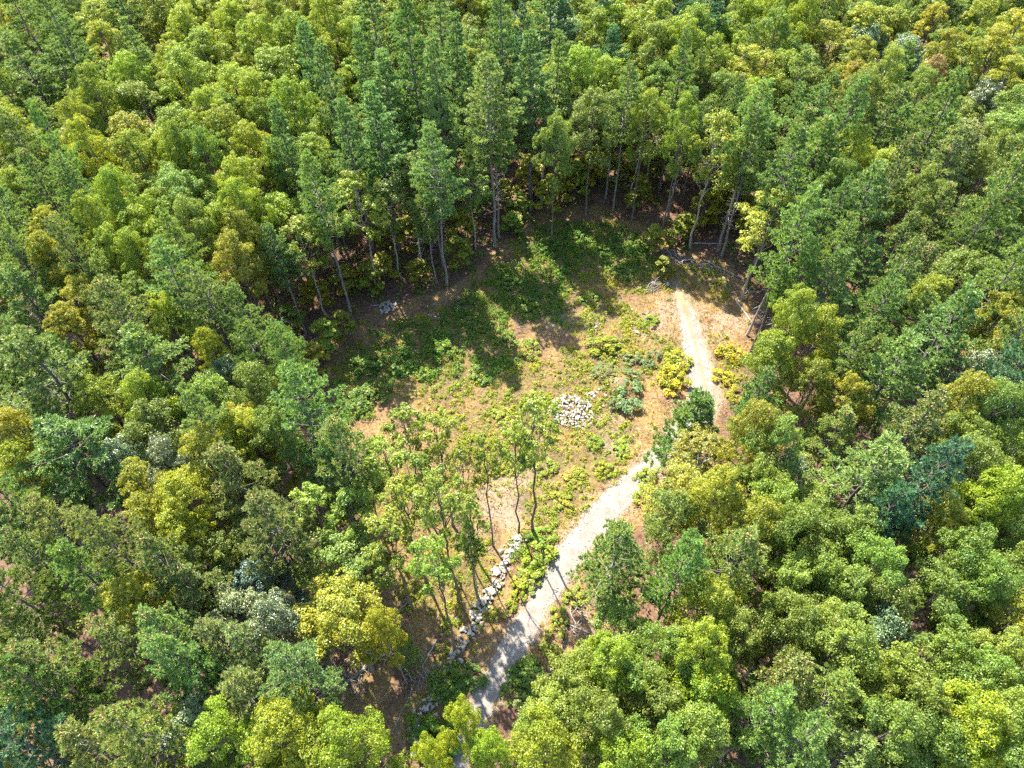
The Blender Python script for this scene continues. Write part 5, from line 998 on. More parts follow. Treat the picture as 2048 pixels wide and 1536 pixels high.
LUSH = [(-14.5, 50.4, 5.0, 4.4), (-9.1, 53.1, 6.8, 5.3), (-3.5, 56.8, 5.2, 4.8), (0.1, 62.4, 4.8, 5.2), (5.9, 68.5, 5.7, 5.7), (11.6, 69.2, 5.1, 4.9), (4.2, 60.6, 3.6, 5.1), (-2.4, 50.7, 3.3, 2.9), (15.7, 66.2, 3.7, 3.8), (-17.2, 45.7, 2.7, 4.1), (1.2, 27.0, 1.8, 2.5), (-5.7, 16.1, 2.0, 2.1), (-0.0, 17.1, 2.0, 1.7), (-6.7, 13.2, 2.3, 2.4)]
WEED = [(9.2, 56.3, 5.2, 4.0), (11.4, 50.2, 5.0, 4.3), (-0.7, 49.2, 6.0, 4.2), (-1.4, 38.8, 5.5, 4.2), (14.6, 62.7, 5.4, 4.4), (8.2, 44.8, 4.2, 3.3), (5.7, 33.0, 3.3, 2.2), (1.9, 33.1, 3.3, 2.7), (1.3, 45.0, 7.9, 6.6), (8.0, 63.0, 8.5, 7.1), (3.6, 38.7, 6.5, 5.4), (8.6, 38.5, 4.5, 4.8), (4.8, 34.1, 4.3, 3.3), (1.2, 40.0, 4.6, 3.6), (-6.7, 48.0, 8.7, 4.2), (16.9, 50.0, 3.8, 4.4), (23.8, 49.0, 2.7, 4.4), (3.2, 30.9, 2.8, 2.6), (13.2, 56.1, 3.5, 4.0), (20.0, 62.5, 3.6, 3.6), (9.8, 50.2, 5.0, 4.3), (24.6, 61.4, 1.8, 3.6), (-3.9, 41.4, 6.1, 3.7), (-11.0, 33.5, 7.2, 5.5), (-6.0, 25.8, 5.3, 5.8)]
MOUNDS = [(11.35, 46.34, 1.7, 1.1), (7.44, 55.96, 1.0, 0.35), (19.78, 64.71, 1.5, 0.4)]
HEAPS = [
    ('big heap of white quarried rocks in the middle of the clearing', 6.22, 43.41, 2.5, 2.0, 290, .18, .5, .5, -.5),
    ('small heap of white stones on shaded litter at the left rear of the clearing', -14.43, 59.29, 1.3, 1.0, 34, .35, .7, .25, .9),
    ('loose scatter of pale rocks just right of the big white rock heap', 8.95, 44.75, 1.9, 1.2, 34, .3, .6, .08, .3),
    ('thin scatter of pale stones among shaded weeds left of the clearing centre', -9.02, 58.43, .8, 1.6, 12, .25, .5, .03, .3),
]
BOULDERS = [
    (21.18, 65.01, 0.8, 'pale boulder on bare ground at the far end of the track'),
    (20.47, 65.22, 0.55, 'small pale stone beside the boulder at the far track end'),
    (22.0, 64.08, 0.5, 'small brown stone right of the boulder at the far track end'),
    (14.32, 53.99, 0.75, 'white boulder on the straw patch left of the track'),
    (14.22, 57.69, 0.5, 'small white stone at the upper edge of the straw patch'),
    (9.78, 55.09, 0.6, 'pale stone on bare dirt near the shadow tip'),
    (10.29, 55.62, 0.45, 'smaller pale stone next to the bare dirt stone'),
    (18.99, 61.67, 0.9, 'flat pale stone at the head of the wheel track'),
    (-14.44, 22.25, 0.5, 'pale stone in litter under the golden oak'),
    (-6.18, 59.71, 0.55, 'pale stone in the weeds below the long bare pine trunk'),
    (-8.4, 29.52, 0.4, 'pale stone in the sparse stand'),
    (13.37, 48.33, 0.4, 'small stone behind the dirt mound shrubs'),
]
LOGS = [
    ((-14.42, 16.65), (-11.16, 19.05), 0.28, 'thick fallen log lying among dead branches below the golden maple'),
    ((-11.2, 19.58), (-9.69, 17.73), 0.34, 'short thick broken trunk resting by the small bright pine sapling'),
    ((-13.05, 19.26), (-12.79, 15.09), 0.1, 'thin pale birch pole lying below the thick fallen log'),
    ((-6.93, 20.13), (-8.02, 17.88), 0.14, 'dark bent bar lying left of the lower stone wall'),  # bent streak on the ground, built as a thin tapered tube
    ((-8.45, 16.87), (-10.07, 12.94), 0.16, 'long thin bar pointing down through the litter'),  # long narrow streak, built with the same tapered tube as the logs
    ((-10.31, 22.65), (-8.98, 23.99), 0.2, 'pale short log on sunlit litter in the sparse stand'),
    ((24.32, 65.06), (27.79, 61.83), 0.26, 'blue-grey fallen log at the upper right edge of the clearing'),
    ((26.43, 58.6), (27.44, 54.81), 0.2, 'bleached fallen pole lying beside the dead snag'),
    ((23.1, 68.53), (27.84, 68.33), 0.16, 'thin dark log lying behind the double-trunk pine feet'),
    ((-22.71, 54.77), (-17.77, 55.51), 0.22, 'long straight pole lying at the left end of the clearing'),
    ((15.31, 57.09), (17.0, 55.99), 0.2, 'dark short log between straw and weeds mid clearing'),
    ((30.02, 17.56), (28.16, 16.51), 0.34, 'grey fallen trunk in the dark gap between right-hand oaks'),
    ((40.89, 31.87), (38.49, 30.27), 0.3, 'fallen trunk in a dark gap near the right edge'),
    ((-16.54, 59.7), (-13.0, 59.9), 0.1, 'thin pole lying beside the small white stone heap'),
    ((5.97, 20.39), (3.93, 21.3), 0.12, 'bleached crooked branch lying in brush right of the drive'),
]
BRUSH = [  # x, y, rx, ry, angle, count, height, shortest, longest, aligned, label
    (17.08, 61.32, 1.7, 0.8, 0.5, 34, 0.6, 1.2, 2.6, 1, 'grey pile of cut branches beside the far end of the track'),
    (22.02, 65.25, 4.2, 0.9, -0.55, 46, 0.3, 1.2, 3.2, 1, 'long row of grey slash along the upper right rim of the clearing'),
    (-14.91, 16.66, 2.2, 1.6, 0.4, 44, 0.5, 1.0, 2.8, 0, 'tangle of dead grey branches at the end of the thick fallen log'),
    (-11.6, 19.35, 2.6, 1.0, 0.5, 30, 0.7, 1.0, 3.0, 0, 'bleached dead limbs heaped under the golden oak'),
    (-8.27, 17.93, 1.4, 1.4, 0.2, 34, 0.6, 0.8, 2.0, 0, 'grey twiggy brush right of the broken trunk, left of the stone wall'),
    (5.42, 21.26, 2.2, 1.4, 0.5, 24, 0.3, 1.0, 3.0, 0, 'dead branches lying in shrubs at the right side of the drive'),
    (26.84, 60.5, 2.6, 1.0, -0.9, 18, 0.2, 1.2, 3.0, 1, 'sparse fallen branches between the blue-grey log and the bleached pole'),
    (-1.93, 33.22, 2.4, 2.2, 0.3, 22, 0.12, 0.7, 1.6, 0, 'thin slash scattered over litter above the stone wall'),
    (-24.1, 51.83, 1.6, 1.2, 0.3, 20, 0.4, 0.8, 2.2, 0, 'dead twigs at the foot of the snag left of the clearing'),
    (10.35, 56.24, 2.0, 0.8, 0.2, 16, 0.15, 0.7, 1.6, 0, 'brush scraps on bare dirt left of the straw patch'),
]
SNAGS = [
    (26.46, 53.01, 7.4, 0.60, 0.00, 'bare dead tree with spiky branches leaning right at the right rim of the clearing'),
    (27.93, 51.38, 4.4, 0.18, 0.00, 'second short dead trunk just right of the spiky dead tree'),
    (-24.64, 52.07, 7.3, 0.62, -0.00, 'bare dead tree with broken side branches at the left rim of the clearing'),
    (-10.62, 65.05, 8.8, 0.06, 0.00, 'thin dead spruce bristling with pale twigs at the rear left rim'),
    (16.01, 76.52, 10.8, 0.63, 0.00, 'dead twiggy stem behind the slim long-trunked pine'),
]

# ------------------------------------------------------------------ small helpers
def nrng(seed):
    return np.random.default_rng(seed)

def mesh_np(name, V, Fq, mats, attrs=None, smooth=False, mat_index=None):
    """V (n,3); Fq (m,3) or (m,4) array of faces; attrs: name -> per vertex floats"""
    V = np.asarray(V, np.float32); Fq = np.asarray(Fq, np.int32)
    me = bpy.data.meshes.new(name)
    m, k = Fq.shape
    me.vertices.add(len(V)); me.vertices.foreach_set('co', V.ravel())
    me.loops.add(m * k); me.loops.foreach_set('vertex_index', Fq.ravel())
    me.polygons.add(m); me.polygons.foreach_set('loop_start', np.arange(0, m * k, k, dtype=np.int32))
    if smooth:
        me.polygons.foreach_set('use_smooth', np.ones(m, bool))
    for mt in (mats if isinstance(mats, (list, tuple)) else [mats]):
        me.materials.append(mt)
    if mat_index is not None:
        me.polygons.foreach_set('material_index', np.asarray(mat_index, np.int32))
    for a, vals in (attrs or {}).items():
        at = me.attributes.new(a, 'FLOAT', 'POINT')
        at.data.foreach_set('value', np.asarray(vals, np.float32))
    me.update(calc_edges=True)
    return me

def link(name, data, parent=None, loc=None):
    o = bpy.data.objects.new(name, data)
    COL.objects.link(o)
    if parent is not None:
        o.parent = parent
    if loc is not None:
        o.location = loc
    return o

def tag(o, label, cat, group=None, kind=None):
    o['label'] = label; o['category'] = cat
    if group: o['group'] = group
    if kind: o['kind'] = kind
    return o

class Tubes:
    """collects tapered tubes into one mesh"""
    def __init__(s): s.V = []; s.F = []; s.n = 0
    def add(s, pts, rad, sides=6):
        pts = np.asarray(pts, float); k = len(pts)
        rad = np.broadcast_to(rad, (k,))
        tan = np.gradient(pts, axis=0)
        tan /= np.linalg.norm(tan, axis=1)[:, None] + 1e-9
        ref = np.array([0, 0, 1.0]) if abs(tan[0][2]) < .8 else np.array([1.0, 0, 0])
        a = np.cross(tan, ref); a /= np.linalg.norm(a, axis=1)[:, None] + 1e-9
        b = np.cross(tan, a)
        an = np.arange(sides) * 2 * math.pi / sides
        ring = pts[:, None, :] + rad[:, None, None] * (np.cos(an)[None, :, None] * a[:, None, :] + np.sin(an)[None, :, None] * b[:, None, :])
        s.V.append(ring.reshape(-1, 3))
        i = np.arange(k - 1)[:, None] * sides; j = np.arange(sides)[None, :]; jn = (j + 1) % sides
        q = np.stack([i + j, i + jn, i + sides + jn, i + sides + j], -1).reshape(-1, 4) + s.n
        s.F.append(q); s.n += k * sides
    def mesh(s, name, mat):
        return mesh_np(name, np.concatenate(s.V), np.concatenate(s.F), mat, smooth=True)

def bent(a, b, rg, wob=.08, n=5):
    a = np.asarray(a, float); b = np.asarray(b, float); L = np.linalg.norm(b - a)
    t = np.linspace(0, 1, n)[:, None]
    off = rg.normal(0, wob * L, (n, 3)); off[0] = 0; off[-1] = 0
    return a + (b - a) * t + off

# terrain: gentle, fixed
_rg = nrng(5)
_wk = _rg.normal(0, 1, (7, 2)); _wk = _wk / np.linalg.norm(_wk, axis=1)[:, None] * np.array([.05, .09, .16, .3, .5, .9, 1.4])[:, None]
_wp = _rg.uniform(0, 6.28, 7); _wa = np.array([.25, .16, .09, .06, .045, .03, .02])
ROADX = np.array([(a, b) for a, b, c in ROAD]); ROADW = np.array([c for a, b, c in ROAD])
def road_dist(x, y):
    """signed distance to the drive's edge (negative inside) and width there"""
    p = np.stack([np.asarray(x, float), np.asarray(y, float)], -1)
    best = np.full(p.shape[:-1], 1e9)
    for i in range(len(ROADX) - 1):
        a, b = ROADX[i], ROADX[i + 1]; d = b - a
        t = np.clip(((p - a) @ d) / (d @ d), 0, 1)
        w = ROADW[i] + (ROADW[i + 1] - ROADW[i]) * t
        q = np.linalg.norm(p - (a + t[..., None] * d), axis=-1) - w / 2
        best = np.minimum(best, q)
    return best
def hgt(x, y):
    x = np.asarray(x, float); y = np.asarray(y, float)
    z = np.zeros(np.broadcast(x, y).shape)
    for k, p, a in zip(_wk, _wp, _wa):
        z = z + a * np.sin(k[0] * x + k[1] * y + p)
    for mx, my, r, h in MOUNDS:
        z = z + h * np.exp(-((x - mx) ** 2 + (y - my) ** 2) / (r * r))
    d = road_dist(x, y)
    s = np.clip(d / 3.0, 0, 1); s = s * s * (3 - 2 * s)
    return z * s
def H1(x, y): return float(hgt(np.array([x]), np.array([y]))[0])
def vnoise(x, y, sc, seed):
    rg = nrng(seed); z = 0
    for i in range(9):
        k = rg.normal(0, 1, 2); k = k / np.linalg.norm(k) * rg.uniform(.5, 1.9) * sc
        z = z + np.sin(k[0] * x + k[1] * y + rg.uniform(0, 6.28) + 1.1 * np.sin(k[1] * .7 * x - k[0] * .6 * y))
    return z / 4.2
def field(blobs, x, y):
    s = np.zeros(np.broadcast(x, y).shape)
    for bx, by, rx, ry in blobs:
        s = np.maximum(s, np.exp(-(((x - bx) / rx) ** 2 + ((y - by) / ry) ** 2) * .9))
    return s
def inside(poly, x, y):
    x = np.asarray(x, float); y = np.asarray(y, float)
    c = np.zeros(np.broadcast(x, y).shape, bool); n = len(poly); j = n - 1
    for i in range(n):
        xi, yi = poly[i]; xj, yj = poly[j]
        if yi != yj:
            c ^= ((yi > y) != (yj > y)) & (x < (xj - xi) * (y - yi) / (yj - yi) + xi)
        j = i
    return c

# ------------------------------------------------------------------ materials
def nodes_of(name):
    m = bpy.data.materials.new(name); m.use_nodes = True
    nt = m.node_tree; b = nt.nodes['Principled BSDF']
    return m, nt, b
def N(nt, t, **kw):
    n = nt.nodes.new(t)
    for k, v in kw.items(): setattr(n, k, v)
    return n
def ramp(nt, fac, stops):
    r = N(nt, 'ShaderNodeValToRGB')
    e = r.color_ramp.elements
    while len(e) > 1: e.remove(e[0])
    e[0].position = stops[0][0]; e[0].color = (*stops[0][1], 1)
    for p, c in stops[1:]:
        q = e.new(p); q.color = (*c, 1)
    nt.links.new(fac, r.inputs[0]); return r.outputs[0]
def noise(nt, scale, detail=4, rough=.6, vec=None, dist=0):
    n = N(nt, 'ShaderNodeTexNoise'); n.inputs['Scale'].default_value = scale; n.inputs['Detail'].default_value = detail
    n.inputs['Roughness'].default_value = rough; n.inputs['Distortion'].default_value = dist
    if vec is not None: nt.links.new(vec, n.inputs['Vector'])
    return n.outputs[0]
def mixc(nt, a, b, f, mode='MIX'):
    m = N(nt, 'ShaderNodeMix', data_type='RGBA', blend_type=mode)
    for s, v in ((m.inputs[0], f), (m.inputs[6], a), (m.inputs[7], b)):
        if hasattr(v, 'default_value') or hasattr(v, 'is_linked'): nt.links.new(v, s)
        elif isinstance(v, (int, float)): s.default_value = v
        else: s.default_value = (*v, 1)
    return m.outputs[2]
def objpos(nt):
    return N(nt, 'ShaderNodeNewGeometry').outputs['Position']

def leaf_material(name, transl=.44, spec=.035, rough=.42, tint_lo=(.66, .80, .95), tint_hi=(1.16, 1.12, .85), fixed=None):
    m, nt, b = nodes_of(name)
    at = N(nt, 'ShaderNodeAttribute', attribute_name='tone')
    tint = ramp(nt, at.outputs['Fac'], [(0, tint_lo), (.5, (1, 1, 1)), (1, tint_hi)])
    if fixed is None:
        src = N(nt, 'ShaderNodeObjectInfo').outputs['Color']
    else:
        rgb = N(nt, 'ShaderNodeRGB'); rgb.outputs[0].default_value = (*fixed, 1); src = rgb.outputs[0]
    col = mixc(nt, src, tint, 1.0, 'MULTIPLY')
    nt.nodes.remove(b)
    b = N(nt, 'ShaderNodeBsdfDiffuse'); nt.links.new(col, b.inputs[0])
    tr = N(nt, 'ShaderNodeBsdfTranslucent')
    tc = mixc(nt, col, (1.25, 1.15, .45), 1.0, 'MULTIPLY')
    nt.links.new(tc, tr.inputs[0])
    mx = N(nt, 'ShaderNodeMixShader'); mx.inputs[0].default_value = transl
    nt.links.new(b.outputs[0], mx.inputs[1]); nt.links.new(tr.outputs[0], mx.inputs[2])
    out = mx.outputs[0]
    if spec > 0:
        gl = N(nt, 'ShaderNodeBsdfGlossy'); gl.inputs['Roughness'].default_value = rough
        m2 = N(nt, 'ShaderNodeMixShader'); m2.inputs[0].default_value = spec
        nt.links.new(out, m2.inputs[1]); nt.links.new(gl.outputs[0], m2.inputs[2]); out = m2.outputs[0]
    nt.links.new(out, nt.nodes['Material Output'].inputs[0])
    return m
M_LEAF = leaf_material('broadleaf')
M_GLOSS = leaf_material('glossy_broadleaf', transl=.25, spec=.075, rough=.38)
M_NEEDLE = leaf_material('pine_needles', transl=.36, spec=.03, rough=.45, tint_lo=(.78, .9, 1.1), tint_hi=(1.25, 1.12, .8))
M_WEED = leaf_material('weed_leaves', transl=.4, spec=.015, tint_lo=(.7, .9, .9), tint_hi=(1.6, 1.25, .7))

def bark(name, c0, c1, scale=6):
    m, nt, b = nodes_of(name)
    tc = N(nt, 'ShaderNodeTexCoord'); mp = N(nt, 'ShaderNodeMapping'); mp.inputs['Scale'].default_value = (1, 1, .25)
    nt.links.new(tc.outputs['Object'], mp.inputs[0])
    n = noise(nt, scale, 6, .7, mp.outputs[0])
    n2 = noise(nt, .6, 3, .6, tc.outputs['Object'])
    c = ramp(nt, n, [(.3, c0), (.7, c1)])
    c = mixc(nt, c, (.16, .17, .13), mul(nt, n2, .35))
    nt.links.new(c, b.inputs['Base Color']); b.inputs['Roughness'].default_value = .9
    b.inputs['Specular IOR Level'].default_value = .15
    bp = N(nt, 'ShaderNodeBump'); bp.inputs['Strength'].default_value = .6; bp.inputs['Distance'].default_value = .05
    nt.links.new(n, bp.inputs['Height']); nt.links.new(bp.outputs[0], b.inputs['Normal'])
    return m
def mul(nt, a, k, op='MULTIPLY', clamp=False):
    n = N(nt, 'ShaderNodeMath', operation=op); n.use_clamp = clamp
    for s, v in zip(n.inputs, (a, k)):
        if isinstance(v, (int, float)): s.default_value = v
        else: nt.links.new(v, s)
    return n.outputs[0]
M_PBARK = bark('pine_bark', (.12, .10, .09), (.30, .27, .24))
M_DPBARK = bark('dark_pine_bark', (.06, .052, .045), (.16, .14, .12))  # darker than the edge pines' bark, so crown limbs stand out less
M_OBARK = bark('oak_bark', (.08, .065, .05), (.20, .165, .13))
M_PALE = bark('pale_bark', (.20, .17, .14), (.42, .37, .31))
M_DEAD = bark('dead_wood', (.24, .20, .17), (.50, .45, .40))
M_LOG = bark('log_bark', (.10, .085, .075), (.27, .235, .20))
def simple(name, c0, c1, scale, rough=.9):
    m, nt, b = nodes_of(name)
    n = noise(nt, scale, 5, .65, objpos(nt))
    nt.links.new(ramp(nt, n, [(.3, c0), (.7, c1)]), b.inputs['Base Color'])
    b.inputs['Roughness'].default_value = rough; b.inputs['Specular IOR Level'].default_value = .2
    return m, nt, b, n
M_CONE = simple('pine_cones', (.26, .15, .07), (.50, .33, .17), 3)[0]
M_STONE, _nt, _b, _n = simple('field_stone', (.20, .195, .19), (.46, .44, .41), 2.6)
_oi = N(_nt, 'ShaderNodeObjectInfo')
_c = mixc(_nt, _b.inputs['Base Color'].links[0].from_socket, ramp(_nt, _oi.outputs['Random'], [(0, (.62, .63, .66)), (.35, (1, .97, .93)), (.7, (1.05, .9, .74)), (1, (1.1, 1.1, 1.1))]), 1.0, 'MULTIPLY')
_n3 = noise(_nt, 9, 4, .7, objpos(_nt))
_c = mixc(_nt, _c, (.13, .14, .09), ramp(_nt, _n3, [(.56, (0, 0, 0)), (.66, (.7, .7, .7))]))
_nt.links.new(_c, _b.inputs['Base Color'])
_bp = N(_nt, 'ShaderNodeBump'); _bp.inputs['Strength'].default_value = .5; _bp.inputs['Distance'].default_value = .04
_nt.links.new(_n3, _bp.inputs['Height']); _nt.links.new(_bp.outputs[0], _b.inputs['Normal'])

# ground: leaf litter, dry straw and bare earth by what grows there
def ground_material():
    m, nt, b = nodes_of('forest_ground')
    pos = objpos(nt)
    def A(n): return N(nt, 'ShaderNodeAttribute', attribute_name=n).outputs['Fac']
    n1 = noise(nt, 3.5, 8, .75, pos); n2 = noise(nt, .35, 4, .6, pos); n3 = noise(nt, 14, 4, .7, pos)
    litter = ramp(nt, n1, [(.28, (0.028, 0.016, 0.011)), (.45, (0.076, 0.044, 0.030)), (.58, (0.152, 0.093, 0.066)), (.75, (0.224, 0.157, 0.117))])
    litter = mixc(nt, litter, (.20, .12, .06), ramp(nt, n2, [(.45, (0, 0, 0)), (.7, (.45, .45, .45))]))
    straw = ramp(nt, n1, [(.28, (0.090, 0.054, 0.023)), (.5, (0.225, 0.152, 0.062)), (.72, (0.315, 0.237, 0.118))])
    earth = ramp(nt, n1, [(.28, (0.102, 0.072, 0.051)), (.5, (0.216, 0.162, 0.107)), (.72, (0.312, 0.252, 0.186))])
    green = ramp(nt, n1, [(.28, (0.019, 0.030, 0.009)), (.5, (0.056, 0.076, 0.015)), (.72, (0.128, 0.121, 0.038))])
    c = mixc(nt, litter, straw, A('straw')); c = mixc(nt, c, earth, A('bare')); c = mixc(nt, c, green, A('weed'))
    # scattered pale chips and dark twigs
    c = mixc(nt, c, (.5, .44, .36), ramp(nt, n3, [(.66, (0, 0, 0)), (.70, (.8, .8, .8))]))
    c = mixc(nt, c, (.04, .03, .025), ramp(nt, n3, [(.30, (.7, .7, .7)), (.35, (0, 0, 0))]))
    nt.links.new(c, b.inputs['Base Color']); b.inputs['Roughness'].default_value = .95; b.inputs['Specular IOR Level'].default_value = .1
    bp = N(nt, 'ShaderNodeBump'); bp.inputs['Strength'].default_value = .8; bp.inputs['Distance'].default_value = .12
    nt.links.new(n1, bp.inputs['Height']); nt.links.new(bp.outputs[0], b.inputs['Normal'])
    return m
def gravel_material():
    m, nt, b = nodes_of('drive_gravel')
    pos = objpos(nt)
    n1 = noise(nt, 1.1, 5, .6, pos); n2 = noise(nt, 22, 4, .7, pos); n3 = noise(nt, 7, 5, .7, pos)
    c = ramp(nt, n1, [(.3, (0.162, 0.149, 0.132)), (.55, (0.213, 0.198, 0.179)), (.75, (0.246, 0.232, 0.213))])
    c = mixc(nt, c, ramp(nt, n2, [(.35, (.62, .6, .58)), (.5, (1, 1, 1)), (.66, (1.25, 1.22, 1.18))]), 1.0, 'MULTIPLY')
    at = N(nt, 'ShaderNodeAttribute', attribute_name='worn').outputs['Fac']
    n5 = noise(nt, 2.2, 5, .7, pos, 1.0)
    fac = mul(nt, mul(nt, mul(nt, n3, .55), mul(nt, mul(nt, n5, .55), at, 'ADD'), 'ADD'), 1.12, 'SUBTRACT', True)
    c = mixc(nt, c, (.24, .17, .10), mul(nt, fac, 5.0, 'MULTIPLY', True))
    n4 = noise(nt, 5.5, 2, .5, pos)
    c = mixc(nt, c, (.15, .10, .07), ramp(nt, n4, [(.64, (0, 0, 0)), (.68, (.8, .8, .8))]))
    n6 = noise(nt, .5, 4, .65, pos, .6)
    c = mixc(nt, c, ramp(nt, n6, [(.35, (.90, .88, .84)), (.6, (1.10, 1.10, 1.10))]), 1.0, 'MULTIPLY')
    nt.links.new(c, b.inputs['Base Color']); b.inputs['Roughness'].default_value = .95; b.inputs['Specular IOR Level'].default_value = .1
    bp = N(nt, 'ShaderNodeBump'); bp.inputs['Strength'].default_value = .6; bp.inputs['Distance'].default_value = .04
    nt.links.new(n2, bp.inputs['Height']); nt.links.new(bp.outputs[0], b.inputs['Normal'])
    return m

# ------------------------------------------------------------------ ground and drive
def covers(x, y):
    n = vnoise(x, y, .8, 21); n2 = vnoise(x, y, 2.2, 22); n3 = vnoise(x, y, 1.4, 23)
    w = np.clip((np.maximum(field(WEED, x, y), field(LUSH, x, y) * 1.15) + .22 * n + .12 * n2 - .42) * 3.2, 0, 1)
    s = np.clip((field(STRAW, x, y) + .2 * n3 + .15 * n2 - .42) * 3, 0, 1)
    inc = inside(OPEN, x, y)
    s = np.maximum(s, np.where(inc, np.clip(.5 + .5 * n3, 0, .8), 0))
    bb = np.clip((field(BARE, x, y) + .25 * n2 + .1 * n - .5) * 3, 0, 1)
    rdd = road_dist(x, y)
    vg = np.clip(1 - rdd / (.55 + .5 * n2 + .3 * n), 0, 1) * (rdd < 1.6)
    bb = np.maximum(bb, np.clip(vg * 1.4, 0, 1)); w = w * (1 - .8 * vg)
    return w, s, bb
def lines(lo, hi, step, out):
    mid = np.arange(lo, hi + .01, step)
    return np.concatenate([[lo - v for v in out[::-1]], mid, [hi + v for v in out]])
gx = lines(-62, 62, .5, [8, 20, 50, 120, 400, 900]); gy = lines(0, 122, .5, [8, 20, 50, 120, 400, 900])
X, Y = np.meshgrid(gx, gy)
far = np.clip((np.maximum(np.abs(X) - 60, np.abs(Y - 61) - 60)) / 40, 0, 1)
Z = hgt(X, Y) * (1 - far) - .012
rd = road_dist(X, Y)
Z = np.where(rd < 0.2, np.minimum(Z, -.012), Z)
nx, ny = len(gx), len(gy)
ii = (np.arange(ny - 1)[:, None] * nx + np.arange(nx - 1)[None, :])
Fq = np.stack([ii, ii + 1, ii + nx + 1, ii + nx], -1).reshape(-1, 4)
w, s, bb = covers(X, Y)
gm = mesh_np('ground', np.stack([X, Y, Z], -1).reshape(-1, 3), Fq, ground_material(), {'weed': w.ravel() * .4, 'straw': s.ravel(), 'bare': bb.ravel()}, smooth=True)
ground = link('ground', gm); ground['kind'] = 'structure'

def make_road():
    # resample the centre line, ragged edges, two worn wheel tracks
    P = ROADX; seg = np.linalg.norm(np.diff(P, axis=0), axis=1); acc = np.concatenate([[0], np.cumsum(seg)])
    n = int(acc[-1] / .25); t = np.linspace(0, acc[-1], n)
    cx = np.interp(t, acc, P[:, 0]); cyy = np.interp(t, acc, P[:, 1]); ww = np.interp(t, acc, ROADW)
    k = np.ones(17) / 17
    pad = lambda a: np.convolve(np.pad(a, 8, mode='edge'), k, 'valid')
    cx, cyy, ww = pad(cx), pad(cyy), pad(ww)
    dx, dy = np.gradient(cx), np.gradient(cyy); L = np.hypot(dx, dy); nxv, nyv = dy / L, -dx / L
    rg = nrng(9)
    def jag(seed):
        r = nrng(seed); a = np.convolve(r.normal(0, 1, n + 6), np.ones(7) / 7, 'valid'); b = np.convolve(r.normal(0, 1, n + 30), np.ones(31) / 31, 'valid')
        return a * .5 + b * 1.3 + r.normal(0, .10, n)
    m = 15; sgrid = np.linspace(-1, 1, m)
    el, er = ww / 2 + jag(1) * .7, ww / 2 + jag(2) * .7
    off = np.where(sgrid[None, :] < 0, sgrid[None, :] * el[:, None], sgrid[None, :] * er[:, None])
    V = np.stack([cx[:, None] + nxv[:, None] * off, cyy[:, None] + nyv[:, None] * off, np.zeros_like(off)], -1)
    crown = .035 * (1 - sgrid ** 2)[None, :] - .03 * np.exp(-((np.abs(off) - .85) / .3) ** 2) * .6
    V[..., 2] = np.maximum(crown, .0) + .004 - .03 * (np.abs(sgrid)[None, :] > .99)
    far_part = np.clip((t - acc[-1] * .66) / (acc[-1] * .1), 0, 1)[:, None]
    worn = np.clip(.25 * np.abs(sgrid)[None, :] ** 4 + far_part * (.55 * np.exp(-(off / .32) ** 2) + .5 * np.clip((off - .45) / .8, 0, 1) ** 1) + .25 * far_part * np.clip((t - acc[-1] * .9) / (acc[-1] * .1), 0, 1)[:, None] * 2, 0, 1) + .25
    i = np.arange(n - 1)[:, None] * m + np.arange(m - 1)[None, :]
    F = np.stack([i, i + m, i + m + 1, i + 1], -1).reshape(-1, 4)
    me = mesh_np('gravel_drive', V.reshape(-1, 3), F, gravel_material(), {'worn': worn.ravel()}, smooth=True)
    o = link('gravel_drive', me); o['kind'] = 'structure'
make_road()

# ------------------------------------------------------------------ foliage builders
def unit(v): return v / (np.linalg.norm(v, axis=-1, keepdims=True) + 1e-9)
def leaf_cards(P, Nrm, length, width, rg, fold=.18):
    """rhombic leaves, slightly folded: 4 verts, 2 triangles each"""
    n = len(P)
    ax = unit(np.cross(Nrm, unit(rg.normal(0, 1, (n, 3)))))
    bx = np.cross(Nrm, ax)
    sz = rg.uniform(.5, 1.5, n); L = (length * sz)[:, None]; W = (width * sz * rg.uniform(.8, 1.2, n))[:, None]
    v0 = P - ax * L * .5; v2 = P + ax * L * .5
    lift = Nrm * (W * fold)
    v1 = P + bx * W * .5 + lift; v3 = P - bx * W * .5 + lift
    V = np.stack([v0, v1, v2, v3], 1).reshape(-1, 3)
    q = np.arange(n)[:, None] * 4
    F = np.concatenate([q + [0, 1, 2], q + [0, 2, 3]], 0)
    return V, F

def clumps_to_leaves(C, R, per, lsize, rg, up=.55, flat=.75):
    """C clump centres, R clump radii: leaves over the upper shell of every clump"""
    n = len(C); k = per
    d = unit(rg.normal(0, 1, (n, k, 3)) + np.array([0, 0, .45]))
    rr = rg.uniform(.55, 1.05, (n, k, 1)) ** .7
    P = C[:, None, :] + d * rr * R[:, None, None] * np.array([1, 1, flat])
    nr = unit(d * .55 + np.array([0, 0, up]) + rg.normal(0, .42, (n, k, 3)))
    tone_c = np.clip(rg.uniform(.25, .75, n) + np.repeat(rg.uniform(-.28, .28, n // 6 + 1), 6)[:n], .02, .98)
    tone = np.clip(tone_c[:, None] + rg.normal(0, .17, (n, k)), 0, 1)
    V, F = leaf_cards(P.reshape(-1, 3), nr.reshape(-1, 3), lsize, lsize * .66, rg)
    return V, F, np.repeat(tone.ravel(), 4)

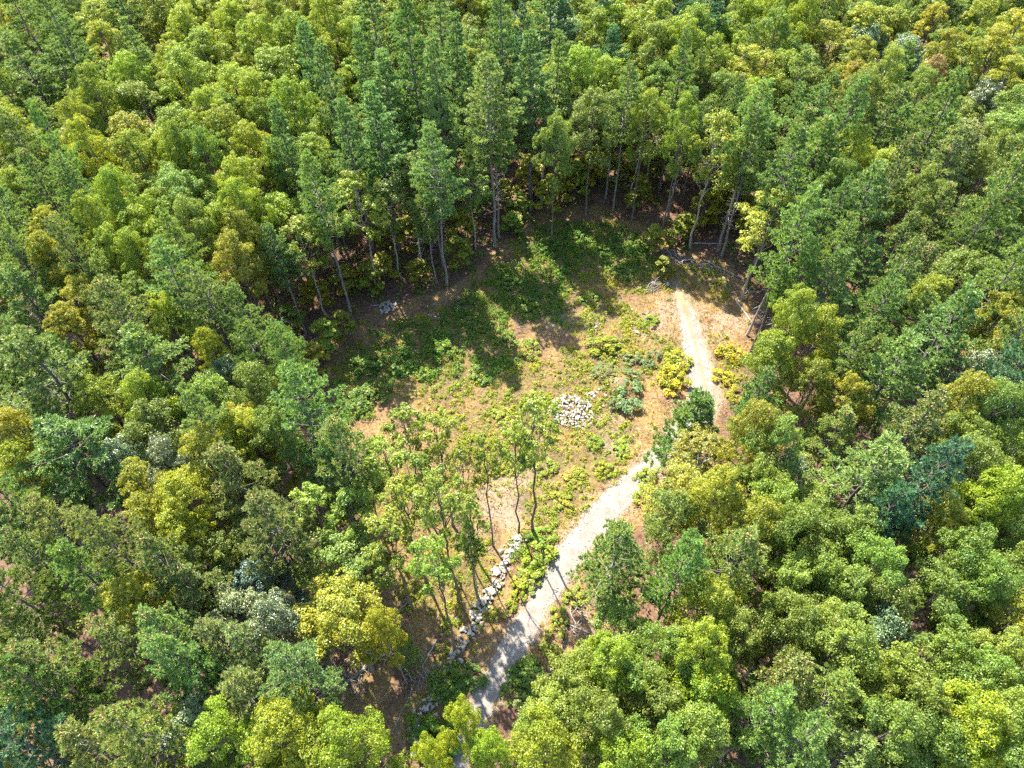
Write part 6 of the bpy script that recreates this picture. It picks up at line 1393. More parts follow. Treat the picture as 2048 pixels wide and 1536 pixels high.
def broadleaf(seed, R=4., h=18., cs=.5, nlobes=14, per=92, lsize=.155, trunk_r=.2, layered=False, slender=False, crook=.5):
    """returns (trunk mesh, crown mesh); crown radius R, height h, crown from cs*h up"""
    rg = nrng(seed)
    ch = h * (1 - cs)
    # trunk
    top = np.array([rg.normal(0, .25 * crook), rg.normal(0, .25 * crook), h * .9])
    tp = bent((0, 0, -.35), top, rg, .012 * crook, 8); tr = np.linspace(trunk_r, trunk_r * .22, 8); tr[0] *= 1.35
    T = Tubes(); T.add(tp, tr, 8)
    lobes = []; i = 0
    ga = 2.399963
    for i in range(nlobes):
        f = (i + .5) / nlobes                     # 0 bottom .. 1 top
        zf = cs + (1 - cs) * (.16 + .80 * f ** .8)
        prof = math.sin(math.pi * min(1, .30 + .68 * f)) ** .8 if not slender else (.55 + .45 * math.sin(math.pi * f))
        rad = R * .78 * prof * rg.uniform(.6, 1.12) * (1 if f < .86 else .35)
        a = i * ga + rg.uniform(-.5, .5)
        c = np.array([math.cos(a) * rad, math.sin(a) * rad, h * zf - rg.uniform(0, .6)])
        lr = R * rg.uniform(.30, .46) * (1.0 if not slender else .9)
        lobes.append((c, lr))
        # limb
        tz = max(cs * .8, zf - rg.uniform(.12, .25)); base = np.array([np.interp(tz * h, tp[:, 2], tp[:, 0]), np.interp(tz * h, tp[:, 2], tp[:, 1]), tz * h])
        lp = bent(base, c, rg, .07, 5); T.add(lp, np.linspace(trunk_r * .38, trunk_r * .08, 5), 5)
    C = []; RR = []
    for c, lr in lobes:
        m = 16 if not slender else 12
        d = unit(rg.normal(0, 1, (m, 3)) + np.array([0, 0, .5]) + unit(c * [1, 1, 0])[None, :] * .5)
        cc = c + d * lr * rg.uniform(.55, 1.05, (m, 1)) * np.array([1, 1, .62 if not layered else .35])
        C.append(cc); RR.append(lr * rg.uniform(.20, .40, m))
        for q in cc[:4]:
            T.add(bent(c, q, rg, .08, 3), np.linspace(trunk_r * .1, .012, 3), 4)
        # inner, lower leaves
        C.append(c[None, :] + rg.normal(0, .35, (2, 3)) * lr); RR.append(np.full(2, lr * .5))
    C = np.concatenate(C); RR = np.concatenate(RR)
    V, F, tone = clumps_to_leaves(C, RR, per, lsize, rg, up=.6 if not layered else .95, flat=.72 if not layered else .42)
    return T, (V, F, tone)

def pine(seed, R=3.6, h=22., cs=.45, trunk_r=.24, dense=1.0, cones=0, stubs=14, ragged=.42, whorl=.85):
    rg = nrng(seed)
    T = Tubes()
    lean = rg.normal(0, .18, 2)
    tp = bent((0, 0, -.35), (lean[0], lean[1], h * .985), rg, .004, 9); tr = np.linspace(trunk_r, .03, 9) ; tr[0] *= 1.3
    T.add(tp, tr, 8)
    P = []; D = []; tones = []; cone_pts = []
    z = cs * h; ch = h * (1 - cs); step = whorl
    def trunk_at(zz): return np.array([np.interp(zz, tp[:, 2], tp[:, 0]), np.interp(zz, tp[:, 2], tp[:, 1]), zz])
    sector = rg.uniform(.75, 1.15, 7)      # uneven sides
    while z < h - .25:
        f = (z - cs * h) / ch              # 0 bottom 1 top
        prof = (min(1.0, .62 + 1.25 * f) if f < .3 else 1.0) * (1 - max(0, f - .18) / .82) ** .92 + .05
        nb = rg.integers(4, 6) if f < .85 else 4
        a0 = rg.uniform(0, 6.28)
        for b in range(nb):
            a = a0 + b * 2 * math.pi / nb + rg.normal(0, .22)
            L = R * prof * rg.uniform(1 - ragged * 1.1, 1.1) * sector[int((a % 6.283) / 6.283 * 7) % 7]
            if L < .25: L = .25
            up = math.radians(-6 + 42 * f ** 1.4 + rg.normal(0, 6))
            base = trunk_at(z + rg.uniform(-.15, .15))
            dr = np.array([math.cos(a), math.sin(a), 0.]); side = np.array([-math.sin(a), math.cos(a), 0.])
            tip = base + dr * L * math.cos(up) + np.array([0, 0, L * math.sin(up) + .10 * L])
            mid = base + (tip - base) * .55 + np.array([0, 0, -.05 * L])
            if L > .8:
                T.add(np.array([base, mid, tip]), np.array([.02 + .012 * L, .014 + .006 * L, .008]), 4)
            # flat sprays: side twigs whose outer part carries the needle tufts
            ntw = max(3, int((2.4 + L * 2.5) * dense))
            tt = np.clip(np.linspace(.30, 1.0, ntw) + rg.normal(0, .05, ntw), .2, 1.0)
            for q, tw in enumerate(tt):
                o0 = base + (mid - base) * (tw / .55) if tw < .55 else mid + (tip - mid) * ((tw - .55) / .45)
                sg = (-1 if q % 2 else 1) * (0.15 if q == ntw - 1 else 1)
                tl = (.26 + .36 * L * (1.08 - tw)) * rg.uniform(.7, 1.25)
                td = unit(dr * rg.uniform(.55, .9) + side * sg * rg.uniform(.6, 1.0) + np.array([0, 0, rg.uniform(.05, .4)]))
                kt = max(3, int(2 + tl * 7.5 * dense))
                sp = np.sqrt(rg.uniform(.06, 1.0, kt))[:, None] * tl
                cpt = o0 + td * sp + rg.normal(0, 1, (kt, 3)) * [.06, .06, .035]
                P.append(cpt); D.append(np.repeat((td + np.array([0, 0, .35]))[None, :], kt, 0))
                tones.append(np.clip(rg.uniform(.2, .8) + rg.normal(0, .12, kt), 0, 1))
            if cones and f > .38 and rg.uniform() < .9:
                kk = rg.integers(1, 1 + cones)
                cone_pts.append(tip + rg.normal(0, .16, (kk, 3)) + np.array([0, 0, .04]))
        z += step * rg.uniform(.8, 1.2) * (1 if f < .7 else .7)
    for i in range(stubs):                 # dead twigs on the bare trunk
        zz = rg.uniform(.22, max(.25, cs)) * h; a = rg.uniform(0, 6.28); L = rg.uniform(.5, 1.9)
        b0 = trunk_at(zz); e = b0 + np.array([math.cos(a) * L, math.sin(a) * L, rg.uniform(-.15, .35)])
        T.add(bent(b0, e, rg, .05, 3), np.array([.03, .02, .008]), 4)
    P = np.concatenate(P); D = unit(np.concatenate(D)); tone = np.concatenate(tones)
    n = len(P); k = 10
    d = unit(D[:, None, :] * .75 + rg.normal(0, .62, (n, k, 3)) + np.array([0, 0, .18]))
    w = unit(np.cross(d, np.array([0, 0, 1.]) + rg.normal(0, .45, (n, k, 3))))
    ln = rg.uniform(.15, .29, (n, k, 1)); wd = .036
    o = P[:, None, :]
    V = np.stack([o - w * wd, o + w * wd, o + d * ln + w * wd * .35, o + d * ln - w * wd * .35], 2).reshape(-1, 3)
    q = np.arange(n * k)[:, None] * 4
    F = np.concatenate([q + [0, 1, 2], q + [0, 2, 3]], 0)
    tone = np.repeat(np.clip(tone[:, None] + rg.normal(0, .1, (n, k)), 0, 1).ravel(), 4)
    cm = None
    if cones and cone_pts:
        c = np.concatenate(cone_pts); m = len(c)
        octa = np.array([(1, 0, 0), (-1, 0, 0), (0, 1, 0), (0, -1, 0), (0, 0, 1), (0, 0, -1)], float) * [.06, .06, .095]
        s_ = rg.uniform(.75, 1.35, (m, 1, 1))
        V2 = (c[:, None, :] + octa[None] * s_).reshape(-1, 3)
        of = np.array([(0, 2, 4), (2, 1, 4), (1, 3, 4), (3, 0, 4), (2, 0, 5), (1, 2, 5), (3, 1, 5), (0, 3, 5)])
        cm = (V2, (np.arange(m)[:, None, None] * 6 + of[None]).reshape(-1, 3))
    return T, (V, F, tone), cm

# prototypes: dict kind -> list of (R, h, trunk mesh, crown mesh, cones mesh)
PROTO = {}
def add_broad(key, seeds, bark_m, leaf_m, R, h, **kw):
    for sd in seeds:
        T, (V, F, tone) = broadleaf(sd, R=R, h=h, **kw)
        PROTO.setdefault(key, []).append((R, h, T.mesh('trunk', bark_m), mesh_np('crown', V, F, leaf_m, {'tone': tone}), None))
def add_pine(key, seeds, R, h, **kw):
    for sd in seeds:
        T, (V, F, tone), cm = pine(sd, R=R, h=h, **kw)
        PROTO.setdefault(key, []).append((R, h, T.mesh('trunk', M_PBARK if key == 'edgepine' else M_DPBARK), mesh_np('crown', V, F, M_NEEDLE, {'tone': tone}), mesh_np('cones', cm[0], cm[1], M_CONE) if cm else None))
add_broad('oak', (11, 12, 13, 14, 15), M_OBARK, M_LEAF, 4.0, 18., cs=.45)
add_broad('plain', (16, 17, 18, 19), M_OBARK, M_LEAF, 4.0, 18., cs=.45)
add_broad('gloss', (31, 32, 33), M_OBARK, M_GLOSS, 4.0, 15.5, cs=.35, nlobes=14, lsize=.155)
add_broad('maple', (21, 22, 23, 24), M_OBARK, M_LEAF, 3.6, 15., cs=.40, nlobes=15, layered=True, lsize=.14, per=90)
add_broad('slim', (41, 42, 43, 47), M_OBARK, M_LEAF, 2.4, 19., cs=.58, nlobes=12, slender=True, per=40, lsize=.16, trunk_r=.15, crook=.8)
add_broad('edge', (44, 45, 46), M_PALE, M_LEAF, 3.4, 18., cs=.45, nlobes=14, slender=True, per=66, lsize=.16, trunk_r=.16, crook=1.0)
add_pine('pine', (51, 52, 53, 62, 63), 3.8, 19.5, cs=.50, dense=1.15, whorl=1.0)
add_pine('spire', (65, 66, 67), 3.0, 23., cs=.42, dense=1.15, whorl=.9)
add_pine('conepine', (54, 55, 56), 3.8, 19.5, cs=.50, dense=1.15, cones=8, whorl=1.0)
add_pine('edgepine', (57, 58, 59, 64), 3.9, 22., cs=.54, dense=1.15, stubs=34, trunk_r=.19, cones=1)
add_pine('lowpine', (60, 61), 3.0, 10., cs=.14, stubs=6, trunk_r=.15, dense=1.15)

KCOL = {'PS': (.160, .258, .066), 'P': (.175, .270, .064), 'PT': (.190, .262, .068), 'P2': (.215, .295, .095), 'D': (.088, .190, .088),
        'L': (.235, .302, .018), 'L2': (.270, .285, .024), 'O': (.180, .255, .034), 'S2': (.220, .285, .028),
        'G': (.165, .220, .095), 'S': (.085, .150, .110), 'Y': (.275, .298, .014), 'YO': (.32, .29, .018), 'YD': (.25, .265, .020), 'YG': (.255, .285, .026), 'R': (.38, .25, .09)}
KPRO = {'P': 'pine', 'PT': 'conepine', 'P2': 'pine', 'D': 'pine', 'PS': 'spire', 'L': 'oak', 'L2': 'oak', 'O': 'plain', 'S2': 'slim', 'G': 'gloss', 'S': 'gloss', 'Y': 'maple', 'YO': 'maple', 'YD': 'oak', 'YG': 'oak', 'R': 'maple'}
TNAME = {'pine': ('pine_tree', 'pine tree', 'pines'), 'conepine': ('pine_tree', 'pine tree', 'pines'), 'edgepine': ('pine_tree', 'pine tree', 'pines'), 'spire': ('pine_tree', 'pine tree', 'pines'), 'lowpine': ('pine_tree', 'pine tree', 'pines'),
         'oak': ('oak_tree', 'oak tree', 'green oaks'), 'slim': ('oak_tree', 'oak tree', 'green oaks'), 'edge': ('oak_tree', 'oak tree', 'green oaks'),
         'plain': ('broadleaf_tree', 'tree', 'mid green broadleaf trees'), 'gloss': ('broadleaf_tree', 'tree', 'dark glossy broadleaf trees'), 'maple': ('maple_tree', 'maple tree', 'yellowing maples')}
trg = random.Random(3)
def plant(key, x, y, R, h, col, rot, label, name=None, cat=None, group=None, pick=None):
    pr = PROTO[key]; R0, h0, tm, cm, co = pr[(pick if pick is not None else trg.randrange(len(pr))) % len(pr)]
    n_, c_, g_ = TNAME.get(key, (name, cat, group))
    root = link(n_, None, loc=(x, y, H1(x, y)))
    root.empty_display_size = .5
    root.rotation_euler = (0, 0, rot)
    root.scale = (R / R0, R / R0, h / h0)
    tag(root, label, c_, g_)
    link('trunk', tm, root)
    c = link('crown', cm, root); c.color = (*col, 1)
    if co is not None: link('cones', co, root)['kind'] = 'stuff'
    return root
for k, x, y, h, R, based, label in TREES:
    key = KPRO[k]
    if based:
        key = {'pine': 'edgepine', 'conepine': 'edgepine', 'oak': 'edge', 'plain': 'edge'}.get(key, key)
        if h < 14 and key == 'edgepine': key = 'lowpine'
    elif key == 'pine' and trg.random() < .35: key = 'conepine'
    j = lambda a: a * trg.uniform(.88, 1.14)
    br = trg.uniform(.82, 1.2)
    c0 = KCOL[k]; col = (j(c0[0]) * br, c0[1] * br, j(c0[2]) * br)
    plant(key, x, y, R, h, col, trg.uniform(0, 6.28), label)

# ------------------------------------------------------------------ saplings along the rim
add_broad('sapling', (71, 72, 73), M_OBARK, M_LEAF, 1.6, 5.0, cs=.12, nlobes=12, per=44, lsize=.19, trunk_r=.05, layered=True, crook=.3)
TNAME['sapling'] = ('beech_sapling', 'sapling', 'saplings along the clearing edge')
for x, y, R, label in SAPLINGS:
    br = trg.uniform(.8, 1.15)
    plant('sapling', x, y, R, R * trg.uniform(2.4, 3.3), (.27 * br * trg.uniform(.8, 1.25), .30 * br, .024 * br), trg.uniform(0, 6.28), label)

# ------------------------------------------------------------------ shrubs in the clearing
SHRUB = []
for sd in (81, 82, 83, 84):
    rg = nrng(sd); T = Tubes(); C = []; RR = []
    for i in range(24):
        a = rg.uniform(0, 6.28); r_ = math.sqrt(rg.uniform(0, 1)) * 1.0; z_ = (.95 - .6 * r_ * r_) * rg.uniform(.35, 1.1)
        c = np.array([math.cos(a) * r_, math.sin(a) * r_, z_]); C.append(c); RR.append(rg.uniform(.12, .28))
        T.add(bent((0.1 * math.cos(a), .1 * math.sin(a), -.1), c, rg, .06, 4), np.linspace(.02, .006, 4), 4)
    V, F, tone = clumps_to_leaves(np.array(C), np.array(RR), 46, .135, rg, up=.6, flat=.8)
    SHRUB.append((T.mesh('stems', M_OBARK), mesh_np('foliage', V, F, M_WEED, {'tone': tone})))
for i, (x, y, R, cc, label) in enumerate(SHRUBS):
    root = link('shrub', None, loc=(x, y, H1(x, y))); root.scale = (R * trg.uniform(.95, 1.4), R * trg.uniform(.8, 1.1), R * trg.uniform(.55, .85)); root.rotation_euler = (0, 0, trg.uniform(0, 6.28))
    tag(root, label, 'shrub', 'shrubs growing in the clearing')
    st, fo = SHRUB[i % 4]
    link('stems', st, root); c = link('foliage', fo, root); c.color = (*cc, 1)

# ------------------------------------------------------------------ stones
STONE = []
for sd in range(12):
    rg = nrng(200 + sd); bm = bmesh.new()
    pts = unit(rg.normal(0, 1, (15, 3))) * rg.uniform(.8, 1.05, (15, 1)) * np.array([.5, .38, .27]) * rg.uniform(.85, 1.15, 3)
    for p in pts: bm.verts.new(p)
    res = bmesh.ops.convex_hull(bm, input=bm.verts)
    bmesh.ops.delete(bm, geom=[g for g in res['geom_interior'] if isinstance(g, bmesh.types.BMVert)], context='VERTS')
    me = bpy.data.meshes.new('stone'); bm.to_mesh(me); bm.free(); me.materials.append(M_STONE); STONE.append(me)
def stone(parent, x, y, z, s, rg):
    o = link('stone', STONE[rg.integers(0, 12)], parent, (x, y, z))
    o.rotation_euler = (rg.normal(0, .3), rg.normal(0, .3), rg.uniform(0, 6.28)); o.scale = (s * rg.uniform(.85, 1.2), s * rg.uniform(.8, 1.1), s * rg.uniform(.8, 1.15))
    return o
rg = nrng(300)
wall = link('stone_wall', None, loc=(WALL[0][0], WALL[0][1], 0)); tag(wall, 'tumbled dry stone wall of pale field stones running beside the drive', 'stone wall')
wp = np.array(WALL); seg = np.linalg.norm(np.diff(wp, axis=0), axis=1); acc = np.concatenate([[0], np.cumsum(seg)])
NW = 400
for i in range(NW):
    t = rg.uniform(0, acc[-1]); x = np.interp(t, acc, wp[:, 0]); y = np.interp(t, acc, wp[:, 1])
    gap = .5 + .5 * math.sin(t * .9) * math.sin(t * .37 + 1)
    frac = t / acc[-1]
    if frac > .42 and rg.uniform() < .30 + .3 * gap: continue
    spread = .5 if frac < .42 else .7
    ox, oy = rg.normal(0, spread * .62, 2); x += ox; y += oy
    s = rg.uniform(.24, .58) if rg.uniform() < .85 else rg.uniform(.58, .95)
    z = H1(x, y) + s * .07 + max(0, .34 - .35 * math.hypot(ox, oy)) * rg.uniform(0, 1.1)
    stone(wall, x - WALL[0][0], y - WALL[0][1], z, s, rg)
def heap(name, label, cx, cy, rx, ry, n, smin, smax, hh, ang=0.):
    root = link(name, None, loc=(cx, cy, H1(cx, cy))); tag(root, label, 'rock pile')
    for i in range(n):
        a = rg.uniform(0, 6.28); q = math.sqrt(rg.uniform(0, 1)); lx, ly = math.cos(a) * q * rx, math.sin(a) * q * ry
        x = lx * math.cos(ang) - ly * math.sin(ang); y = lx * math.sin(ang) + ly * math.cos(ang)
        s = rg.uniform(smin, smax); z = H1(cx + x, cy + y) - H1(cx, cy) + s * .06 + hh * (1 - q * q) * rg.uniform(.55, 1.0)
        stone(root, x, y, z, s, rg)
for row in HEAPS: heap('rock_pile', *row)
for x, y, s, label in BOULDERS:
    o = stone(None, x, y, H1(x, y) + s * .1, s, rg); o.name = 'boulder'; tag(o, label, 'boulder', 'loose boulders')

# ------------------------------------------------------------------ fallen logs, brush and dead trees
STICK = []
for sd in range(7):
    r_ = nrng(400 + sd); T = Tubes(); p = bent((-.5, 0, 0), (.5, 0, 0), r_, .05, 6); T.add(p, np.array([.001, .016, .014, .011, .008, .003]), 4)
    for k in range(3):
        b0 = p[r_.integers(1, 5)]; T.add(bent(b0, b0 + np.array([r_.uniform(.1, .28), r_.normal(0, .14), r_.normal(0, .06)]), r_, .06, 3), np.array([.007, .005, .002]), 3)
    STICK.append((T.mesh('branch', M_DEAD), T.mesh('branch', M_LOG)))
for x, y, rx, ry, ang, n, hh, lmin, lmax, along, label in BRUSH:
    root = link('brush_pile', None, loc=(x, y, H1(x, y))); tag(root, label, 'brush pile')
    for i in range(n):
        a = rg.uniform(0, 6.28); q = math.sqrt(rg.uniform(0, 1)); lx, ly = math.cos(a) * q * rx, math.sin(a) * q * ry
        px, py = lx * math.cos(ang) - ly * math.sin(ang), lx * math.sin(ang) + ly * math.cos(ang)
        o = link('branch', STICK[rg.integers(0, 7)][int(rg.uniform() < .35)], root, (px, py, H1(x + px, y + py) - H1(x, y) + .08 + hh * (1 - q * q) * rg.uniform(0, 1)))
        L = rg.uniform(lmin, lmax); o.scale = (L, L, L)
        o.rotation_euler = (rg.uniform(0, 6.28), rg.normal(0, .14), (ang + rg.normal(0, .45)) if along else rg.uniform(0, 6.28))
for (x0, y0), (x1, y1), rad, label in LOGS:
    T = Tubes(); L = math.hypot(x1 - x0, y1 - y0); n = 9
    pts = bent((0, 0, 0), (x1 - x0, y1 - y0, 0), rg, .012, n)
    rr = np.linspace(rad * .55, rad * .38, n); 
    for i in range(n): pts[i, 2] = H1(x0 + pts[i, 0], y0 + pts[i, 1]) - H1(x0, y0) + rr[i] * .8
    pts = np.vstack([pts[:1], pts, pts[-1:]]); pts[0, :2] -= 1e-3 * np.sign(pts[2, :2] + 1e-6); pts[-1, :2] += 1e-3; rr = np.concatenate([[.002], rr, [.002]])
    T.add(pts, rr, 8)
    for k in range(4 if L > 2.5 else 2):
        b0 = pts[rg.integers(3, n)]; T.add(bent(b0, b0 + np.array([rg.normal(0, .4), rg.normal(0, .4), rg.uniform(.15, .5)]), rg, .06, 3), np.array([rad * .14, rad * .09, .006]), 5)
    o = link('fallen_log', T.mesh('fallen_log', M_DEAD if rad < .24 and rg.uniform() < .5 else M_LOG), loc=(x0, y0, H1(x0, y0)))
    tag(o, label, 'log', 'fallen logs')
for x, y, h, lx, ly, label in SNAGS:
    root = link('dead_tree', None, loc=(x, y, H1(x, y))); tag(root, label, 'dead tree')
    T = Tubes(); tp = bent((0, 0, -.3), (lx, ly, h), rg, .012, 7); T.add(tp, np.linspace(.17, .03, 7), 7); link('trunk', T.mesh('trunk', M_DEAD), root)
    for i in range(13):
        f = rg.uniform(.3, .97); b0 = np.array([np.interp(f * h, tp[:, 2], tp[:, 0]), np.interp(f * h, tp[:, 2], tp[:, 1]), f * h])
        a = rg.uniform(0, 6.28); L = rg.uniform(.6, 2.0) * (1.1 - .5 * f); e = b0 + np.array([math.cos(a) * L, math.sin(a) * L, rg.uniform(-.3, .2)])
        T = Tubes(); p = bent(b0, e, rg, .07, 4); T.add(p, np.array([.035, .025, .016, .004]), 5)
        T.add(bent(p[2], p[2] + rg.normal(0, .25, 3), rg, .05, 3), np.array([.014, .01, .003]), 3)
        link('branch', T.mesh('branch', M_DEAD), root)

# ------------------------------------------------------------------ ground cover nobody could count
def wall_dist(x, y):
    p = np.stack([x, y], -1); best = np.full(x.shape, 1e9); W = np.array(WALL)
    for a, b in zip(W[:-1], W[1:]):
        d = b - a; t = np.clip(((p - a) @ d) / (d @ d), 0, 1); best = np.minimum(best, np.linalg.norm(p - (a + t[..., None] * d), axis=-1))
    return best
def scatter(n, seed, dens, road_ok=False):
    r_ = nrng(seed); b = np.array(OPEN); lo = b.min(0) - 4; hi = b.max(0) + 4
    x = r_.uniform(lo[0], hi[0], n); y = r_.uniform(lo[1], hi[1], n)
    keep = (r_.uniform(0, 1, n) < dens(x, y)) & ((road_dist(x, y) > -.12) | road_ok)
    return x[keep], y[keep], r_
def weeds(name, label, n, seed, dens, col, rmin, rmax, hmin, hmax, lsize, leaves):
    """knee-high plants: every plant is a small dome of leaves"""
    x, y, r_ = scatter(n, seed, dens); m = len(x)
    R = r_.uniform(rmin, rmax, m)[:, None]; hh = (r_.uniform(hmin, hmax, m) * (.6 + .4 * R[:, 0] / rmax))[:, None]
    base = np.stack([x, y, hgt(x, y)], -1)
    a = r_.uniform(0, 6.28, (m, leaves)); q = np.sqrt(r_.uniform(0, 1, (m, leaves)))
    z = hh * (1.02 - .75 * q * q) * r_.uniform(.55, 1.05, (m, leaves))
    P = base[:, None, :] + np.stack([np.cos(a) * q * R, np.sin(a) * q * R, z], -1)
    nr = unit(np.stack([np.cos(a) * q * .6, np.sin(a) * q * .6, np.full_like(a, .8)], -1) + r_.normal(0, .4, (m, leaves, 3)))
    tone = np.clip(vnoise(x, y, .9, seed + 9)[:, None] * .2 + r_.uniform(.12, .88, (m, 1)) + r_.normal(0, .12, (m, leaves)), 0, 1)
    V, F = leaf_cards(P.reshape(-1, 3), nr.reshape(-1, 3), lsize, lsize * .6, r_)
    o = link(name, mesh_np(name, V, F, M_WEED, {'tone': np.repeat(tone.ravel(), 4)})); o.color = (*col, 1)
    tag(o, label, 'weeds', kind='stuff')
def grass(name, label, n, seed, dens, col, length, blades=6, lean=.5, wd=.014, road_ok=False):
    x, y, r_ = scatter(n, seed, dens, road_ok); m = len(x)
    base = np.stack([x, y, hgt(x, y) - .01], -1)[:, None, :] + r_.normal(0, .07, (m, blades, 3)) * [1, 1, 0]
    dr = unit(np.array([0, 0, 1.]) + r_.normal(0, lean, (m, blades, 3)) * [1, 1, .2]); w = unit(np.cross(dr, r_.normal(0, 1, (m, blades, 3)))) * wd
    tip = base + dr * (length * r_.uniform(.5, 1.2, (m, blades, 1)))
    V = np.stack([base - w, base + w, tip], 2).reshape(-1, 3); F = np.arange(len(V)).reshape(-1, 3)
    tone = np.clip(np.repeat(r_.uniform(0, 1, m), blades) + 0, 0, 1)
    o = link(name, mesh_np(name, V, F, M_WEED, {'tone': np.repeat(tone, 3)})); o.color = (*col, 1)
    tag(o, label, 'grass', kind='stuff')
D_w = lambda x, y: covers(x, y)[0]
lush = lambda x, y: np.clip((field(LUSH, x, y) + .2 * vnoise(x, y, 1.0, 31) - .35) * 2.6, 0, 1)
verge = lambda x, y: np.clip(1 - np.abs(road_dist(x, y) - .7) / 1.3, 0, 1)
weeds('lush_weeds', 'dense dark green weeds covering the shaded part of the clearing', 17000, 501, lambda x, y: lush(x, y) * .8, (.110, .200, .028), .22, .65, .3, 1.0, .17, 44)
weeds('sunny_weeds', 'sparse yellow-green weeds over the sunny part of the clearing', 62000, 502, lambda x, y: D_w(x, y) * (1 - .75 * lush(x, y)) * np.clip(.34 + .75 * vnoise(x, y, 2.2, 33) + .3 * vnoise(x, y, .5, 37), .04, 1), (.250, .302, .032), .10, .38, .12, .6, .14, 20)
weeds('litter_plants', 'low plants scattered through the leaf litter', 20000, 503, lambda x, y: .5 * inside(OPEN, x, y) * np.clip(.3 + .6 * vnoise(x, y, .8, 34), 0, 1), (.32, .285, .034), .08, .3, .06, .3, .13, 10)
grass('dry_grass', 'dry tan grass and straw in the clearing and along the drive', 60000, 504, lambda x, y: np.maximum(covers(x, y)[1] * .6 * np.maximum(field(STRAW, x, y) > .25, .45 * inside(OPEN, x, y)), verge(x, y) * .6), (.36, .235, .075), .36)
def mid_strip(x, y):
    p = np.stack([x, y], -1); best = np.full(x.shape, 1e9)
    for i in range(10, len(ROADX) - 1):
        a, b = ROADX[i], ROADX[i + 1]; d = b - a; t = np.clip(((p - a) @ d) / (d @ d), 0, 1)
        best = np.minimum(best, np.linalg.norm(p - (a + t[..., None] * d), axis=-1))
    return best
grass('track_grass', 'dry grass growing in the middle strip of the upper track', 16000, 511, lambda x, y: np.clip(1 - mid_strip(x, y) / .38, 0, 1) * np.clip(.45 + vnoise(x, y, 1.6, 44), 0, 1), (.33, .27, .07), .24, road_ok=True)
weeds('heap_weeds', 'weeds growing up between the rocks and along the stone wall', 9000, 512, lambda x, y: np.clip(.55 - np.hypot(x - HEAPS[0][1], y - HEAPS[0][2]) / 6.5, 0, 1) * .25 + .5 * (wall_dist(x, y) < 1.3), (.25, .285, .03), .1, .32, .25, .75, .14, 20)
grass('green_grass', 'yellow-green grass along the edges of the drive', 9000, 505, lambda x, y: verge(x, y) * .8 * (vnoise(x, y, .7, 36) > 0), (.29, .28, .026), .5)
def undergrowth():
    r_ = nrng(520); n = 17000
    x = r_.uniform(-105, 105, n); y = r_.uniform(3, 150, n)
    k = (~inside(OPEN, x, y)) & (np.abs(x) < 42 + y * .5) & (road_dist(x, y) > .6) & (vnoise(x, y, .35, 45) > -.35); x, y = x[k], y[k]; m = len(x); leaves = 26
    R = r_.uniform(.35, 1.0, m)[:, None]; hh = r_.uniform(.3, 1.5, m)[:, None]
    a = r_.uniform(0, 6.28, (m, leaves)); q = np.sqrt(r_.uniform(0, 1, (m, leaves)))
    z = hh * (1.02 - .7 * q * q) * r_.uniform(.4, 1.05, (m, leaves))
    P = np.stack([x, y, hgt(x, y)], -1)[:, None, :] + np.stack([np.cos(a) * q * R, np.sin(a) * q * R, z], -1)
    nr = unit(np.array([0, 0, .8]) + r_.normal(0, .45, (m, leaves, 3)))
    tone = np.clip(r_.uniform(.1, .9, (m, 1)) + r_.normal(0, .12, (m, leaves)), 0, 1)
    V, F = leaf_cards(P.reshape(-1, 3), nr.reshape(-1, 3), .24, .14, r_)
    o = link('undergrowth', mesh_np('undergrowth', V, F, M_WEED, {'tone': np.repeat(tone.ravel(), 4)})); o.color = (.135, .20, .034, 1)
    tag(o, 'green undergrowth of ferns and seedlings on the forest floor under the trees', 'undergrowth', kind='stuff')
undergrowth()
def litter():
    x, y, r_ = scatter(60000, 506, lambda x, y: .55 * inside(OPEN, x, y) + .25 * (~inside(OPEN, x, y)))
    P = np.stack([x, y, hgt(x, y) + .025], -1); nr = unit(np.array([0, 0, 1.]) + r_.normal(0, .3, (len(x), 3)))
    V, F = leaf_cards(P, nr, .14, .09, r_)
    o = link('leaf_litter', mesh_np('leaf_litter', V, F, M_WEED, {'tone': np.repeat(r_.uniform(0, 1, len(x)), 4)})); o.color = (.26, .155, .085, 1)
    tag(o, 'fallen brown leaves lying over the forest floor', 'leaf litter', kind='stuff')
litter()
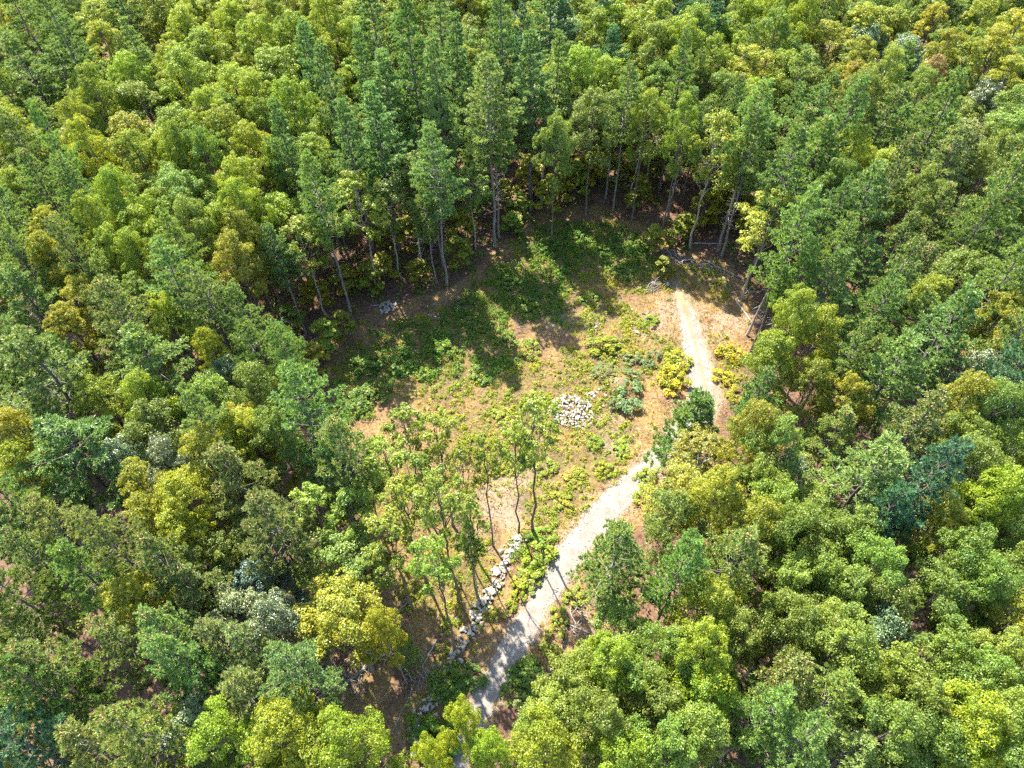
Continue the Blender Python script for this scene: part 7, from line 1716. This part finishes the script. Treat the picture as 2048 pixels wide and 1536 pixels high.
def twigs():
    x, y, r_ = scatter(5200, 507, lambda x, y: .32 + .3 * covers(x, y)[2]); T = Tubes()
    for a, b in zip(x, y):
        an = r_.uniform(0, 6.28); L = r_.uniform(.25, 1.1); z = H1(a, b) + .04
        p = np.array([(-.5, 0, 0), (0, r_.normal(0, .07), .03), (.5, 0, r_.uniform(0, .12))]) * L
        c, s_ = math.cos(an), math.sin(an); p = np.stack([a + p[:, 0] * c - p[:, 1] * s_, b + p[:, 0] * s_ + p[:, 1] * c, z + p[:, 2]], -1)
        T.add(p, np.array([.012, .016, .006]) * r_.uniform(.7, 1.6), 3)
    o = link('twigs', T.mesh('twigs', M_DEAD)); tag(o, 'broken grey twigs strewn over the ground', 'twigs', kind='stuff')
twigs()
def pebbles():
    r_ = nrng(508); P = np.array(ROADX); V = []; F = []; oc = np.array([(1, 0, 0), (-1, 0, 0), (0, 1, 0), (0, -1, 0), (0, 0, 1), (0, 0, -1)], float)
    of = np.array([(0, 2, 4), (2, 1, 4), (1, 3, 4), (3, 0, 4), (2, 0, 5), (1, 2, 5), (3, 1, 5), (0, 3, 5)])
    b0, b1 = P.min(0) - 3, P.max(0) + 3
    x = r_.uniform(b0[0], b1[0], 60000); y = r_.uniform(b0[1], b1[1], 60000); d = road_dist(x, y)
    k = ((d < .3) & (r_.uniform(0, 1, len(d)) < .35)) | ((d < 1.2) & (r_.uniform(0, 1, len(d)) < .12)); x, y, d = x[k], y[k], d[k]
    hp = np.array([(a, b, rr) for _l, a, b, rr, *_ in HEAPS])
    s = r_.uniform(.02, .055, (len(x), 1, 1)) * np.where(r_.uniform(0, 1, (len(x), 1, 1)) < .05, 2.2, 1)
    c = np.stack([x, y, hgt(x, y) + .03], -1)
    V = (c[:, None, :] + oc[None] * s * [1, .8, .6] + r_.normal(0, .006, (len(x), 6, 3))).reshape(-1, 3)
    F = (np.arange(len(x))[:, None, None] * 6 + of[None]).reshape(-1, 3)
    o = link('pebbles', mesh_np('pebbles', V, F, M_STONE)); tag(o, 'loose pebbles along the gravel drive', 'pebbles', kind='stuff')
pebbles()
